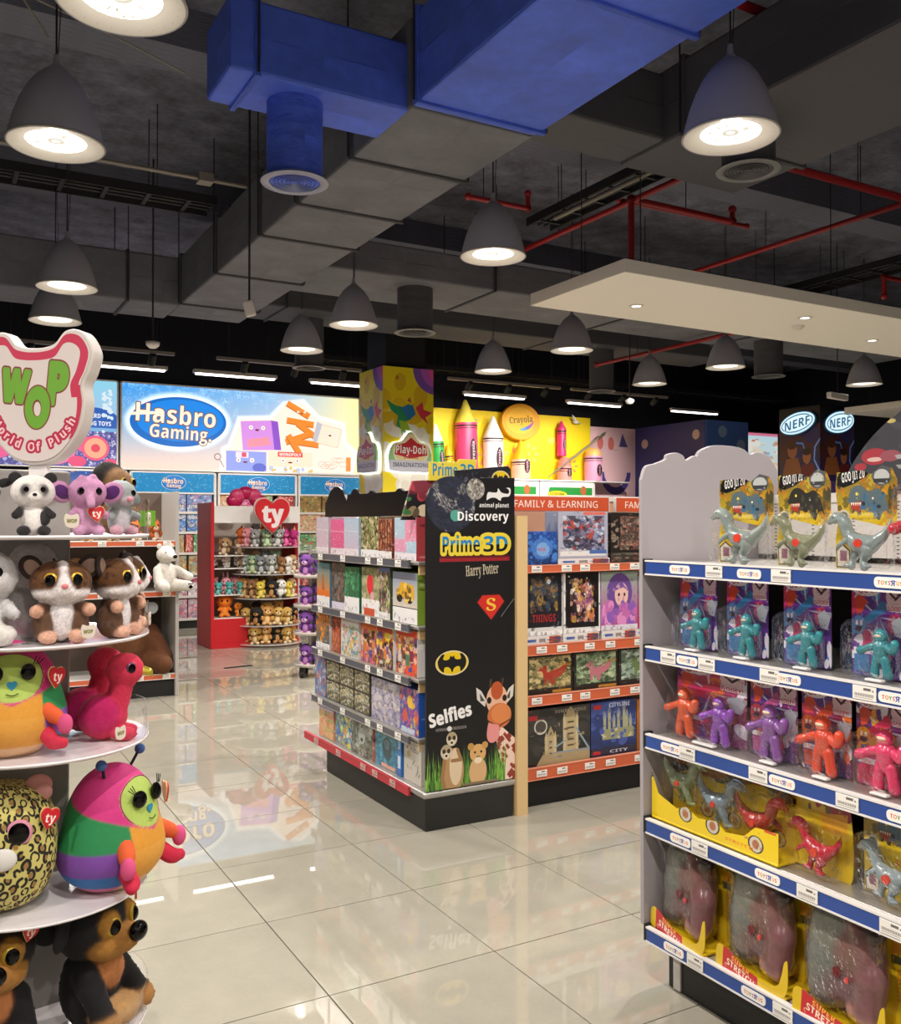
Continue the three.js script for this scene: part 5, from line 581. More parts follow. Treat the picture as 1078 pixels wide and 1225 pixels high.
const dinoCard = (c1, c2) => (p) => { p.grad('#5c5630', '#c8a824', 0, 0, 1, 0.45).fill('#e2c01a', 0, 0.44, 1, 0.56).specks(70, ['#8a7a3a', '#c98a1a', '#3a3a2a', '#b86a1c', '#d8b83a'], 0.02, 0.09, 3, [0, 0.02, 1, 0.44]).specks(10, ['#f0d84a', '#d8a81a'], 0.03, 0.08, 5, [0, 0.46, 1, 0.5]); theropod(p, c1, c2); splat(p, 'GOO JIT ZU'); p.ell(0.76, 0.1, 0.15, 0.1, '#55575a').ell(0.76, 0.11, 0.12, 0.07, '#b9bcb8').poly([[0.62, 0.13], [0.9, 0.13], [0.88, 0.17], [0.64, 0.17]], '#3a3c40').ell(0.14, 0.5, 0.1, 0.08, '#c8c4b4').ell(0.14, 0.5, 0.08, 0.06, '#5a5c58').fill('#d8a818', 0.5, 0.58, 0.4, 0.06).text('STRETCH', 0.7, 0.61, 0.06, '#e8601c', { w: 0.34 }).poly([[0.03, 0.98], [0.02, 0.82], [0.12, 0.76], [0.24, 0.82], [0.24, 0.98]], '#d8cfc0', '#1a1a1c', 0.015).fill('#8a5a6a', 0.08, 0.82, 0.11, 0.1); };
card('dinogrey', dinoCard('#5a6a70', '#3a6a8a')); card('dinodark', dinoCard('#2c2c26', '#4a4438'));
const teamCard = (bg, bg2, hero, arm, word, seed) => (p) => { p.grad(bg, bg2).specks(24, [hero, '#e8e2ee', '#5a2c8a', '#c8326a'], 0.04, 0.13, seed); for (let k = 0; k < 7; k++) p.poly([[0.5, 0.36], [0.5 + Math.cos(k * 0.9) * 0.5, 0.36 + Math.sin(k * 0.9) * 0.42], [0.5 + Math.cos(k * 0.9 + 0.14) * 0.5, 0.36 + Math.sin(k * 0.9 + 0.14) * 0.42]], 'rgba(220,240,245,.75)'); p.path([[0.14, 0.5], [0.3, 0.4], [0.52, 0.28]], arm, 0.1).ell(0.56, 0.26, 0.08, 0.07, arm).ell(0.14, 0.46, 0.13, 0.1, hero).ell(0.14, 0.5, 0.08, 0.03, '#3a1a4a').ell(0.1, 0.44, 0.025, 0.025, '#fff').ell(0.18, 0.44, 0.025, 0.025, '#fff').poly([[0.06, 0.18], [0.16, 0.12], [0.3, 0.2], [0.2, 0.32], [0.1, 0.36]], '#d8482c'); p.ell(0.28, 0.08, 0.25, 0.07, '#e8e0e8').text('GOO', 0.28, 0.08, 0.1, '#b8305a', { w: 0.3, rot: -0.1 }).ell(0.8, 0.14, 0.17, 0.13, '#e8c8d2').path([[0.7, 0.1], [0.8, 0.16], [0.92, 0.08]], '#3a1a2c', 0.03).text('GOOEY!', 0.8, 0.26, 0.07, '#d8305a', { w: 0.3, line: '#f0e8ee', lw: 0.02 }).poly([[0.72, 0.4], [0.86, 0.34], [0.98, 0.42], [0.92, 0.56], [0.78, 0.54]], '#dfe4f0'); p.fill('#e9dfe4', 0.04, 0.7, 0.3, 0.06).text(word, 0.19, 0.73, 0.06, '#c8283a').fill(arm, 0.05, 0.77, 0.28, 0.18); };
card('teal', teamCard('#7a3a9a', '#4a2c7a', '#5a8ac8', '#3a7ab0', 'ROXY', 4)); card('duo', teamCard('#c8446a', '#7a3a6a', '#e0703a', '#c83a5a', 'DUO', 6)); card('purple', teamCard('#a03a7a', '#4a2c6a', '#d84a5a', '#c85a9a', 'VIX', 8)); card('orange', teamCard('#b83a4a', '#3a2c6a', '#e8702c', '#d84a2c', 'TAZ', 10)); card('pink', teamCard('#3a2a5a', '#c83a6a', '#e8a02c', '#d82a5a', 'EDNA', 12));
card('triple', (p) => { p.fill('#e8c814').poly([[0, 0], [1, 0], [1, 0.42], [0.7, 0.3], [0.5, 0.42], [0.2, 0.36], [0, 0.5]], '#2a241c').specks(40, ['#b86a1c', '#d8a02c', '#4a3a24', '#7a8a5a'], 0.03, 0.09, 5, [0.2, 0.02, 0.8, 0.36]).text('GOO JIT ZU', 0.22, 0.1, 0.13, '#f4f0e6', { w: 0.4, line: '#0e0d10', lw: 0.02 }).poly([[0.03, 0.2], [0.26, 0.14], [0.25, 0.3], [0.05, 0.36]], '#d8901c').text('EXCLUSIVE', 0.15, 0.21, 0.06, '#f0e8d0', { w: 0.2 }).text('3 PACK', 0.15, 0.29, 0.06, '#e84a2c', { w: 0.16 }); for (const [a, b] of [[0.3, 0.8], [0.52, 0.82], [0.84, 0.84]]) p.ell(a, b, 0.05, 0.09, '#c8bfae').ring(a, b, 0.05, 0.09, '#2a2420', 0.01).ell(a, b, 0.025, 0.05, '#a86a4a'); p.text('STRETCH', 0.72, 0.9, 0.05, '#e0701c').fill('#c84a2c', 0.9, 0.62, 0.08, 0.05); });
card('redpack', (p) => { p.fill('#e2c01a').specks(40, ['#a8343a', '#7a5a3a', '#c8504a', '#3a2c28'], 0.03, 0.1, 7, [0.2, 0, 0.8, 0.34]).ell(0.16, 0.14, 0.12, 0.09, '#d8c4b0').path([[0.12, 0.1], [0.2, 0.18]], '#c03a2c', 0.03).poly([[0.44, 0.36], [0.94, 0.3], [0.92, 0.52], [0.5, 0.54]], '#e8a81a'); });
card('bag', (p) => { p.fill('#dcb81a').poly([[0, 0], [1, 0], [1, 0.3], [0.6, 0.2], [0, 0.14]], '#5c5a2c').specks(36, ['#2c2a22', '#7a7a3a', '#a89a4a', '#4a4a34'], 0.03, 0.08, 9, [0, 0, 1, 0.24]).text('GOO JIT ZU', 0.26, 0.09, 0.12, '#e6e2d8', { w: 0.46, rot: 0.14, line: '#16141a', lw: 0.03 }).poly([[0.12, 0.8], [0.6, 0.93], [0.6, 1], [0.1, 1]], '#c0242c').text('SUPER', 0.36, 0.9, 0.06, '#f0b83a', { rot: 0.22, w: 0.26 }).text('STRETCH', 0.36, 0.96, 0.08, '#f4e2c8', { rot: 0.22, w: 0.4 }).fill('#d8901c', 0.82, 0.3, 0.14, 0.1).fill('#4a4a2c', 0.82, 0.4, 0.14, 0.06).text('MASSIVE', 0.9, 0.62, 0.06, '#c86a1c', { rot: PI / 2, w: 0.26 }); });
card('bagend', (p) => { p.fill('#8a1a2c').specks(30, ['#c83a4a', '#5a1020', '#e0b0a8'], 0.04, 0.1, 3); });
const cardSheet = canvas(2048, 1536, (x) => CARDS.forEach((d, i) => { x.save(); x.translate((i % 4) * 512, Math.floor(i / 4) * 512); x.beginPath(); x.rect(0, 0, 512, 512); x.clip(); x.save(); x.scale(512, 512); d(pen(x)); x.restore(); for (let q = 0; q < 2; q++) scramble(x, (i % 4) * 512, Math.floor(i / 4) * 512, 512, q ? 512 : 330, i + 90 * q, 110); x.restore(); }));
const cardMat = phys(0xffffff, 0.3, { map: cardSheet, clearcoat: 0.4, clearcoatRoughness: 0.15, side: THREE.DoubleSide });
function cardPlate(shape, w, h, cell) { const g = new THREE.ExtrudeGeometry(shape, { depth: 0.0025, bevelEnabled: false, curveSegments: 10 }), p = g.attributes.position, uv = g.attributes.uv, cx = cell % 4, cy = Math.floor(cell / 4); for (let i = 0; i < p.count; i++) uv.setXY(i, (cx + 0.006 + 0.988 * Math.min(1, Math.max(0, p.getX(i) / w + 0.5))) / 4, 1 - (cy + 0.006 + 0.988 * (1 - Math.min(1, Math.max(0, p.getY(i) / h)))) / 3); g.clearGroups(); return g; }
const goo = (c) => phys(c, 0.22, { clearcoat: 0.8, clearcoatRoughness: 0.1 });
const dinoFig = (s) => merge(limb([[-0.44, 0.6, 0], [-0.33, 0.66, 0], [-0.22, 0.62, 0], [-0.15, 0.45, 0], [-0.02, 0.33, 0], [0.14, 0.31, 0], [0.3, 0.38, 0], [0.42, 0.5, 0], [0.47, 0.66, 0]], [0.035, 0.085, 0.09, 0.085, 0.13, 0.14, 0.08, 0.05, 0.005], 14, 40).scale(s, s, s), limb([[0.1, 0.32, 0.05], [0.17, 0.2, 0.07], [0.1, 0.1, 0.06], [0.13, 0.01, 0.07]], [0.09, 0.08, 0.05, 0.06], 10, 14).scale(s, s, s), limb([[-0.02, 0.3, -0.04], [-0.06, 0.18, -0.03], [-0.1, 0.09, -0.03], [-0.12, 0.01, -0.02]], [0.08, 0.07, 0.045, 0.055], 10, 14).scale(s, s, s), limb([[-0.13, 0.36, 0.08], [-0.22, 0.3, 0.1], [-0.26, 0.25, 0.1]], [0.045, 0.035, 0.02], 8, 8).scale(s, s, s), ball(0.16 * s, 0.02 * s, 0.08 * s, 0.08 * s, 0.03 * s, 0.05 * s, 10), ball(-0.15 * s, 0.02 * s, 0, 0.08 * s, 0.03 * s, 0.05 * s, 10));
const heroFig = (s) => merge(limb([[0, 0.36, 0], [0, 0.5, 0], [0, 0.64, 0]], [0.12, 0.15, 0.17], 14, 14).scale(s, s, s), ball(0, 0.84 * s, 0.02 * s, 0.14 * s, 0.15 * s, 0.125 * s), limb([[-0.14, 0.62, 0], [-0.32, 0.56, 0.03], [-0.44, 0.5, 0.08]], [0.09, 0.075, 0.09], 10, 12).scale(s, s, s), limb([[0.14, 0.62, 0], [0.3, 0.54, 0.03], [0.36, 0.72, 0.06]], [0.09, 0.075, 0.09], 10, 12).scale(s, s, s), limb([[-0.08, 0.38, 0], [-0.13, 0.2, 0.01], [-0.15, 0.03, 0]], [0.11, 0.09, 0.1], 10, 12).scale(s, s, s), limb([[0.08, 0.38, 0], [0.13, 0.2, 0.01], [0.16, 0.03, 0]], [0.11, 0.09, 0.1], 10, 12).scale(s, s, s));
const crestGeo = (s) => merge([0, 1, 2, 3].map((k) => new THREE.ConeGeometry(0.035 * s, 0.13 * s, 8).rotateZ(0.5 - k * 0.33).translate((-0.07 + 0.047 * k) * s, (0.95 + (k % 3 ? 0.02 : 0)) * s, 0.01 * s)));
const dotMat = mat(0xd8402c, 0.3);
const dinoOutline = (w, h) => poly([[-0.5, 0], [-0.2, 0], [-0.22, 0.28], [-0.38, 0.36], [-0.3, 0.5], [0.28, 0.42], [0.5, 0.46], [0.5, 0.86], [0.42, 0.97], [0.26, 1], [0.1, 0.92], [-0.05, 0.96], [-0.48, 0.95], [-0.5, 0.8], [-0.45, 0.5], [-0.5, 0.3]].map(([a, b]) => [a * w, b * h]));
function dinoPack(label, pos, w, h, cell, color, tilt = 0) {
  const t = thing('dinosaur_toy_pack', label, 'toy pack', pos, -PI / 2 + tilt, 'carded stretch toys');
  part(t, 'backing_card', cardPlate(dinoOutline(w, h), w, h, CARD[cell]), cardMat, [0, 0.002, 0]);
  const f = part(t, 'dinosaur_figure', dinoFig(w * 1.02).scale(1.08, 1.12, 1.1), goo(color), [0.0, 0.008, 0.034]); part(f, 'press_badge', cyl(w * 0.065, w * 0.065, 0.006, 18).rotateX(PI / 2), dotMat, [w * 0.08, w * 0.37, w * 0.152]); for (const s of [-1]) part(f, 'eye', sph(w * 0.022, 10, 8), eyeBlack, [-w * 0.36, w * 0.76, w * 0.075]);
  part(t, 'blister', rbox(w * 1.06, h * 0.56, 0.062, 0.025, 4), film, [0, h * 0.285, 0.033]); return t;
}
const shelfX = 2.0, RG = [1.345, 1.075, 0.8, 0.534, 0.195];
dinoPack('carded pale grey dinosaur standing against the white end panel', [2.085, RG[0] + 0.001, -1.93], 0.185, 0.258, 'dinogrey', 0x8a9690, 0.12); dinoPack('carded olive green dinosaur between two grey ones on the top shelf', [2.085, RG[0] + 0.001, -1.725], 0.16, 0.262, 'dinodark', 0x84886a, 0.12); dinoPack('carded pale grey dinosaur before the perforated back panel', [2.08, RG[0] + 0.001, -1.53], 0.165, 0.262, 'dinogrey', 0x8a9896, 0.1);
{ const w = 0.15, h = 0.26, t = thing('stretch_hero_pack', 'red carded stretch hero at the end of the top shelf', 'toy pack', [2.085, RG[0] + 0.001, -1.35], -PI / 2, 'carded stretch toys'); part(t, 'backing_card', cardPlate(roundRect(w, h, 0.01, 0, h / 2), w, h, CARD.bagend), cardMat); part(t, 'figure', heroFig(0.17), goo(0xc02a3a), [0, 0.02, 0.03]); part(t, 'blister', rbox(w, h * 0.8, 0.06, 0.02, 4), film, [0, h * 0.42, 0.034]); }
const wingMat = clear;
function heroPack(label, pos, w, h, cell, figs, group) {
  const t = thing('stretch_hero_pack', label, 'toy pack', pos, -PI / 2, group || 'carded stretch toys');
  part(t, 'backing_card', cardPlate(roundRect(w, h, 0.012, 0, h / 2), w, h, CARD[cell]), cardMat, [0, 0.002, 0]);
  for (const [x, c, s, hair] of figs) { const f = part(t, 'figure', heroFig(s), goo(c), [x, 0.012, 0.036]); part(f, 'crest', crestGeo(s), goo(hair)); part(f, 'visor', ball(0, 0.85 * s, 0.12 * s, 0.09 * s, 0.04 * s, 0.035 * s, 10), mat(0xd8c2a8, 0.4)); }
  part(t, 'blister', rbox(w * 0.96, h * 0.62, 0.07, 0.03, 4), film, [0, h * 0.315, 0.038]);
  for (const s of [-1, 1]) part(t, 'side_wing', plate(poly([[0, 0], [s * 0.028, 0], [0, h * 0.42]]), 0.0012, 0), clear, [s * w / 2, 0.002, 0.004]);
  part(t, 'base_strip', rbox(w * 0.3, 0.007, 0.02, 0.003), white, [0.03, 0.0045, 0.06]); return t;
}
for (const [z, w] of [[-2.12, 'beside the white end panel'], [-1.925, 'second from the white end panel'], [-1.715, 'third from the white end panel'], [-1.497, 'fourth from the white end panel']]) heroPack('purple card with teal stretch figure ' + w, [2.085, RG[1] + 0.001, z], 0.155, 0.236, 'teal', [[0.03, 0x2f8a94, 0.118, 0x4a7ab8]], 'teal stretch figures on the second shelf');
heroPack('double card with orange and purple stretch figures', [2.085, RG[2] + 0.001, -2.07], 0.285, 0.226, 'duo', [[-0.075, 0xd8562c, 0.145, 0xe07a3a], [0.07, 0x8a4ab0, 0.14, 0xc83a5a]]); heroPack('purple stretch figure card on the third shelf', [2.085, RG[2] + 0.001, -1.83], 0.165, 0.226, 'purple', [[0.02, 0x85509c, 0.15, 0xd83a6a]]); heroPack('orange stretch figure card on the third shelf', [2.085, RG[2] + 0.001, -1.655], 0.155, 0.226, 'orange', [[0.02, 0xdc4a2c, 0.15, 0xe8a04a]]); heroPack('hot pink stretch figure card with yellow hair', [2.085, RG[2] + 0.001, -1.485], 0.155, 0.226, 'pink', [[0.03, 0xe03a6a, 0.15, 0xf0b02c]]); heroPack('red stretch figure card past the hot pink one', [2.085, RG[2] + 0.001, -1.315], 0.15, 0.226, 'orange', [[0.02, 0xd83a3a, 0.15, 0xf0c04a]]);
{ const w = 0.5, h = 0.25, t = thing('triple_dinosaur_pack', 'yellow triple pack with green, blue grey and red dinosaurs', 'toy pack', [2.1, RG[3] + 0.001, -2.0], -PI / 2, 'carded stretch toys'); part(t, 'backing_card', cardPlate(roundRect(w, h, 0.01, 0, h / 2), w, h, CARD.triple), cardMat, [0, 0.002, 0]);
  for (const [x, c, y, m] of [[-0.15, 0x7f8f6a, 0.085, -1], [0.0, 0x7f93a0, 0.06, -1], [0.15, 0xa8342c, 0.045, -1]]) { const f = part(t, 'dinosaur_figure', dinoFig(0.2).rotateY(PI), goo(c), [x, y - 0.02, 0.045]); part(f, 'press_badge', cyl(0.009, 0.009, 0.005, 16).rotateX(PI / 2), dotMat, [-0.01, 0.06, 0.028]); part(f, 'blister', rbox(0.19, 0.16, 0.075, 0.03, 4), film, [0, 0.08, 0.0]); }
  part(t, 'front_board', cardPlate(poly([[-0.25, 0], [0.25, 0], [0.25, 0.09], [0.17, 0.085], [0.13, 0.05], [0.06, 0.04], [0.02, 0.06], [-0.05, 0.05], [-0.1, 0.07], [-0.14, 0.055], [-0.22, 0.08], [-0.25, 0.14]]), w, h, CARD.triple), cardMat, [0, 0.001, 0.09]); part(t, 'base', rbox(w, 0.008, 0.1, 0.003), mat(0xe2c01a, 0.4), [0, 0.004, 0.045]); }
{ const w = 0.17, h = 0.245; for (const [z, cell, c, l] of [[-1.665, 'redpack', 0xb8263a, 'yellow card with a crimson stretch dinosaur on the fourth shelf'], [-1.455, 'dinogrey', 0x8a989c, 'yellow card with a grey stretch dinosaur on the fourth shelf']]) { const t = thing('dinosaur_toy_pack', l, 'toy pack', [2.085, RG[3] + 0.001, z], -PI / 2, 'carded stretch toys'); part(t, 'backing_card', cardPlate(spline([[-w / 2, 0], [-w / 2, h * 0.9], [-w * 0.3, h], [w * 0.3, h * 0.97], [w / 2, h * 0.7], [w / 2, 0], [0, -0.0001], [-w / 2, 0]]), w, h, CARD[cell]), cardMat, [0, 0.002, 0]); const f = part(t, 'dinosaur_figure', dinoFig(w * 1.02), goo(c), [0, 0.014, 0.035]); part(f, 'press_badge', cyl(0.011, 0.011, 0.006, 18).rotateX(PI / 2), dotMat, [0.015, 0.055, 0.025]); part(t, 'blister', rbox(w * 1.0, h * 0.66, 0.07, 0.03, 4), film, [0, h * 0.335, 0.036]); } }
// big bags with a massive figure inside
let bagMemo;
const bagFig = () => (bagMemo ??= softBody([E3(-0.045, 0.2, 0.03, 0.068, 0.075, 0.04, 0x74766a), E3(-0.055, 0.12, 0.035, 0.068, 0.085, 0.042, 0x666a64), E3(0.03, 0.165, 0.035, 0.07, 0.072, 0.045, 0x74504a), E3(0, 0.085, 0.035, 0.09, 0.062, 0.046, 0x6c4e54), E3(0.05, 0.225, 0.035, 0.04, 0.035, 0.035, 0x4a2c28), E3(0.08, 0.24, 0.045, 0.024, 0.02, 0.022, 0x2a1a1a), L3([0.05, 0.2, 0.04], 0.03, [0.075, 0.13, 0.055], 0.032, 0x7a5052), L3([0.075, 0.13, 0.055], 0.032, [0.07, 0.06, 0.06], 0.034, 0x744a4e), ...[0, 1, 2, 3].map((q) => E3(0.03 + q * 0.018, 0.038 - q * 0.002, 0.072, 0.013, 0.017, 0.014, 0xa87a6c)), E3(-0.06, 0.05, 0.04, 0.05, 0.045, 0.04, 0x6c6864), L3([-0.02, 0.262, 0.03], 0.01, [0.03, 0.25, 0.045], 0.018, 0x5f3430), L3([0.03, 0.25, 0.045], 0.018, [0.06, 0.2, 0.06], 0.01, 0x7a4a44)], { k: 0.02, res: 60, fur: 0.0015, freq: 60, mottle: 0.1, sharp: 250, grain: 1.5 }));
const bagMat = phys(0xffffff, 0.3, { vertexColors: true, clearcoat: 0.7, clearcoatRoughness: 0.15 });
[[-2.115, 'against the white end panel'], [-1.835, 'in the middle of the lowest shelf'], [-1.565, 'under the crimson dinosaur card']].forEach(([z, l], k) => {
  const w = 0.255, h = 0.325, t = thing('giant_stretch_pack', 'large yellow based pack with mauve grey giant figure ' + l, 'toy pack', [2.1, RG[4] + 0.001, z], -PI / 2 + 0.08 * (k - 1), 'giant stretch packs');
  part(t, 'backing_card', cardPlate(spline([[-w / 2, 0.02], [-w / 2, h * 0.92], [-w * 0.3, h], [w * 0.2, h * 0.95], [w / 2, h * 0.8], [w * 0.47, 0.04], [w * 0.3, 0], [-w * 0.3, 0.01], [-w / 2, 0.02]]), w, h, CARD.bag), cardMat);
  const f = part(t, 'giant_figure', bagFig(), bagMat, [-0.005, 0.012, 0.008]); for (const [bx, by, br] of [[-0.005, 0.125, 0.011], [0.022, 0.114, 0.006]]) part(f, 'press_badge', cyl(br, br, 0.006, 18).scale(1, 1, 1.3).rotateX(PI / 2), mat(br > 0.01 ? 0x6a1420 : 0xd84a4a, 0.3), [bx, by, 0.083]);
  part(t, 'blister', rbox(w * 0.84, h * 0.84, 0.1, 0.05, 5), film, [-0.012, h * 0.46, 0.052]);
  part(t, 'base_tray', cardPlate(spline([[-w / 2, 0], [-w * 0.48, 0.055], [-w * 0.36, 0.06], [-0.02, 0.03], [w * 0.2, 0.02], [w * 0.36, 0.03], [w * 0.42, 0.06], [w * 0.46, 0.1], [w / 2, 0.1], [w * 0.48, 0.02], [w * 0.3, 0], [-w / 2, 0]]), w, h, CARD.bag), cardMat, [0, 0.001, 0.106]); part(t, 'tray_bottom', rbox(w * 0.95, 0.01, 0.105, 0.004), mat(0xd8b418, 0.4), [0, 0.006, 0.055]);
});
// the fixture itself
const toyGondola = thing('toy_gondola', 'white ended toy gondola with blue price rails', 'shelving', [0, 0, 0]);
const PANEL = [[1.982, 1.602], [2.0, 1.643], [2.038, 1.654], [2.081, 1.669], [2.091, 1.685], [2.124, 1.692], [2.155, 1.684], [2.168, 1.669], [2.203, 1.684], [2.219, 1.685], [2.238, 1.705], [2.288, 1.721], [2.357, 1.724], [2.424, 1.718], [2.464, 1.7], [2.499, 1.707], [2.545, 1.698], [2.575, 1.674], [2.596, 1.648]];
{ const s = new THREE.Shape(); s.moveTo(2.03, 0.165); s.lineTo(1.985, 0.2); s.lineTo(PANEL[0][0], PANEL[0][1]); s.splineThru(PANEL.slice(1).map((p) => V2(...p))); s.lineTo(2.6, 0.165); s.closePath(); part(toyGondola, 'end_panel', plate(s, 0.012, 0.002, 60), mat(0xa39c9f, 0.5), [0, 0, -2.275]); }
const holes = canvas(256, 512, (x) => { const p = pen(x); p.fill('#c9c4c0', 0, 0, 256, 512); for (let i = 0; i < 2; i++) for (let j = 0; j < 16; j++) p.ell(64 + i * 128, 16 + j * 32, 5, 5, '#4a4644'); }); holes.wrapS = holes.wrapT = THREE.RepeatWrapping; holes.repeat.set(5, 1);
part(toyGondola, 'upper_back_panel', box(0.02, 0.19, 1.5), mat(0xffffff, 0.5, { map: holes }), [2.5, 1.44, -1.5]); part(toyGondola, 'lower_back_panel', box(0.02, 1.2, 1.5), mat(0x1a1818, 0.6), [2.5, 0.76, -1.5]); part(toyGondola, 'top_rail', box(0.03, 0.03, 1.5), offWhite, [2.5, 1.545, -1.5]);
part(toyGondola, 'plinth', box(0.44, 0.155, 1.45), mat(0x1c1c1e, 0.45), [2.28, 0.078, -1.505]); part(toyGondola, 'plinth_edge', box(0.006, 0.15, 0.03), mat(0xcfcac4, 0.6), [2.057, 0.08, -2.19]);
RG.forEach((y, i) => { part(toyGondola, 'shelf', rbox(0.48, 0.016, 1.46, 0.004), i === 4 ? mat(0xc8b48c, 0.5) : steel, [2.25, y - 0.009, -1.505]); rail(toyGondola, 1.47, 0.042, railBlue, [1.985, y - 0.02, -1.51], -PI / 2, [[-0.44, -0.2, 0.24], [-0.63, -0.47, -0.24, 0.05], [-0.55, -0.28, 0, 0.26], [-0.5, -0.12, 0.12, 0.4], [-0.52, -0.2, 0.08]][i], [[-0.58, -0.31, 0.12], [-0.55, -0.18, 0.13], [-0.62, -0.2, 0.15], [-0.58, -0.25, 0.2], [-0.61, -0.3, 0.2]][i]); part(toyGondola, 'rail_end_cap', box(0.03, 0.05, 0.012), black, [1.995, y - 0.018, -2.252]); });
{ const tex = canvas(512, 512, (x, W, H) => { const p = pen(x), r = rnd(61); p.fill('#3c3b42', 0, 0, W, H).specks(40, ['#34333a', '#46454c'], 20, 60, 3, [0, 0, W, H]).ell(104, 150, 9, 12, '#c8b46a').ell(72, 330, 26, 44, '#a8323e').ell(72, 345, 15, 12, '#d8b8ae').ell(44, 380, 12, 20, '#a8323e').ell(102, 330, 20, 30, '#98505a').ell(160, 400, 22, 60, '#b02a36').curve([110, 330, 150, 320, 175, 260, 180, 180, 186, 270, 160, 345, 115, 350], null, 0, '#a8aaa6').curve([112, 380, 150, 380, 180, 330, 190, 300, 190, 350, 165, 400, 118, 400], null, 0, '#9a9c98'); p.curve([330, 240, 420, 230, 480, 160, 500, 60, 510, 160, 480, 250, 350, 280], null, 0, '#a8aaa6').curve([340, 300, 430, 300, 490, 240, 505, 200, 505, 260, 460, 330, 360, 330], null, 0, '#9a9c98').ell(210, 320, 46, 50, '#b23a48').ell(150, 350, 22, 26, '#b23a48').ell(270, 300, 34, 26, '#a8606a').ell(410, 420, 40, 60, '#b8323c').specks(12, ['#c85a5a', '#8a2a3a'], 6, 16, 4, [160, 290, 100, 80]); });
  const s = new THREE.Shape(); s.moveTo(-0.44, 0); s.absarc(0, -0.19, 0.48, PI - 0.41, 0.41, true); s.closePath(); const t = thing('header_disc', 'dark grey rounded header board with swirls above the toy gondola', 'header card', [2.48, 1.56, -1.47], -PI / 2); part(t, 'board', plate(s, 0.008, 0.001, 40), mat(0xffffff, 0.45, { map: tex })); part(t, 'clip', box(0.3, 0.03, 0.012), offWhite, [0.1, 0.0, 0.012]); }
const furMat = phys(0xffffff, 0.95, { vertexColors: true, sheen: 0.5, sheenRoughness: 0.6, sheenColor: new THREE.Color(0x8a8680) }), smoothPlush = phys(0xffffff, 0.75, { vertexColors: true, sheen: 0.35, sheenRoughness: 0.4, sheenColor: new THREE.Color(0x8a8680) });
const felt = (c) => mat(c, 0.9);
const tagTex = canvas(128, 128, (x) => { const p = pen(x); p.fill('#c8202c', 0, 0, 128, 128).text('ty', 64, 58, 76, '#f6e9dc', { w: 76 }); });
const tagGeo = plate(heartShape(1), 0.06, 0.03), tagFace = mat(0xffffff, 0.35, { map: tagTex }), tagEdge = mat(0xd8b878, 0.35);
function hangTag(parent, x, y, z, s, rot = [0, 0, 0]) { const t = part(parent, 'hang_tag', tagGeo, tagFace, [x, y, z], rot); t.scale.setScalar(s); const b = part(t, 'tag_back', plate(heartShape(1.12), 0.02, 0.02), tagEdge, [0, 0, -0.05]); return t; }
function eyes(parent, list, s) { for (const [x, y, z, r, iris, ry = 0] of list) { const e = part(parent, 'eye', ball(0, 0, 0, r * s, r * 1.1 * s, r * 0.7 * s, 18), eyeBlack, [x * s, y * s, z * s], [0, ry, 0]); if (iris) part(e, 'iris', ball(0, 0, -r * 0.22 * s, r * 1.32 * s, r * 1.4 * s, r * 0.55 * s, 18), phys(iris, 0.25, { metalness: 0.3 })); } }
function ears(parent, list, s, out, inn) { for (const [x, y, z, w, h, rz, ry = 0] of list) { const e = part(parent, 'ear', ball(0, h * 0.4 * s, 0, w * s, h * s, w * 0.35 * s, 16), felt(out), [x * s, y * s, z * s], [0, ry, rz]); if (inn) part(e, 'inner_ear', ball(0, h * 0.4 * s, w * 0.2 * s, w * 0.66 * s, h * 0.7 * s, w * 0.26 * s, 14), felt(inn)); } }
const SC = [0.238, -2.509], facing = (phi) => -0.0945 + phi;
const around = (a, b, y) => [SC[0] + 0.9955 * a - 0.0944 * b, y, SC[1] + 0.0944 * a + 0.9955 * b];
// --- the round stand ---
const TIERS = [1.436, 1.189, 0.931, 0.575, 0.24];
const stand = thing('round_plush_stand', 'round white tiered acrylic stand filled with plush toys', 'display stand', [SC[0], 0, SC[1]], -0.0945);
part(stand, 'centre_post', rbox(0.2, 1.6, 0.14, 0.01), mat(0x8a8580, 0.6), [-0.03, 0.8, -0.12], [0, 0.3, 0]);
const discMat = phys(0xe6e0e2, 0.25, { clearcoat: 0.5 });
TIERS.forEach((y, i) => { part(stand, 'tier', lathe([[0.001, -0.006], [0.262, -0.006], [0.27, -0.002], [0.27, 0.004], [0.262, 0], [0.001, 0]], 64), discMat, [0, y - 0.002, 0]); part(stand, 'clear_guard', lathe([[0.267, 0.002], [0.269, 0.002], [0.269, i === 0 ? 0.09 : 0.075], [0.267, i === 0 ? 0.09 : 0.075]], 64), clear, [0, y, 0]); });
part(stand, 'foot', lathe([[0.001, 0.03], [0.25, 0.03], [0.26, 0.02], [0.26, 0], [0.001, 0]], 48), discMat);
const badgeTex = canvas(128, 128, (x) => { const p = pen(x); p.fill('#d8cdbc', 0, 0, 128, 128).text('WOP', 64, 66, 44, '#6a8a3a', { w: 86, line: '#8a4a3a', lw: 4 }); });
const badgeShape = spline([[-0.018, -0.016], [-0.022, 0.004], [-0.018, 0.02], [-0.008, 0.018], [0, 0.016], [0.008, 0.018], [0.018, 0.02], [0.022, 0.004], [0.018, -0.016], [0, -0.022], [-0.018, -0.016]]), badgeGeo = plate(badgeShape, 0.002, 0.0005).scale(0.74, 0.74, 1), badgeMat = mat(0xffffff, 0.5, { map: badgeTex });
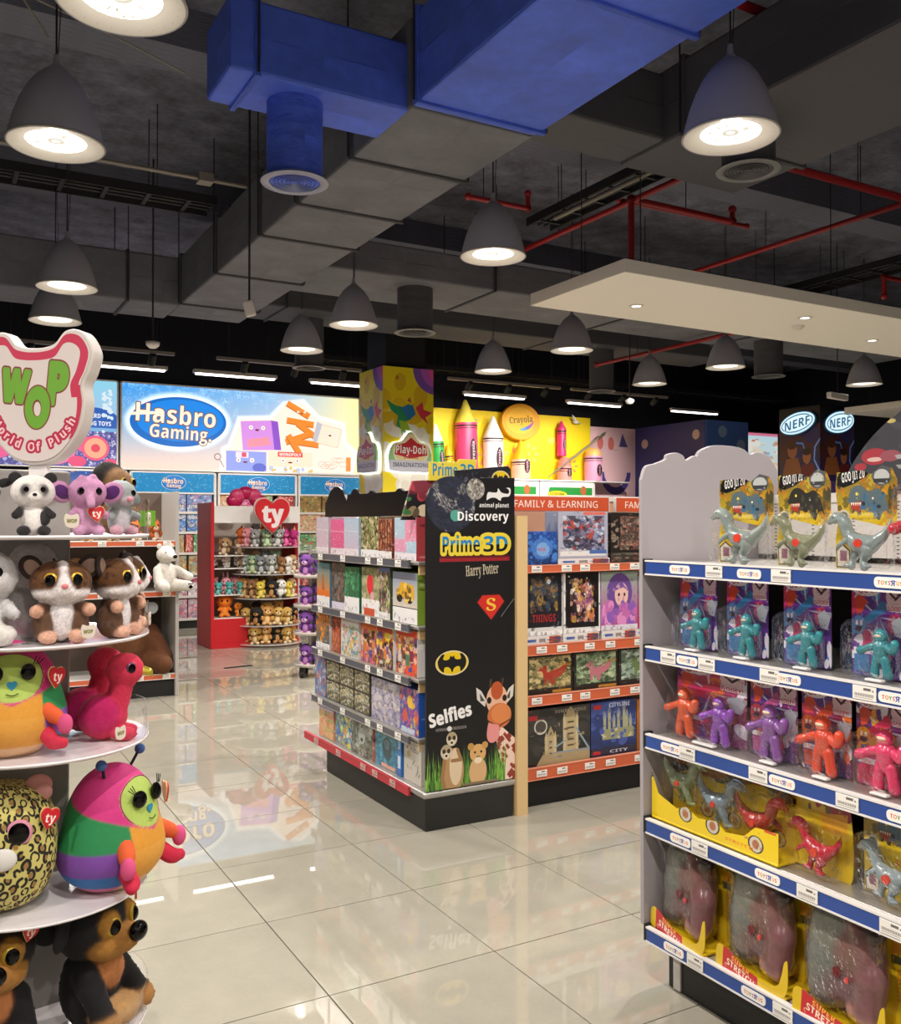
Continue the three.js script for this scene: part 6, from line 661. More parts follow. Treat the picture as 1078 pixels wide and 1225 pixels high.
for (const [t, a, h] of [[0, 0.28, 0.035], [1, 0.42, 0.03], [1, 1.35, 0.035], [2, 0.75, 0.04], [0, 1.3, 0.04]]) part(stand, 'clip_badge', badgeGeo, badgeMat, [Math.sin(a) * 0.272, TIERS[t] + h, Math.cos(a) * 0.272], [0, a, 0]);
// bear shaped sign
const bearOutline = (k, y = 0) => spline([[-0.02, 0.118 + k * 0.9], [-0.055, 0.128 + k], [-0.085 - k * 0.2, 0.158 + k], [-0.125 - k * 0.7, 0.152 + k * 0.8], [-0.15 - k, 0.11], [-0.14 - k, 0.066], [-0.124 - k, 0.03], [-0.128 - k, -0.02], [-0.11 - k, -0.085], [-0.06, -0.14 - k * 0.8], [0, -0.155 - k], [0.06, -0.14 - k * 0.8], [0.11 + k, -0.085], [0.128 + k, -0.02], [0.124 + k, 0.03], [0.14 + k, 0.066], [0.15 + k, 0.11], [0.125 + k * 0.7, 0.152 + k * 0.8], [0.085 + k * 0.2, 0.158 + k], [0.055, 0.128 + k], [0.02, 0.118 + k * 0.9], [-0.02, 0.118 + k * 0.9]]);
const wopTex = canvas(1024, 1024, (x, W) => {
  const p = pen(x), g = (a, b) => [512 + a * 2950, 512 - b * 2950]; p.fill('#d3c7c2', 0, 0, W, W);
  const draw = (k, c) => { const s = bearOutline(k).getPoints(12).map((v) => g(v.x, v.y)); p.poly(s, c); }; draw(-0.004, '#bf3350'); draw(-0.026, '#d3c7c2');
  p.poly([g(-0.13, 0.0), g(0.13, 0.0), g(0.13, -0.2), g(-0.13, -0.2)], '#d3c7c2'); for (const s of [-1, 1]) p.curve([...g(s * 0.126, 0.03), ...g(s * 0.135, -0.03), ...g(s * 0.12, -0.08), ...g(s * 0.09, -0.11), ...g(s * 0.105, -0.08), ...g(s * 0.118, -0.03), ...g(s * 0.114, 0.03)], null, 0, '#bf3350');
  const big = (t, a, b, s, r) => p.text(t, ...g(a, b), s, '#6aa032', { rot: r, line: '#7c3330', lw: 46, sy: 1.35 }).text(t, ...g(a, b), s, '#6aa032', { rot: r, line: '#6aa032', lw: 28, sy: 1.35 }); big('W', -0.053, 0.032, 228, 0.12); big('P', 0.062, 0.034, 300, 0.1); p.ell(...g(0.008, -0.022), 112, 165, '#7c3330', 0.06).ell(...g(0.008, -0.022), 102, 155, '#6aa032', 0.06).ell(...g(0.007, -0.024), 36, 62, '#7c3330').ell(...g(0.008, -0.026), 28, 52, '#d3c7c2');
  const w = 'World Of Plush'; x.save(); x.translate(512, 512); for (let i = 0; i < w.length; i++) { const a = -1.02 + 2.06 * i / (w.length - 1); x.save(); x.rotate(-a); x.translate(0, 352 - Math.abs(a) * 8); p.text(w[i], 0, 0, 88, '#ecc3c4', { line: '#b02a48', lw: 34 }).text(w[i], 0, 0, 88, '#ecc3c4'); x.restore(); } x.restore();
});
{ const t = thing('bear_sign', 'bear head shaped sign with green letters on top of the round stand', 'sign', around(-0.002, 0.02, 1.772), facing(-0.62)); const body = plate(bearOutline(0.004), 0.036, 0.004, 40); part(t, 'board', body, mat(0xcfc7c0, 0.5), [0, 0, -0.041]); const g = plate(bearOutline(0), 0.0015, 0, 40), p = g.attributes.position, uv = g.attributes.uv; for (let i = 0; i < p.count; i++) uv.setXY(i, 0.5 + p.getX(i) * 2950 / 1024, 0.5 + p.getY(i) * 2950 / 1024); part(t, 'printed_face', g, mat(0xffffff, 0.45, { map: wopTex })); part(t, 'stem', rbox(0.05, 0.04, 0.02, 0.004), white, [0, -0.172, -0.02]); }
// --- beanie animals on the tiers ---
const sit = (c, belly, foot, o = {}) => [E3(0, 0.27, 0, 0.2, 0.27, 0.17, c), E3(0, 0.26, 0.1, 0.13, 0.2, 0.1, belly), E3(0, 0.7, 0.03, o.hw ?? 0.3, 0.27, 0.25, c), L3([-0.17, 0.4, 0.04], 0.075, [-0.26, 0.33, 0.17], 0.065, o.arm ?? c), L3([0.17, 0.4, 0.04], 0.075, [0.26, 0.33, 0.17], 0.065, o.arm ?? c), E3(-0.15, 0.08, 0.16, 0.1, 0.085, 0.14, foot), E3(0.15, 0.08, 0.16, 0.1, 0.085, 0.14, foot)];
{ const s = 0.145, t = thing('panda_plush', 'black and white panda plush on the top tier', 'plush toy', around(-0.005, 0.17, TIERS[0]), facing(0.1), 'plush on the round stand'); part(t, 'body', softBody([...sit(0xd8d2cc, 0xe2dcd6, 0x1c1a1c, { arm: 0x1c1a1c, hw: 0.33 }), E3(-0.12, 0.72, 0.24, 0.075, 0.085, 0.04, 0x1a181a), E3(0.12, 0.72, 0.24, 0.075, 0.085, 0.04, 0x1a181a), E3(0, 0.62, 0.25, 0.1, 0.075, 0.06, 0xe6e0da)], { s, k: 0.03 }), furMat); ears(t, [[-0.24, 0.88, 0, 0.1, 0.1, 0.5], [0.24, 0.88, 0, 0.1, 0.1, -0.5]], s, 0x1a181a); eyes(t, [[-0.12, 0.73, 0.27, 0.04], [0.12, 0.73, 0.27, 0.04]], s); part(t, 'nose', ball(0, 0.65 * s, 0.31 * s, 0.035 * s, 0.025 * s, 0.02 * s, 12), eyeBlack); part(t, 'arm_patch', ball(0.16 * s, 0.28 * s, 0.13 * s, 0.09 * s, 0.12 * s, 0.06 * s), felt(0x1a181a)); }
{ const s = 0.145, t = thing('elephant_plush', 'pink elephant plush with purple inner ears', 'plush toy', around(0.112, 0.15, TIERS[0]), facing(0.15), 'plush on the round stand'); part(t, 'body', softBody([...sit(0xb480a2, 0xbf8eac, 0xbf8eac), L3([0, 0.66, 0.24], 0.08, [0, 0.5, 0.36], 0.06, 0xbc8aa8), E3(-0.1, 0.93, 0.1, 0.06, 0.06, 0.06, 0xb480a2), E3(0.08, 0.95, 0.08, 0.06, 0.06, 0.06, 0xb480a2)], { s, fur: 0.012 }), furMat); ears(t, [[-0.34, 0.66, -0.02, 0.17, 0.2, 0.9, 0.3], [0.34, 0.66, -0.02, 0.17, 0.2, -0.9, -0.3]], s, 0xb07c9e, 0x4a1a5a); eyes(t, [[-0.13, 0.72, 0.25, 0.05, 0x5a3a5a], [0.13, 0.72, 0.25, 0.05, 0x5a3a5a]], s); hangTag(t, 0.1 * s, 0.35 * s, 0.26 * s, 0.034, [-0.1, 0, 0.1]); }
{ const s = 0.14, t = thing('puppy_plush', 'grey fluffy puppy plush with a pink nose behind clear guard', 'plush toy', around(0.19, 0.08, TIERS[0]), facing(0.5), 'plush on the round stand'); part(t, 'body', softBody([...sit(0x8f9694, 0xb9b4b8, 0xc89aa6), E3(0, 0.6, 0.24, 0.11, 0.08, 0.09, 0xb8aaae)], { s, fur: 0.02 }), furMat); ears(t, [[-0.28, 0.74, 0, 0.09, 0.16, 2.5], [0.28, 0.74, 0, 0.09, 0.16, -2.5]], s, 0x7a827f); eyes(t, [[-0.12, 0.74, 0.25, 0.05], [0.12, 0.74, 0.25, 0.05]], s); part(t, 'nose', ball(0, 0.63 * s, 0.35 * s, 0.06 * s, 0.045 * s, 0.04 * s, 14), felt(0xd8909e)); }
{ const s = 0.18, t = thing('lion_plush', 'dark maned lion plush at the back of the top tier', 'plush toy', around(0.19, -0.1, TIERS[0]), facing(0.9), 'plush on the round stand'); part(t, 'body', softBody([...sit(0x7a5a3c, 0x9a7a54, 0x5a4028), E3(0, 0.72, -0.08, 0.37, 0.35, 0.2, 0x15120f), E3(0, 0.64, 0.24, 0.12, 0.08, 0.08, 0xb09070)], { s, fur: 0.03, freq: 26 }), furMat); eyes(t, [[-0.12, 0.76, 0.26, 0.05, 0xb08a2c], [0.12, 0.76, 0.26, 0.05, 0xb08a2c]], s); part(t, 'nose', ball(0, 0.67 * s, 0.33 * s, 0.045 * s, 0.03 * s, 0.03 * s, 12), felt(0x2a1c16)); }
{ const s = 0.15, t = thing('cow_plush', 'black and white spotted plush at the edge of the top tier', 'plush toy', around(-0.115, 0.14, TIERS[0]), facing(-0.3), 'plush on the round stand'); part(t, 'body', softBody(sit(0xd5d0cc, 0xdcd6d2, 0xcac4c0), { s, paint: (x, y, z) => (perlin.noise(x * 5 + 3, y * 5, z * 5) > 0.12 ? 0x161416 : null) }), furMat); ears(t, [[-0.3, 0.8, 0, 0.07, 0.13, 1.3], [0.3, 0.8, 0, 0.07, 0.13, -1.3]], s, 0x1a181a); eyes(t, [[-0.12, 0.73, 0.26, 0.05], [0.12, 0.73, 0.26, 0.05]], s); }
// calico cats
const catPrims = [E3(0, 0.26, 0, 0.21, 0.27, 0.17, 0x5a3a22), E3(0, 0.29, 0.09, 0.13, 0.25, 0.11, 0xd9d2d2), E3(0, 0.7, 0.03, 0.34, 0.25, 0.26, 0x5f3c1e), E3(0, 0.57, 0.06, 0.31, 0.13, 0.23, 0xd8cfce), E3(0, 0.62, 0.24, 0.11, 0.08, 0.09, 0xe2dad8), L3([0, 0.9, 0.16], 0.05, [0, 0.68, 0.27], 0.07, 0xded6d6), L3([-0.17, 0.42, 0.05], 0.075, [-0.27, 0.38, 0.18], 0.07, 0x4a2c18), L3([0.17, 0.42, 0.05], 0.075, [0.27, 0.38, 0.18], 0.07, 0x4a2c18), E3(-0.285, 0.375, 0.2, 0.072, 0.072, 0.072, 0xcf9e84), E3(0.285, 0.375, 0.2, 0.072, 0.072, 0.072, 0xcf9e84), E3(-0.19, 0.2, 0.05, 0.12, 0.2, 0.16, 0x5a3c26), E3(0.19, 0.2, 0.05, 0.12, 0.2, 0.16, 0x5a3c26), E3(-0.16, 0.07, 0.19, 0.1, 0.075, 0.11, 0xd0a088), E3(0.16, 0.07, 0.19, 0.1, 0.075, 0.11, 0xd0a088)];
const catGeo = softBody(catPrims, { s: 0.2, k: 0.035, res: 64, fur: 0.006, sharp: 170, mottle: 0.22, paint: (x, y, z) => { if (y > 0.62 && perlin.noise(x * 14, y * 14, z * 14) > 0.22 && Math.abs(x) > 0.09) return 0x3a2210; return null; } });
[[0.055, 0.165, 0.12, 'facing out from the second tier'], [0.178, 0.095, 1.0, 'seen in profile on the second tier'], [0.212, -0.055, 1.45, 'turned away at the edge of the second tier']].forEach(([a, b, phi, w]) => { const s = 0.2, t = thing('cat_plush', 'brown and white cat plush ' + w, 'plush toy', around(a, b, TIERS[1]), facing(phi), 'brown cat plush'); part(t, 'body', catGeo, furMat); ears(t, [[-0.27, 0.82, -0.02, 0.13, 0.16, 0.75, 0.2], [0.27, 0.82, -0.02, 0.13, 0.16, -0.75, -0.2]], s, 0x2a1c18, 0x8f7466); eyes(t, [[-0.145, 0.73, 0.25, 0.062, 0xc8a02a, -0.4], [0.145, 0.73, 0.25, 0.062, 0xc8a02a, 0.4]], s); part(t, 'nose', ball(0, 0.66 * s, 0.335 * s, 0.04 * s, 0.03 * s, 0.025 * s, 12), felt(0xd87a80)); });
{ const s = 0.22, t = thing('lamb_plush', 'white fluffy plush with a pale pink nose on the second tier', 'plush toy', around(-0.1, 0.16, TIERS[1]), facing(-0.05), 'plush on the round stand'); part(t, 'body', softBody([...sit(0xc9c6c6, 0xd8d4d2, 0xe0dcd6), E3(0, 0.64, 0.2, 0.16, 0.13, 0.12, 0xd8ccca), E3(0, 0.12, 0.16, 0.3, 0.12, 0.2, 0xd4cfc8)], { s, fur: 0.02 }), furMat); eyes(t, [[-0.13, 0.76, 0.25, 0.045], [0.13, 0.76, 0.25, 0.045]], s); part(t, 'nose', ball(0.02 * s, 0.66 * s, 0.31 * s, 0.06 * s, 0.045 * s, 0.03 * s, 12), felt(0xdc9c94)); }
{ const s = 0.24, t = thing('seal_plush', 'light grey plush with one black eye showing behind the cats', 'plush toy', around(-0.01, 0.06, TIERS[1]), facing(0.5), 'plush on the round stand'); part(t, 'body', softBody([E3(0, 0.3, 0, 0.24, 0.3, 0.2, 0xb4b0ae), E3(0, 0.72, 0.04, 0.24, 0.24, 0.22, 0xb9b5b3), E3(0.05, 0.64, 0.2, 0.12, 0.09, 0.08, 0xc6c2c0)], { s, fur: 0.014 }), furMat); eyes(t, [[-0.12, 0.76, 0.2, 0.04], [0.12, 0.76, 0.2, 0.04]], s); }
// round caterpillars
const catPaint = (x, y, z) => { const f = Math.atan2(Math.abs(x), z) / PI; if (z > 0 && (x / 0.26) ** 2 + ((y - 0.7) / 0.2) ** 2 < 1) return 0xa9c05a; if (y > 0.47 + 0.42 * f) return 0xc9307a; if (z > 0 && Math.abs(x) < 0.27 - 0.1 * Math.abs(y - 0.25)) return y > 0.36 ? 0xd2902c : y > 0.1 ? 0xd6973a : 0xd8b088; return y > 0.42 + 0.1 * f ? 0x1f8048 : y > 0.42 - 0.04 ? 0x1f8048 : y > 0.19 ? 0x75429a : y > 0.07 ? 0x2468a8 : 0xc86a90; };
const squishGeo = softBody([E3(0, 0.5, 0, 0.43, 0.5, 0.36, 0xc9307a), E3(0, 0.27, 0, 0.46, 0.28, 0.4, 0xc9307a)], { k: 0.2, res: 84, fur: 0.002, freq: 9, paint: catPaint, mottle: 0.04 });
function caterpillar(label, pos, phi, s) {
  const t = thing('caterpillar_plush', label, 'plush toy', pos, facing(phi), 'rainbow caterpillar plush'); const b = part(t, 'body', squishGeo, smoothPlush); b.scale.setScalar(s);
  eyes(t, [[-0.13, 0.75, 0.335, 0.066, null, -0.35], [0.13, 0.75, 0.335, 0.066, null, 0.35]], s);
  for (const k of [-1, 1]) { for (let j = 0; j < 3; j++) part(t, 'eyelash', bar([k * (0.17 + j * 0.018) * s, (0.81 + 0.0 * j) * s, 0.325 * s], [k * (0.2 + j * 0.03) * s, (0.88 - 0.012 * j) * s, 0.305 * s], 0.004 * s, 5), eyeBlack); const an = part(t, 'antenna', tube([[k * 0.2 * s, 0.93 * s, 0.05 * s], [k * 0.25 * s, 1.0 * s, 0.07 * s], [k * 0.29 * s, 1.05 * s, 0.08 * s]], 0.014 * s, 8), felt(0x16182a)); part(an, 'antenna_bobble', ball(k * 0.3 * s, 1.06 * s, 0.085 * s, 0.045 * s), felt(0x3f5f94)); part(t, 'arm', limb([[k * 0.27 * s, 0.4 * s, 0.28 * s], [k * 0.34 * s, 0.35 * s, 0.34 * s], [k * 0.4 * s, 0.3 * s, 0.38 * s]], [0.075 * s, 0.07 * s, 0.05 * s]), felt(0xd4582c)); part(t, 'mitten', ball(k * 0.42 * s, 0.28 * s, 0.4 * s, 0.065 * s, 0.09 * s, 0.06 * s), felt(0xcf4c7c)); part(t, 'foot', limb([[k * 0.28 * s, 0.2 * s, 0.3 * s], [k * 0.33 * s, 0.13 * s, 0.38 * s], [k * 0.4 * s, 0.12 * s, 0.42 * s]], [0.07 * s, 0.07 * s, 0.05 * s]), felt(0xc0203e)); }
  part(t, 'nose', plate(heartShape(0.075 * s), 0.004 * s, 0.003 * s), felt(0x2f86a8), [0, 0.64 * s, 0.352 * s]); part(t, 'mouth', tube([[-0.05 * s, 0.575 * s, 0.378 * s], [0, 0.56 * s, 0.382 * s], [0.05 * s, 0.575 * s, 0.378 * s]], 0.004 * s, 10, 5), eyeBlack); part(t, 'face_seam', tube([...Array(13)].map((_, i) => { const a = i / 12 * 2 * PI, x = 0.262 * Math.cos(a), y = 0.7 + 0.2 * Math.sin(a); const zz = Math.sqrt(Math.max(0.02, 1 - (x / 0.43) ** 2 - ((y - 0.5) / 0.5) ** 2)) * 0.36; return [x * s, y * s, (zz + 0.004) * s]; }), 0.004 * s, 60, 5), felt(0x8f2a60));
  hangTag(t, 0.36 * s, 0.68 * s, 0.3 * s, 0.17 * s, [0, 0.7, -0.15]); return t;
}
caterpillar('rainbow caterpillar plush with lime face filling the third tier', around(-0.055, 0.115, TIERS[2]), 0.1, 0.262);
caterpillar('rainbow caterpillar plush beside the leopard print one', around(0.178, 0.06, TIERS[3]), 0.95, 0.292);
// flamingos
const flamGeo = softBody([E3(0, 0.26, -0.08, 0.2, 0.26, 0.27, 0xc42a4a), L3([0, 0.42, 0.08], 0.13, [0, 0.7, 0.14], 0.13, 0xc42c4a), E3(0, 0.79, 0.16, 0.19, 0.19, 0.21, 0xc8304c), E3(0.12, 0.3, -0.1, 0.12, 0.2, 0.2, 0xb41a5c), E3(-0.12, 0.3, -0.1, 0.12, 0.2, 0.2, 0xb41a5c), E3(0.12, 0.07, 0.16, 0.09, 0.08, 0.14, 0xc02c4c), E3(-0.12, 0.07, 0.16, 0.09, 0.08, 0.14, 0xc02c4c)], { s: 0.215, fur: 0.01, res: 52 });
[[0.172, 0.07, 1.45, 'with a gold beak beside the caterpillar'], [0.135, -0.05, 1.7, 'half hidden behind another one']].forEach(([a, b, phi, w]) => { const s = 0.215, t = thing('flamingo_plush', 'deep pink bird plush ' + w, 'plush toy', around(a, b, TIERS[2]), facing(phi), 'pink bird plush'); part(t, 'body', flamGeo, furMat); eyes(t, [[-0.16, 0.82, 0.24, 0.05, 0x6a3a5a, -1.0], [0.16, 0.82, 0.24, 0.05, 0x6a3a5a, 1.0]], s); part(t, 'beak', limb([[0, 0.77 * s, 0.34 * s], [0, 0.75 * s, 0.42 * s], [0, 0.7 * s, 0.47 * s]], [0.06 * s, 0.05 * s, 0.012 * s]), phys(0xb8a83a, 0.3, { metalness: 0.5 })); });
// leopard cushion
const leopard = canvas(1024, 512, (x, W, H) => { const p = pen(x), r = rnd(77); p.fill('#c4b86a', 0, 0, W, H); for (let k = 0; k < 700; k++) { const a = (k * 0.618034 % 1) * W, b = (k + 0.5) / 700 * H, q = 8 + r() * 4, st = r() * 6; if (k % 2 === 0) p.ell(a, b, q * 0.8, q * 0.6, '#94703c', r() * 3); x.lineCap = 'round'; x.strokeStyle = '#1a160f'; x.lineWidth = 4 + r() * 4; for (const [s, e] of [[st, st + 1.7 + r()], [st + 2.9, st + 4.6 + r()]]) { x.beginPath(); x.ellipse(a, b, q * 1.05, q * 0.85, r() * 3, s, e); x.stroke(); } } });
{ const s = 0.3, t = thing('leopard_plush', 'round leopard print cushion plush with a pink ear', 'plush toy', around(-0.08, 0.115, TIERS[3]), facing(0.02), 'plush on the round stand'); const g = sph(1, 48, 32), p = g.attributes.position; for (let i = 0; i < p.count; i++) { const x = p.getX(i), y = p.getY(i), z = p.getZ(i), q = 1 / Math.pow(Math.abs(x) ** 2.7 + Math.abs(y) ** 2.7 + Math.abs(z) ** 2.7, 1 / 2.7), w = 1 + 0.01 * perlin.noise(x * 5, y * 5, z * 5); p.setXYZ(i, x * q * 0.44 * w, y * q * 0.48 + 0.48, z * q * 0.37 * w); } g.computeVertexNormals(); g.scale(s, s, s); part(t, 'body', g, phys(0xffffff, 0.85, { map: leopard, sheen: 0.3, sheenRoughness: 0.5 }));
  for (const k of [-1, 1]) { const e = part(t, 'eye', ball(0, 0, 0, 0.075 * s, 0.08 * s, 0.03 * s, 18), eyeBlack, [k * 0.16 * s, 0.65 * s, 0.355 * s]); part(e, 'iris', ball(0, 0, -0.012 * s, 0.095 * s, 0.1 * s, 0.025 * s, 18), felt(0xd08aa0)); part(t, 'ear', merge(ball(0, 0, 0, 0.1 * s, 0.085 * s, 0.04 * s), ball(0.03 * s * k, -0.05 * s, 0.01, 0.07 * s, 0.07 * s, 0.03 * s)), felt(0xc98d88), [k * 0.3 * s, 0.92 * s, 0.06 * s]); } part(t, 'muzzle', merge(ball(-0.05 * s, 0.47 * s, 0.365 * s, 0.1 * s, 0.085 * s, 0.04 * s), ball(0.05 * s, 0.47 * s, 0.365 * s, 0.1 * s, 0.085 * s, 0.04 * s)), felt(0xd6d2cc)); part(t, 'paw', ball(-0.08 * s, 0.12 * s, 0.35 * s, 0.09 * s, 0.05 * s, 0.06 * s), felt(0xd8d4ce)); hangTag(t, 0.37 * s, 0.72 * s, 0.3 * s, 0.15 * s, [0, 0.6, -0.3]); }
// black and tan dogs
const dogGeo = softBody([E3(0, 0.27, -0.02, 0.23, 0.3, 0.2, 0x0d0c0d), E3(0, 0.4, 0.13, 0.13, 0.14, 0.09, 0xa86a3c), E3(0, 0.72, 0.0, 0.3, 0.26, 0.24, 0x0e0d0e), E3(0, 0.6, 0.15, 0.23, 0.12, 0.14, 0x9a6a2c), E3(0, 0.63, 0.26, 0.12, 0.095, 0.1, 0x9c6c30), E3(-0.12, 0.76, 0.2, 0.085, 0.08, 0.06, 0x9a6c26), E3(0.12, 0.76, 0.2, 0.085, 0.08, 0.06, 0x9a6c26), L3([-0.17, 0.4, 0.05], 0.09, [-0.22, 0.16, 0.22], 0.08, 0x0e0d0e), L3([0.17, 0.4, 0.05], 0.09, [0.22, 0.16, 0.22], 0.08, 0x0e0d0e), E3(-0.23, 0.1, 0.25, 0.1, 0.09, 0.1, 0x9c6e3c), E3(0.23, 0.1, 0.25, 0.1, 0.09, 0.1, 0x9c6e3c), E3(0, 0.1, 0.18, 0.2, 0.1, 0.16, 0xa07a4c)], { s: 0.34, res: 64, fur: 0.01, k: 0.04, sharp: 170 });
[[-0.095, 0.13, 0.12, 'with a tag on the lowest tier'], [0.135, 0.06, 0.95, 'in profile on the lowest tier']].forEach(([a, b, phi, w]) => { const s = 0.34, t = thing('dog_plush', 'black and tan dog plush ' + w, 'plush toy', around(a, b, TIERS[4]), facing(phi), 'black and tan dogs'); part(t, 'body', dogGeo, furMat); ears(t, [[-0.28, 0.84, -0.02, 0.09, 0.16, 2.5], [0.28, 0.84, -0.02, 0.09, 0.16, -2.5]], s, 0x0b0a0b); eyes(t, [[-0.125, 0.745, 0.25, 0.05, 0xb0902a, -0.3], [0.125, 0.745, 0.25, 0.05, 0xb0902a, 0.3]], s); part(t, 'nose', ball(0, 0.68 * s, 0.36 * s, 0.085 * s, 0.07 * s, 0.06 * s), eyeBlack); hangTag(t, 0.24 * s, 0.86 * s, 0.2 * s, 0.11 * s, [0, 0.5, -0.4]); });

// ---------- small plush made of a few soft balls ----------
function mini(c, o = {}) {
  const { belly = c, ear = c, muzzle = belly, foot = belly, kind = 'round' } = o, L = [[ball(0, 0.27, 0, 0.23, 0.27, 0.2, 12), c], [ball(0, 0.7, 0.04, 0.3, 0.27, 0.26, 14), c], [ball(0, 0.26, 0.12, 0.14, 0.2, 0.1, 10), belly], [ball(0, 0.62, 0.25, 0.14, 0.1, 0.09, 10), muzzle], [ball(-0.16, 0.08, 0.17, 0.1, 0.08, 0.13, 10), foot], [ball(0.16, 0.08, 0.17, 0.1, 0.08, 0.13, 10), foot], [ball(-0.24, 0.34, 0.12, 0.08, 0.13, 0.08, 10), c], [ball(0.24, 0.34, 0.12, 0.08, 0.13, 0.08, 10), c], [ball(-0.12, 0.74, 0.26, 0.045, 0.05, 0.03, 8), 0x0a0a0a], [ball(0.12, 0.74, 0.26, 0.045, 0.05, 0.03, 8), 0x0a0a0a], [ball(0, 0.66, 0.33, 0.04, 0.03, 0.03, 8), o.nose ?? 0x1a1212]];
  for (const s of [-1, 1]) L.push(kind === 'round' ? [ball(s * 0.24, 0.9, 0, 0.1, 0.1, 0.05, 10), ear] : kind === 'flop' ? [ball(s * 0.3, 0.68, 0.02, 0.07, 0.18, 0.1, 10), ear] : kind === 'long' ? [ball(s * 0.12, 1.08, 0, 0.06, 0.2, 0.04, 10), ear] : [new THREE.ConeGeometry(0.1, 0.22, 8).translate(s * 0.2, 0.98, 0), ear]);
  if (o.mane) L.push([ball(0, 0.7, -0.06, 0.4, 0.37, 0.2, 14), o.mane]); if (o.horn) L.push([new THREE.ConeGeometry(0.06, 0.25, 8).translate(0, 1.05, 0.08), o.horn]);
  return mergeTinted(L);
}
const MINI = [ // colour words, geometry
  ['tan cow', mini(0xa88860, { belly: 0xd8c8ac, kind: 'flop' })], ['panda', mini(0xd8d4ce, { ear: 0x161416, foot: 0x161416 })], ['pink pig', mini(0xd88a94, { belly: 0xe2a6aa, nose: 0xc86a7a })], ['teal monster', mini(0x3f9a96, { belly: 0x8ac4bc, kind: 'point' })], ['grey koala', mini(0x8a8c88, { belly: 0xc4c4be, ear: 0xa8a4a4 })], ['golden puppy', mini(0xb8924a, { belly: 0xd8c094, kind: 'flop' })], ['black and tan puppy', mini(0x1a1714, { belly: 0xa87a44, foot: 0xa87a44, kind: 'flop', ear: 0x12100e })], ['brown bear', mini(0x7a5432, { belly: 0xa8845a })], ['yellow duck', mini(0xc8b03a, { belly: 0xd8c86a, nose: 0xd88a2a })], ['magenta dragon', mini(0xb02a70, { belly: 0xd86a9a, kind: 'point', horn: 0xd8c05a })], ['white lamb', mini(0xd4cfc8, { muzzle: 0xd8b8a8, kind: 'flop' })], ['orange fox', mini(0xc86428, { belly: 0xe0cbb4, kind: 'point' })], ['caramel bear', mini(0xc08a4a, { belly: 0xd8b47a })], ['grey wolf', mini(0x6a6e72, { belly: 0xb8b8b4, kind: 'point' })], ['green turtle', mini(0x7f9a7a, { belly: 0xb8c49a })], ['pink bunny', mini(0xdc9aa4, { belly: 0xecc8c8, kind: 'long' })],
];
const miniMat = phys(0xffffff, 0.9, { vertexColors: true, sheen: 0.4, sheenRoughness: 0.6 });
function miniPlush(k, pos, ry, s, where, group, lean = 0.16) { const o = solo('small_plush', 'small ' + MINI[k][0] + ' plush ' + where, 'plush toy', MINI[k][1], miniMat, pos, [lean * Math.sin(k * 7 + pos[0] * 90), ry, lean * Math.cos(k * 5 + pos[0] * 70)], group); o.scale.setScalar(s); return o; }
// ---------- red plush stand with heart ----------
const red = mat(0xb8141e, 0.4), acrylic = phys(0xe8e2dc, 0.2, { clearcoat: 0.4 });
const TY = thing('red_plush_stand', 'red sided plush stand with white header and half round tiers', 'display stand', [2.88, 0, -10.7]);
part(TY, 'side_panel', rbox(0.04, 1.7, 0.62, 0.006), red, [0.02, 0.85, -0.31]); part(TY, 'side_panel', rbox(0.04, 1.56, 0.5, 0.006), red, [1.08, 0.78, -0.36]); part(TY, 'back_panel', box(1.04, 1.6, 0.02), mat(0xc4bcae, 0.6), [0.56, 0.8, -0.6]); part(TY, 'header', rbox(1.04, 0.2, 0.03, 0.004), white, [0.56, 1.56, -0.02]); part(TY, 'base', rbox(0.5, 0.34, 0.06, 0.006), red, [0.28, 0.17, -0.05]); part(TY, 'plinth', box(1.04, 0.06, 0.58), red, [0.56, 0.03, -0.3]);
for (const y of [0.35, 0.62, 0.93, 1.08]) part(TY, 'shelf', rbox(0.42, 0.012, 0.45, 0.003), acrylic, [0.25, y - 0.006, -0.28]);
const acrylicClear = phys(0xf4f0ec, 0.1, { transmission: 0.6, thickness: 0, ior: 1.4 });
const TT = [1.18, 0.86, 0.575, 0.255, 0.035], TC = [0.74, -0.2];
for (const y of TT) { part(TY, 'half_round_tier', new THREE.CylinderGeometry(0.43, 0.43, 0.012, 40, 1), acrylicClear, [TC[0], y - 0.006, TC[1]]); part(TY, 'clear_guard', lathe([[0.428, 0.002], [0.43, 0.002], [0.43, 0.07], [0.428, 0.07]], 40), clear, [TC[0], y, TC[1]]); } part(TY, 'tower_post', rbox(0.14, 1.3, 0.14, 0.01), mat(0xb4aca0, 0.6), [TC[0], 0.65, TC[1] - 0.1]);
{ const tex = canvas(256, 256, (x) => { const p = pen(x); p.fill('#bf1620', 0, 0, 256, 256).text('ty', 128, 112, 170, '#ddd2d2', { w: 160, line: '#ddd2d2', lw: 10 }); }); const t = thing('heart_sign', 'red heart shaped sign with pale letters on the plush stand header', 'sign', [3.545, 1.55, -10.5], 0); part(t, 'face', plate(heartShape(0.4), 0.02, 0.004), mat(0xffffff, 0.4, { map: tex })); part(t, 'rim', plate(heartShape(0.43), 0.012, 0.004), mat(0xd8b0a8, 0.4), [0, 0, -0.018]); part(t, 'stem', box(0.05, 0.06, 0.2), white, [0, 0.05, -0.12]); }
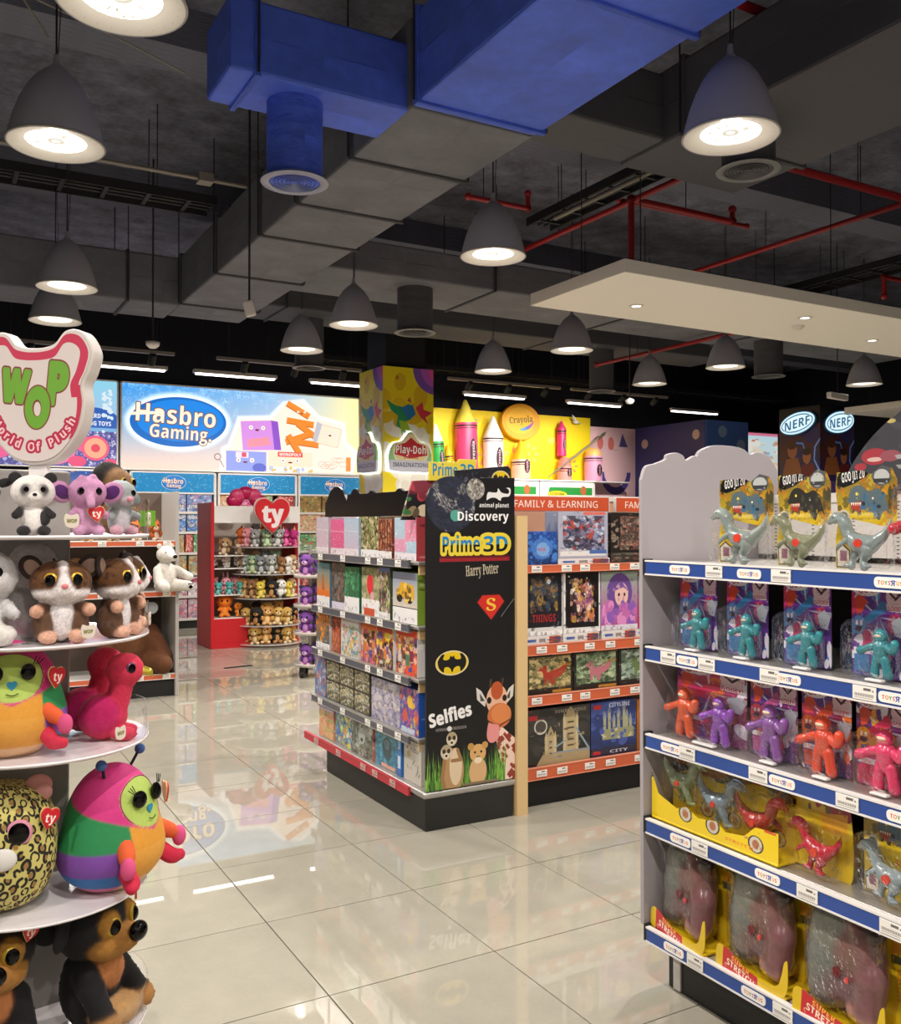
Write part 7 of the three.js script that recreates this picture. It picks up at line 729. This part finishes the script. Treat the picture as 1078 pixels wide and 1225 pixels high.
{ const r = rnd(91), rows = [[11, 2, 4, 14, 4, 9, 9], [0, 4, 14, 13, 4, 7, 10, 0], [12, 12, 7, 8, 6, 1, 8, 0], [0, 13, 6, 5, 12, 12, 2], [5, 13, 6, 12, 5, 6, 5]], low = [[6, 5, 6, 12, 5, 5, 6], [12, 6, 5, 12, 6, 5, 12]];
  rows.forEach((row, i) => row.forEach((k, j) => { const n = row.length, a = -0.35 - 1.15 + 2.3 * j / (n - 1), q = 0.32 + (r() - 0.5) * 0.03, kk = i > 2 ? low[i - 3][j % 7] : k; miniPlush(kk, [2.88 + TC[0] + Math.sin(a) * q, TT[i] + 0.001, -10.7 + TC[1] + Math.cos(a) * q], a + (r() - 0.5) * 0.6, 0.2 + 0.035 * r(), 'on the ' + ['top', 'second', 'third', 'fourth', 'lowest'][i] + ' half round tier of the red stand', 'plush on the red stand'); }));
  for (const i of [0, 1, 2, 3, 4]) [-1.25, -0.45, 0.35].forEach((a, j) => miniPlush([[4, 11, 9], [0, 13, 14], [13, 7, 12], [6, 5, 12], [5, 6, 12]][i][j], [2.88 + TC[0] + Math.sin(a) * 0.17, TT[i] + 0.06, -10.7 + TC[1] + Math.cos(a) * 0.17], a, 0.22, 'heaped behind the front row of the ' + ['top', 'second', 'third', 'fourth', 'lowest'][i] + ' tier', 'plush on the red stand'));
  [[1.08, [0, 0], 0.22, 'shelf under the white header'], [0.93, [1, 10, 1], 0.14, 'narrow shelf under the tan cows'], [0.62, [2, 15, 2], 0.2, 'shelf above the orange lion'], [0.62, [3, 3, 3], 0.15, 'front edge above the orange lion']].forEach(([y, ks, s, w], i) => ks.forEach((k, j) => miniPlush(k, [2.99 + (ks.length === 2 ? 0.1 + j * 0.19 : j * 0.14), y + 0.001, i === 3 ? -10.82 : -10.95 + 0.03 * (j % 2)], -0.3, s, 'on the ' + w, 'plush on the red stand shelves')));
  const s = 0.26, t = thing('orange_lion_plush', 'bright orange lion plush at the bottom of the red stand', 'plush toy', [3.09, 0.351, -10.88], -0.2); part(t, 'body', softBody([...sit(0xd8721a, 0xe0862a, 0xdc7c22), E3(0, 0.72, -0.08, 0.38, 0.36, 0.2, 0xc8560e)], { s, fur: 0.02, res: 34 }), furMat); eyes(t, [[-0.12, 0.74, 0.26, 0.045], [0.12, 0.74, 0.26, 0.045]], s);
  const m = thing('orange_cub_plush', 'smaller orange plush beside the bright orange lion', 'plush toy', [3.25, 0.351, -10.86], 0.1); part(m, 'body', softBody(sit(0xd47a24, 0xdf9440, 0xd88232), { s: 0.17, fur: 0.02, res: 30 }), furMat); eyes(m, [[-0.12, 0.74, 0.26, 0.045], [0.12, 0.74, 0.26, 0.045]], 0.17); }
// pink flower toy behind the header
solo('pink_plush_flower', 'shiny magenta pink plush petals above the red stand header', 'plush toy', mergeTinted([0, 1, 2, 3, 4].map((k) => [ball(Math.cos(k * 0.75 + 0.1) * 0.14, Math.sin(k * 0.75 + 0.1) * 0.1, 0, 0.1, 0.08, 0.06, 14), [0xc81a5a, 0xe04a7a][k % 2]])), phys(0xffffff, 0.35, { vertexColors: true }), [3.34, 1.72, -10.85]);
// ---------- spinner with purple plush ----------
const purpleBear = mini(0x6a3a86, { belly: 0xb07ab0, ear: 0x3a2a4a, muzzle: 0xcaa0c8, foot: 0xc890b0 });
{ const t = thing('plush_spinner', 'narrow wheeled spinner carrying purple plush toys', 'display stand', [3.22, 0, -8.4]); part(t, 'pole', bar([0, 0.06, 0], [0, 1.25, 0], 0.02, 14), steel); part(t, 'back_board', rbox(0.05, 1.1, 0.26, 0.004), mat(0xb8b0a8, 0.6), [0.08, 0.65, -0.06]); for (const y of [0.1, 0.4, 0.66, 0.94]) part(t, 'tray', lathe([[0.001, 0], [0.16, 0], [0.165, 0.03], [0.158, 0.03], [0.154, 0.008], [0.001, 0.008]], 28), acrylic, [0, y, 0]); for (const [x, z] of [[-0.12, 0.08], [0.1, 0.12], [0, -0.13]]) { const w = part(t, 'caster', cyl(0.035, 0.035, 0.03, 18).rotateZ(PI / 2), blackGloss, [x, 0.036, z]); part(w, 'fork', box(0.04, 0.05, 0.02), blackGloss, [0, 0.04, 0]); }
  [0.109, 0.409, 0.669, 0.949].forEach((y, i) => [[-0.06, 0.06], [0.07, 0.07], [-0.03, -0.07]].forEach(([x, z], j) => { const o = solo('purple_plush', 'purple and pink plush toy on the ' + ['lowest', 'second', 'third', 'top'][i] + ' tray of the spinner', 'plush toy', purpleBear, miniMat, [3.22 + x, y, -8.4 + z], [0, -0.3 + (j - 1) * 0.5, 0], 'purple plush on the spinner'); o.scale.setScalar(0.2 + 0.02 * ((i + j) % 2)); })); }
solo('floor_strip', 'thin black rubber strip lying on the tiles before the red stand', 'floor strip', rbox(0.3, 0.006, 0.05, 0.002), black, [2.78, 0.003, -9.27], [0, 0.15, 0]);
// ---------- plush gondola ----------
const pg = thing('plush_gondola', 'grey sided plush shelving with orange price rails', 'shelving', [0, 0, 0]);
part(pg, 'side_panel', rbox(0.03, 1.73, 0.56, 0.004), mat(0xa8a29c, 0.6), [1.865, 0.865, -8.27]); part(pg, 'back_panel', box(2.2, 1.73, 0.03), mat(0x5a4a40, 0.7), [0.76, 0.865, -8.54]); part(pg, 'plinth', box(2.2, 0.13, 0.5), black, [0.76, 0.065, -8.28]);
for (const y of [1.31, 0.885, 0.19]) { part(pg, 'shelf', rbox(2.18, 0.02, 0.52, 0.004), offWhite, [0.76, y - 0.012, -8.27]); rail(pg, 2.18, 0.042, railOrange, [0.76, y - 0.02, -8.0], 0, [0.2, 0.5, 0.8, 1.02]); }
{ const s = 0.4, t = thing('polar_bear_plush', 'white polar bear plush sitting at the shelf end', 'plush toy', [1.76, 0.886, -7.98], 0.3); part(t, 'body', softBody([E3(0, 0.32, 0, 0.24, 0.32, 0.22, 0xcfc9c0), E3(0, 0.78, 0.04, 0.19, 0.18, 0.19, 0xd2ccc3), L3([0, 0.76, 0.15], 0.11, [0.02, 0.72, 0.3], 0.08, 0xd2ccc3), L3([-0.2, 0.45, 0.08], 0.1, [-0.26, 0.2, 0.25], 0.09, 0xcac4ba), L3([0.2, 0.45, 0.08], 0.1, [0.42, 0.3, 0.25], 0.09, 0xcac4ba), L3([0.15, 0.14, 0.1], 0.13, [0.3, 0.12, 0.42], 0.11, 0xcdc7be), L3([-0.15, 0.14, 0.1], 0.13, [-0.24, 0.12, 0.42], 0.11, 0xcdc7be)], { s, fur: 0.015 }), furMat); ears(t, [[-0.13, 0.93, 0.02, 0.06, 0.06, 0.4], [0.13, 0.93, 0.02, 0.06, 0.06, -0.4]], s, 0xc8c2b8); eyes(t, [[-0.08, 0.82, 0.2, 0.022], [0.08, 0.82, 0.2, 0.022]], s); part(t, 'nose', ball(0.02 * s, 0.74 * s, 0.38 * s, 0.05 * s, 0.04 * s, 0.03 * s, 12), eyeBlack); part(t, 'paw_pad', merge(ball(0.3 * s, 0.11 * s, 0.52 * s, 0.05 * s, 0.04 * s, 0.02 * s, 10), ...[-1, 0, 1].map((k) => ball((0.3 + k * 0.04) * s, 0.17 * s, 0.515 * s, 0.016 * s, 0.02 * s, 0.012 * s, 8))), eyeBlack); }
{ const s = 0.66, t = thing('brown_bear_plush', 'large brown bear plush filling the lowest shelf', 'plush toy', [1.5, 0.191, -8.2], 0.2); part(t, 'body', softBody([E3(0, 0.34, 0, 0.32, 0.34, 0.26, 0x5a3418), E3(0, 0.8, 0.02, 0.24, 0.2, 0.2, 0x563016), E3(0, 0.76, 0.2, 0.12, 0.1, 0.09, 0x7a5230), L3([-0.28, 0.5, 0.05], 0.12, [-0.38, 0.2, 0.25], 0.11, 0x563016), L3([0.28, 0.5, 0.05], 0.12, [0.38, 0.2, 0.25], 0.11, 0x563016), L3([-0.2, 0.14, 0.1], 0.14, [-0.3, 0.13, 0.4], 0.12, 0x5a3418), L3([0.2, 0.14, 0.1], 0.14, [0.3, 0.13, 0.4], 0.12, 0x5a3418)], { s, fur: 0.012 }), furMat); ears(t, [[-0.18, 0.94, 0, 0.08, 0.08, 0.5], [0.18, 0.94, 0, 0.08, 0.08, -0.5]], s, 0x4a2a14); part(t, 'round_tag', plate(ellipse(0, 0, 0.055, 0.05), 0.004, 0.001), mat(0x9aa0a4, 0.5), [0.16, 0.55, 0.12]); }
for (const [x, k, s] of [[1.72, 11, 0.17], [1.55, 11, 0.17], [1.36, 7, 0.2], [1.15, 12, 0.2], [0.95, 0, 0.2], [0.7, 5, 0.22], [0.45, 7, 0.22], [0.2, 12, 0.2]]) miniPlush(k, [x, 1.311, -8.12], 0.1, s, 'on the upper orange railed shelf', 'plush on the upper orange railed shelf');
for (const [x, k, s] of [[1.1, 7, 0.3], [0.75, 5, 0.3], [0.4, 12, 0.3]]) miniPlush(k, [x, 0.886, -8.15], 0, s, 'on the middle orange railed shelf', 'plush on the middle orange railed shelf');
solo('green_card', 'bright green shelf card standing among the upper shelf plush', 'card', rbox(0.13, 0.13, 0.004, 0.001), mat(0x5f9a1e, 0.5), [1.62, 1.5, -7.995]);
solo('card_clip', 'thin steel clip holding the green shelf card', 'clip', bar([0, 0, 0], [0, 0.13, 0], 0.003), steel, [1.62, 1.31, -7.998]);

scene.traverse((o) => { if (o.isMesh) { o.castShadow = true; o.receiveShadow = true; } if (o.isSpotLight) o.castShadow = true; });
renderer.render(scene, camera);
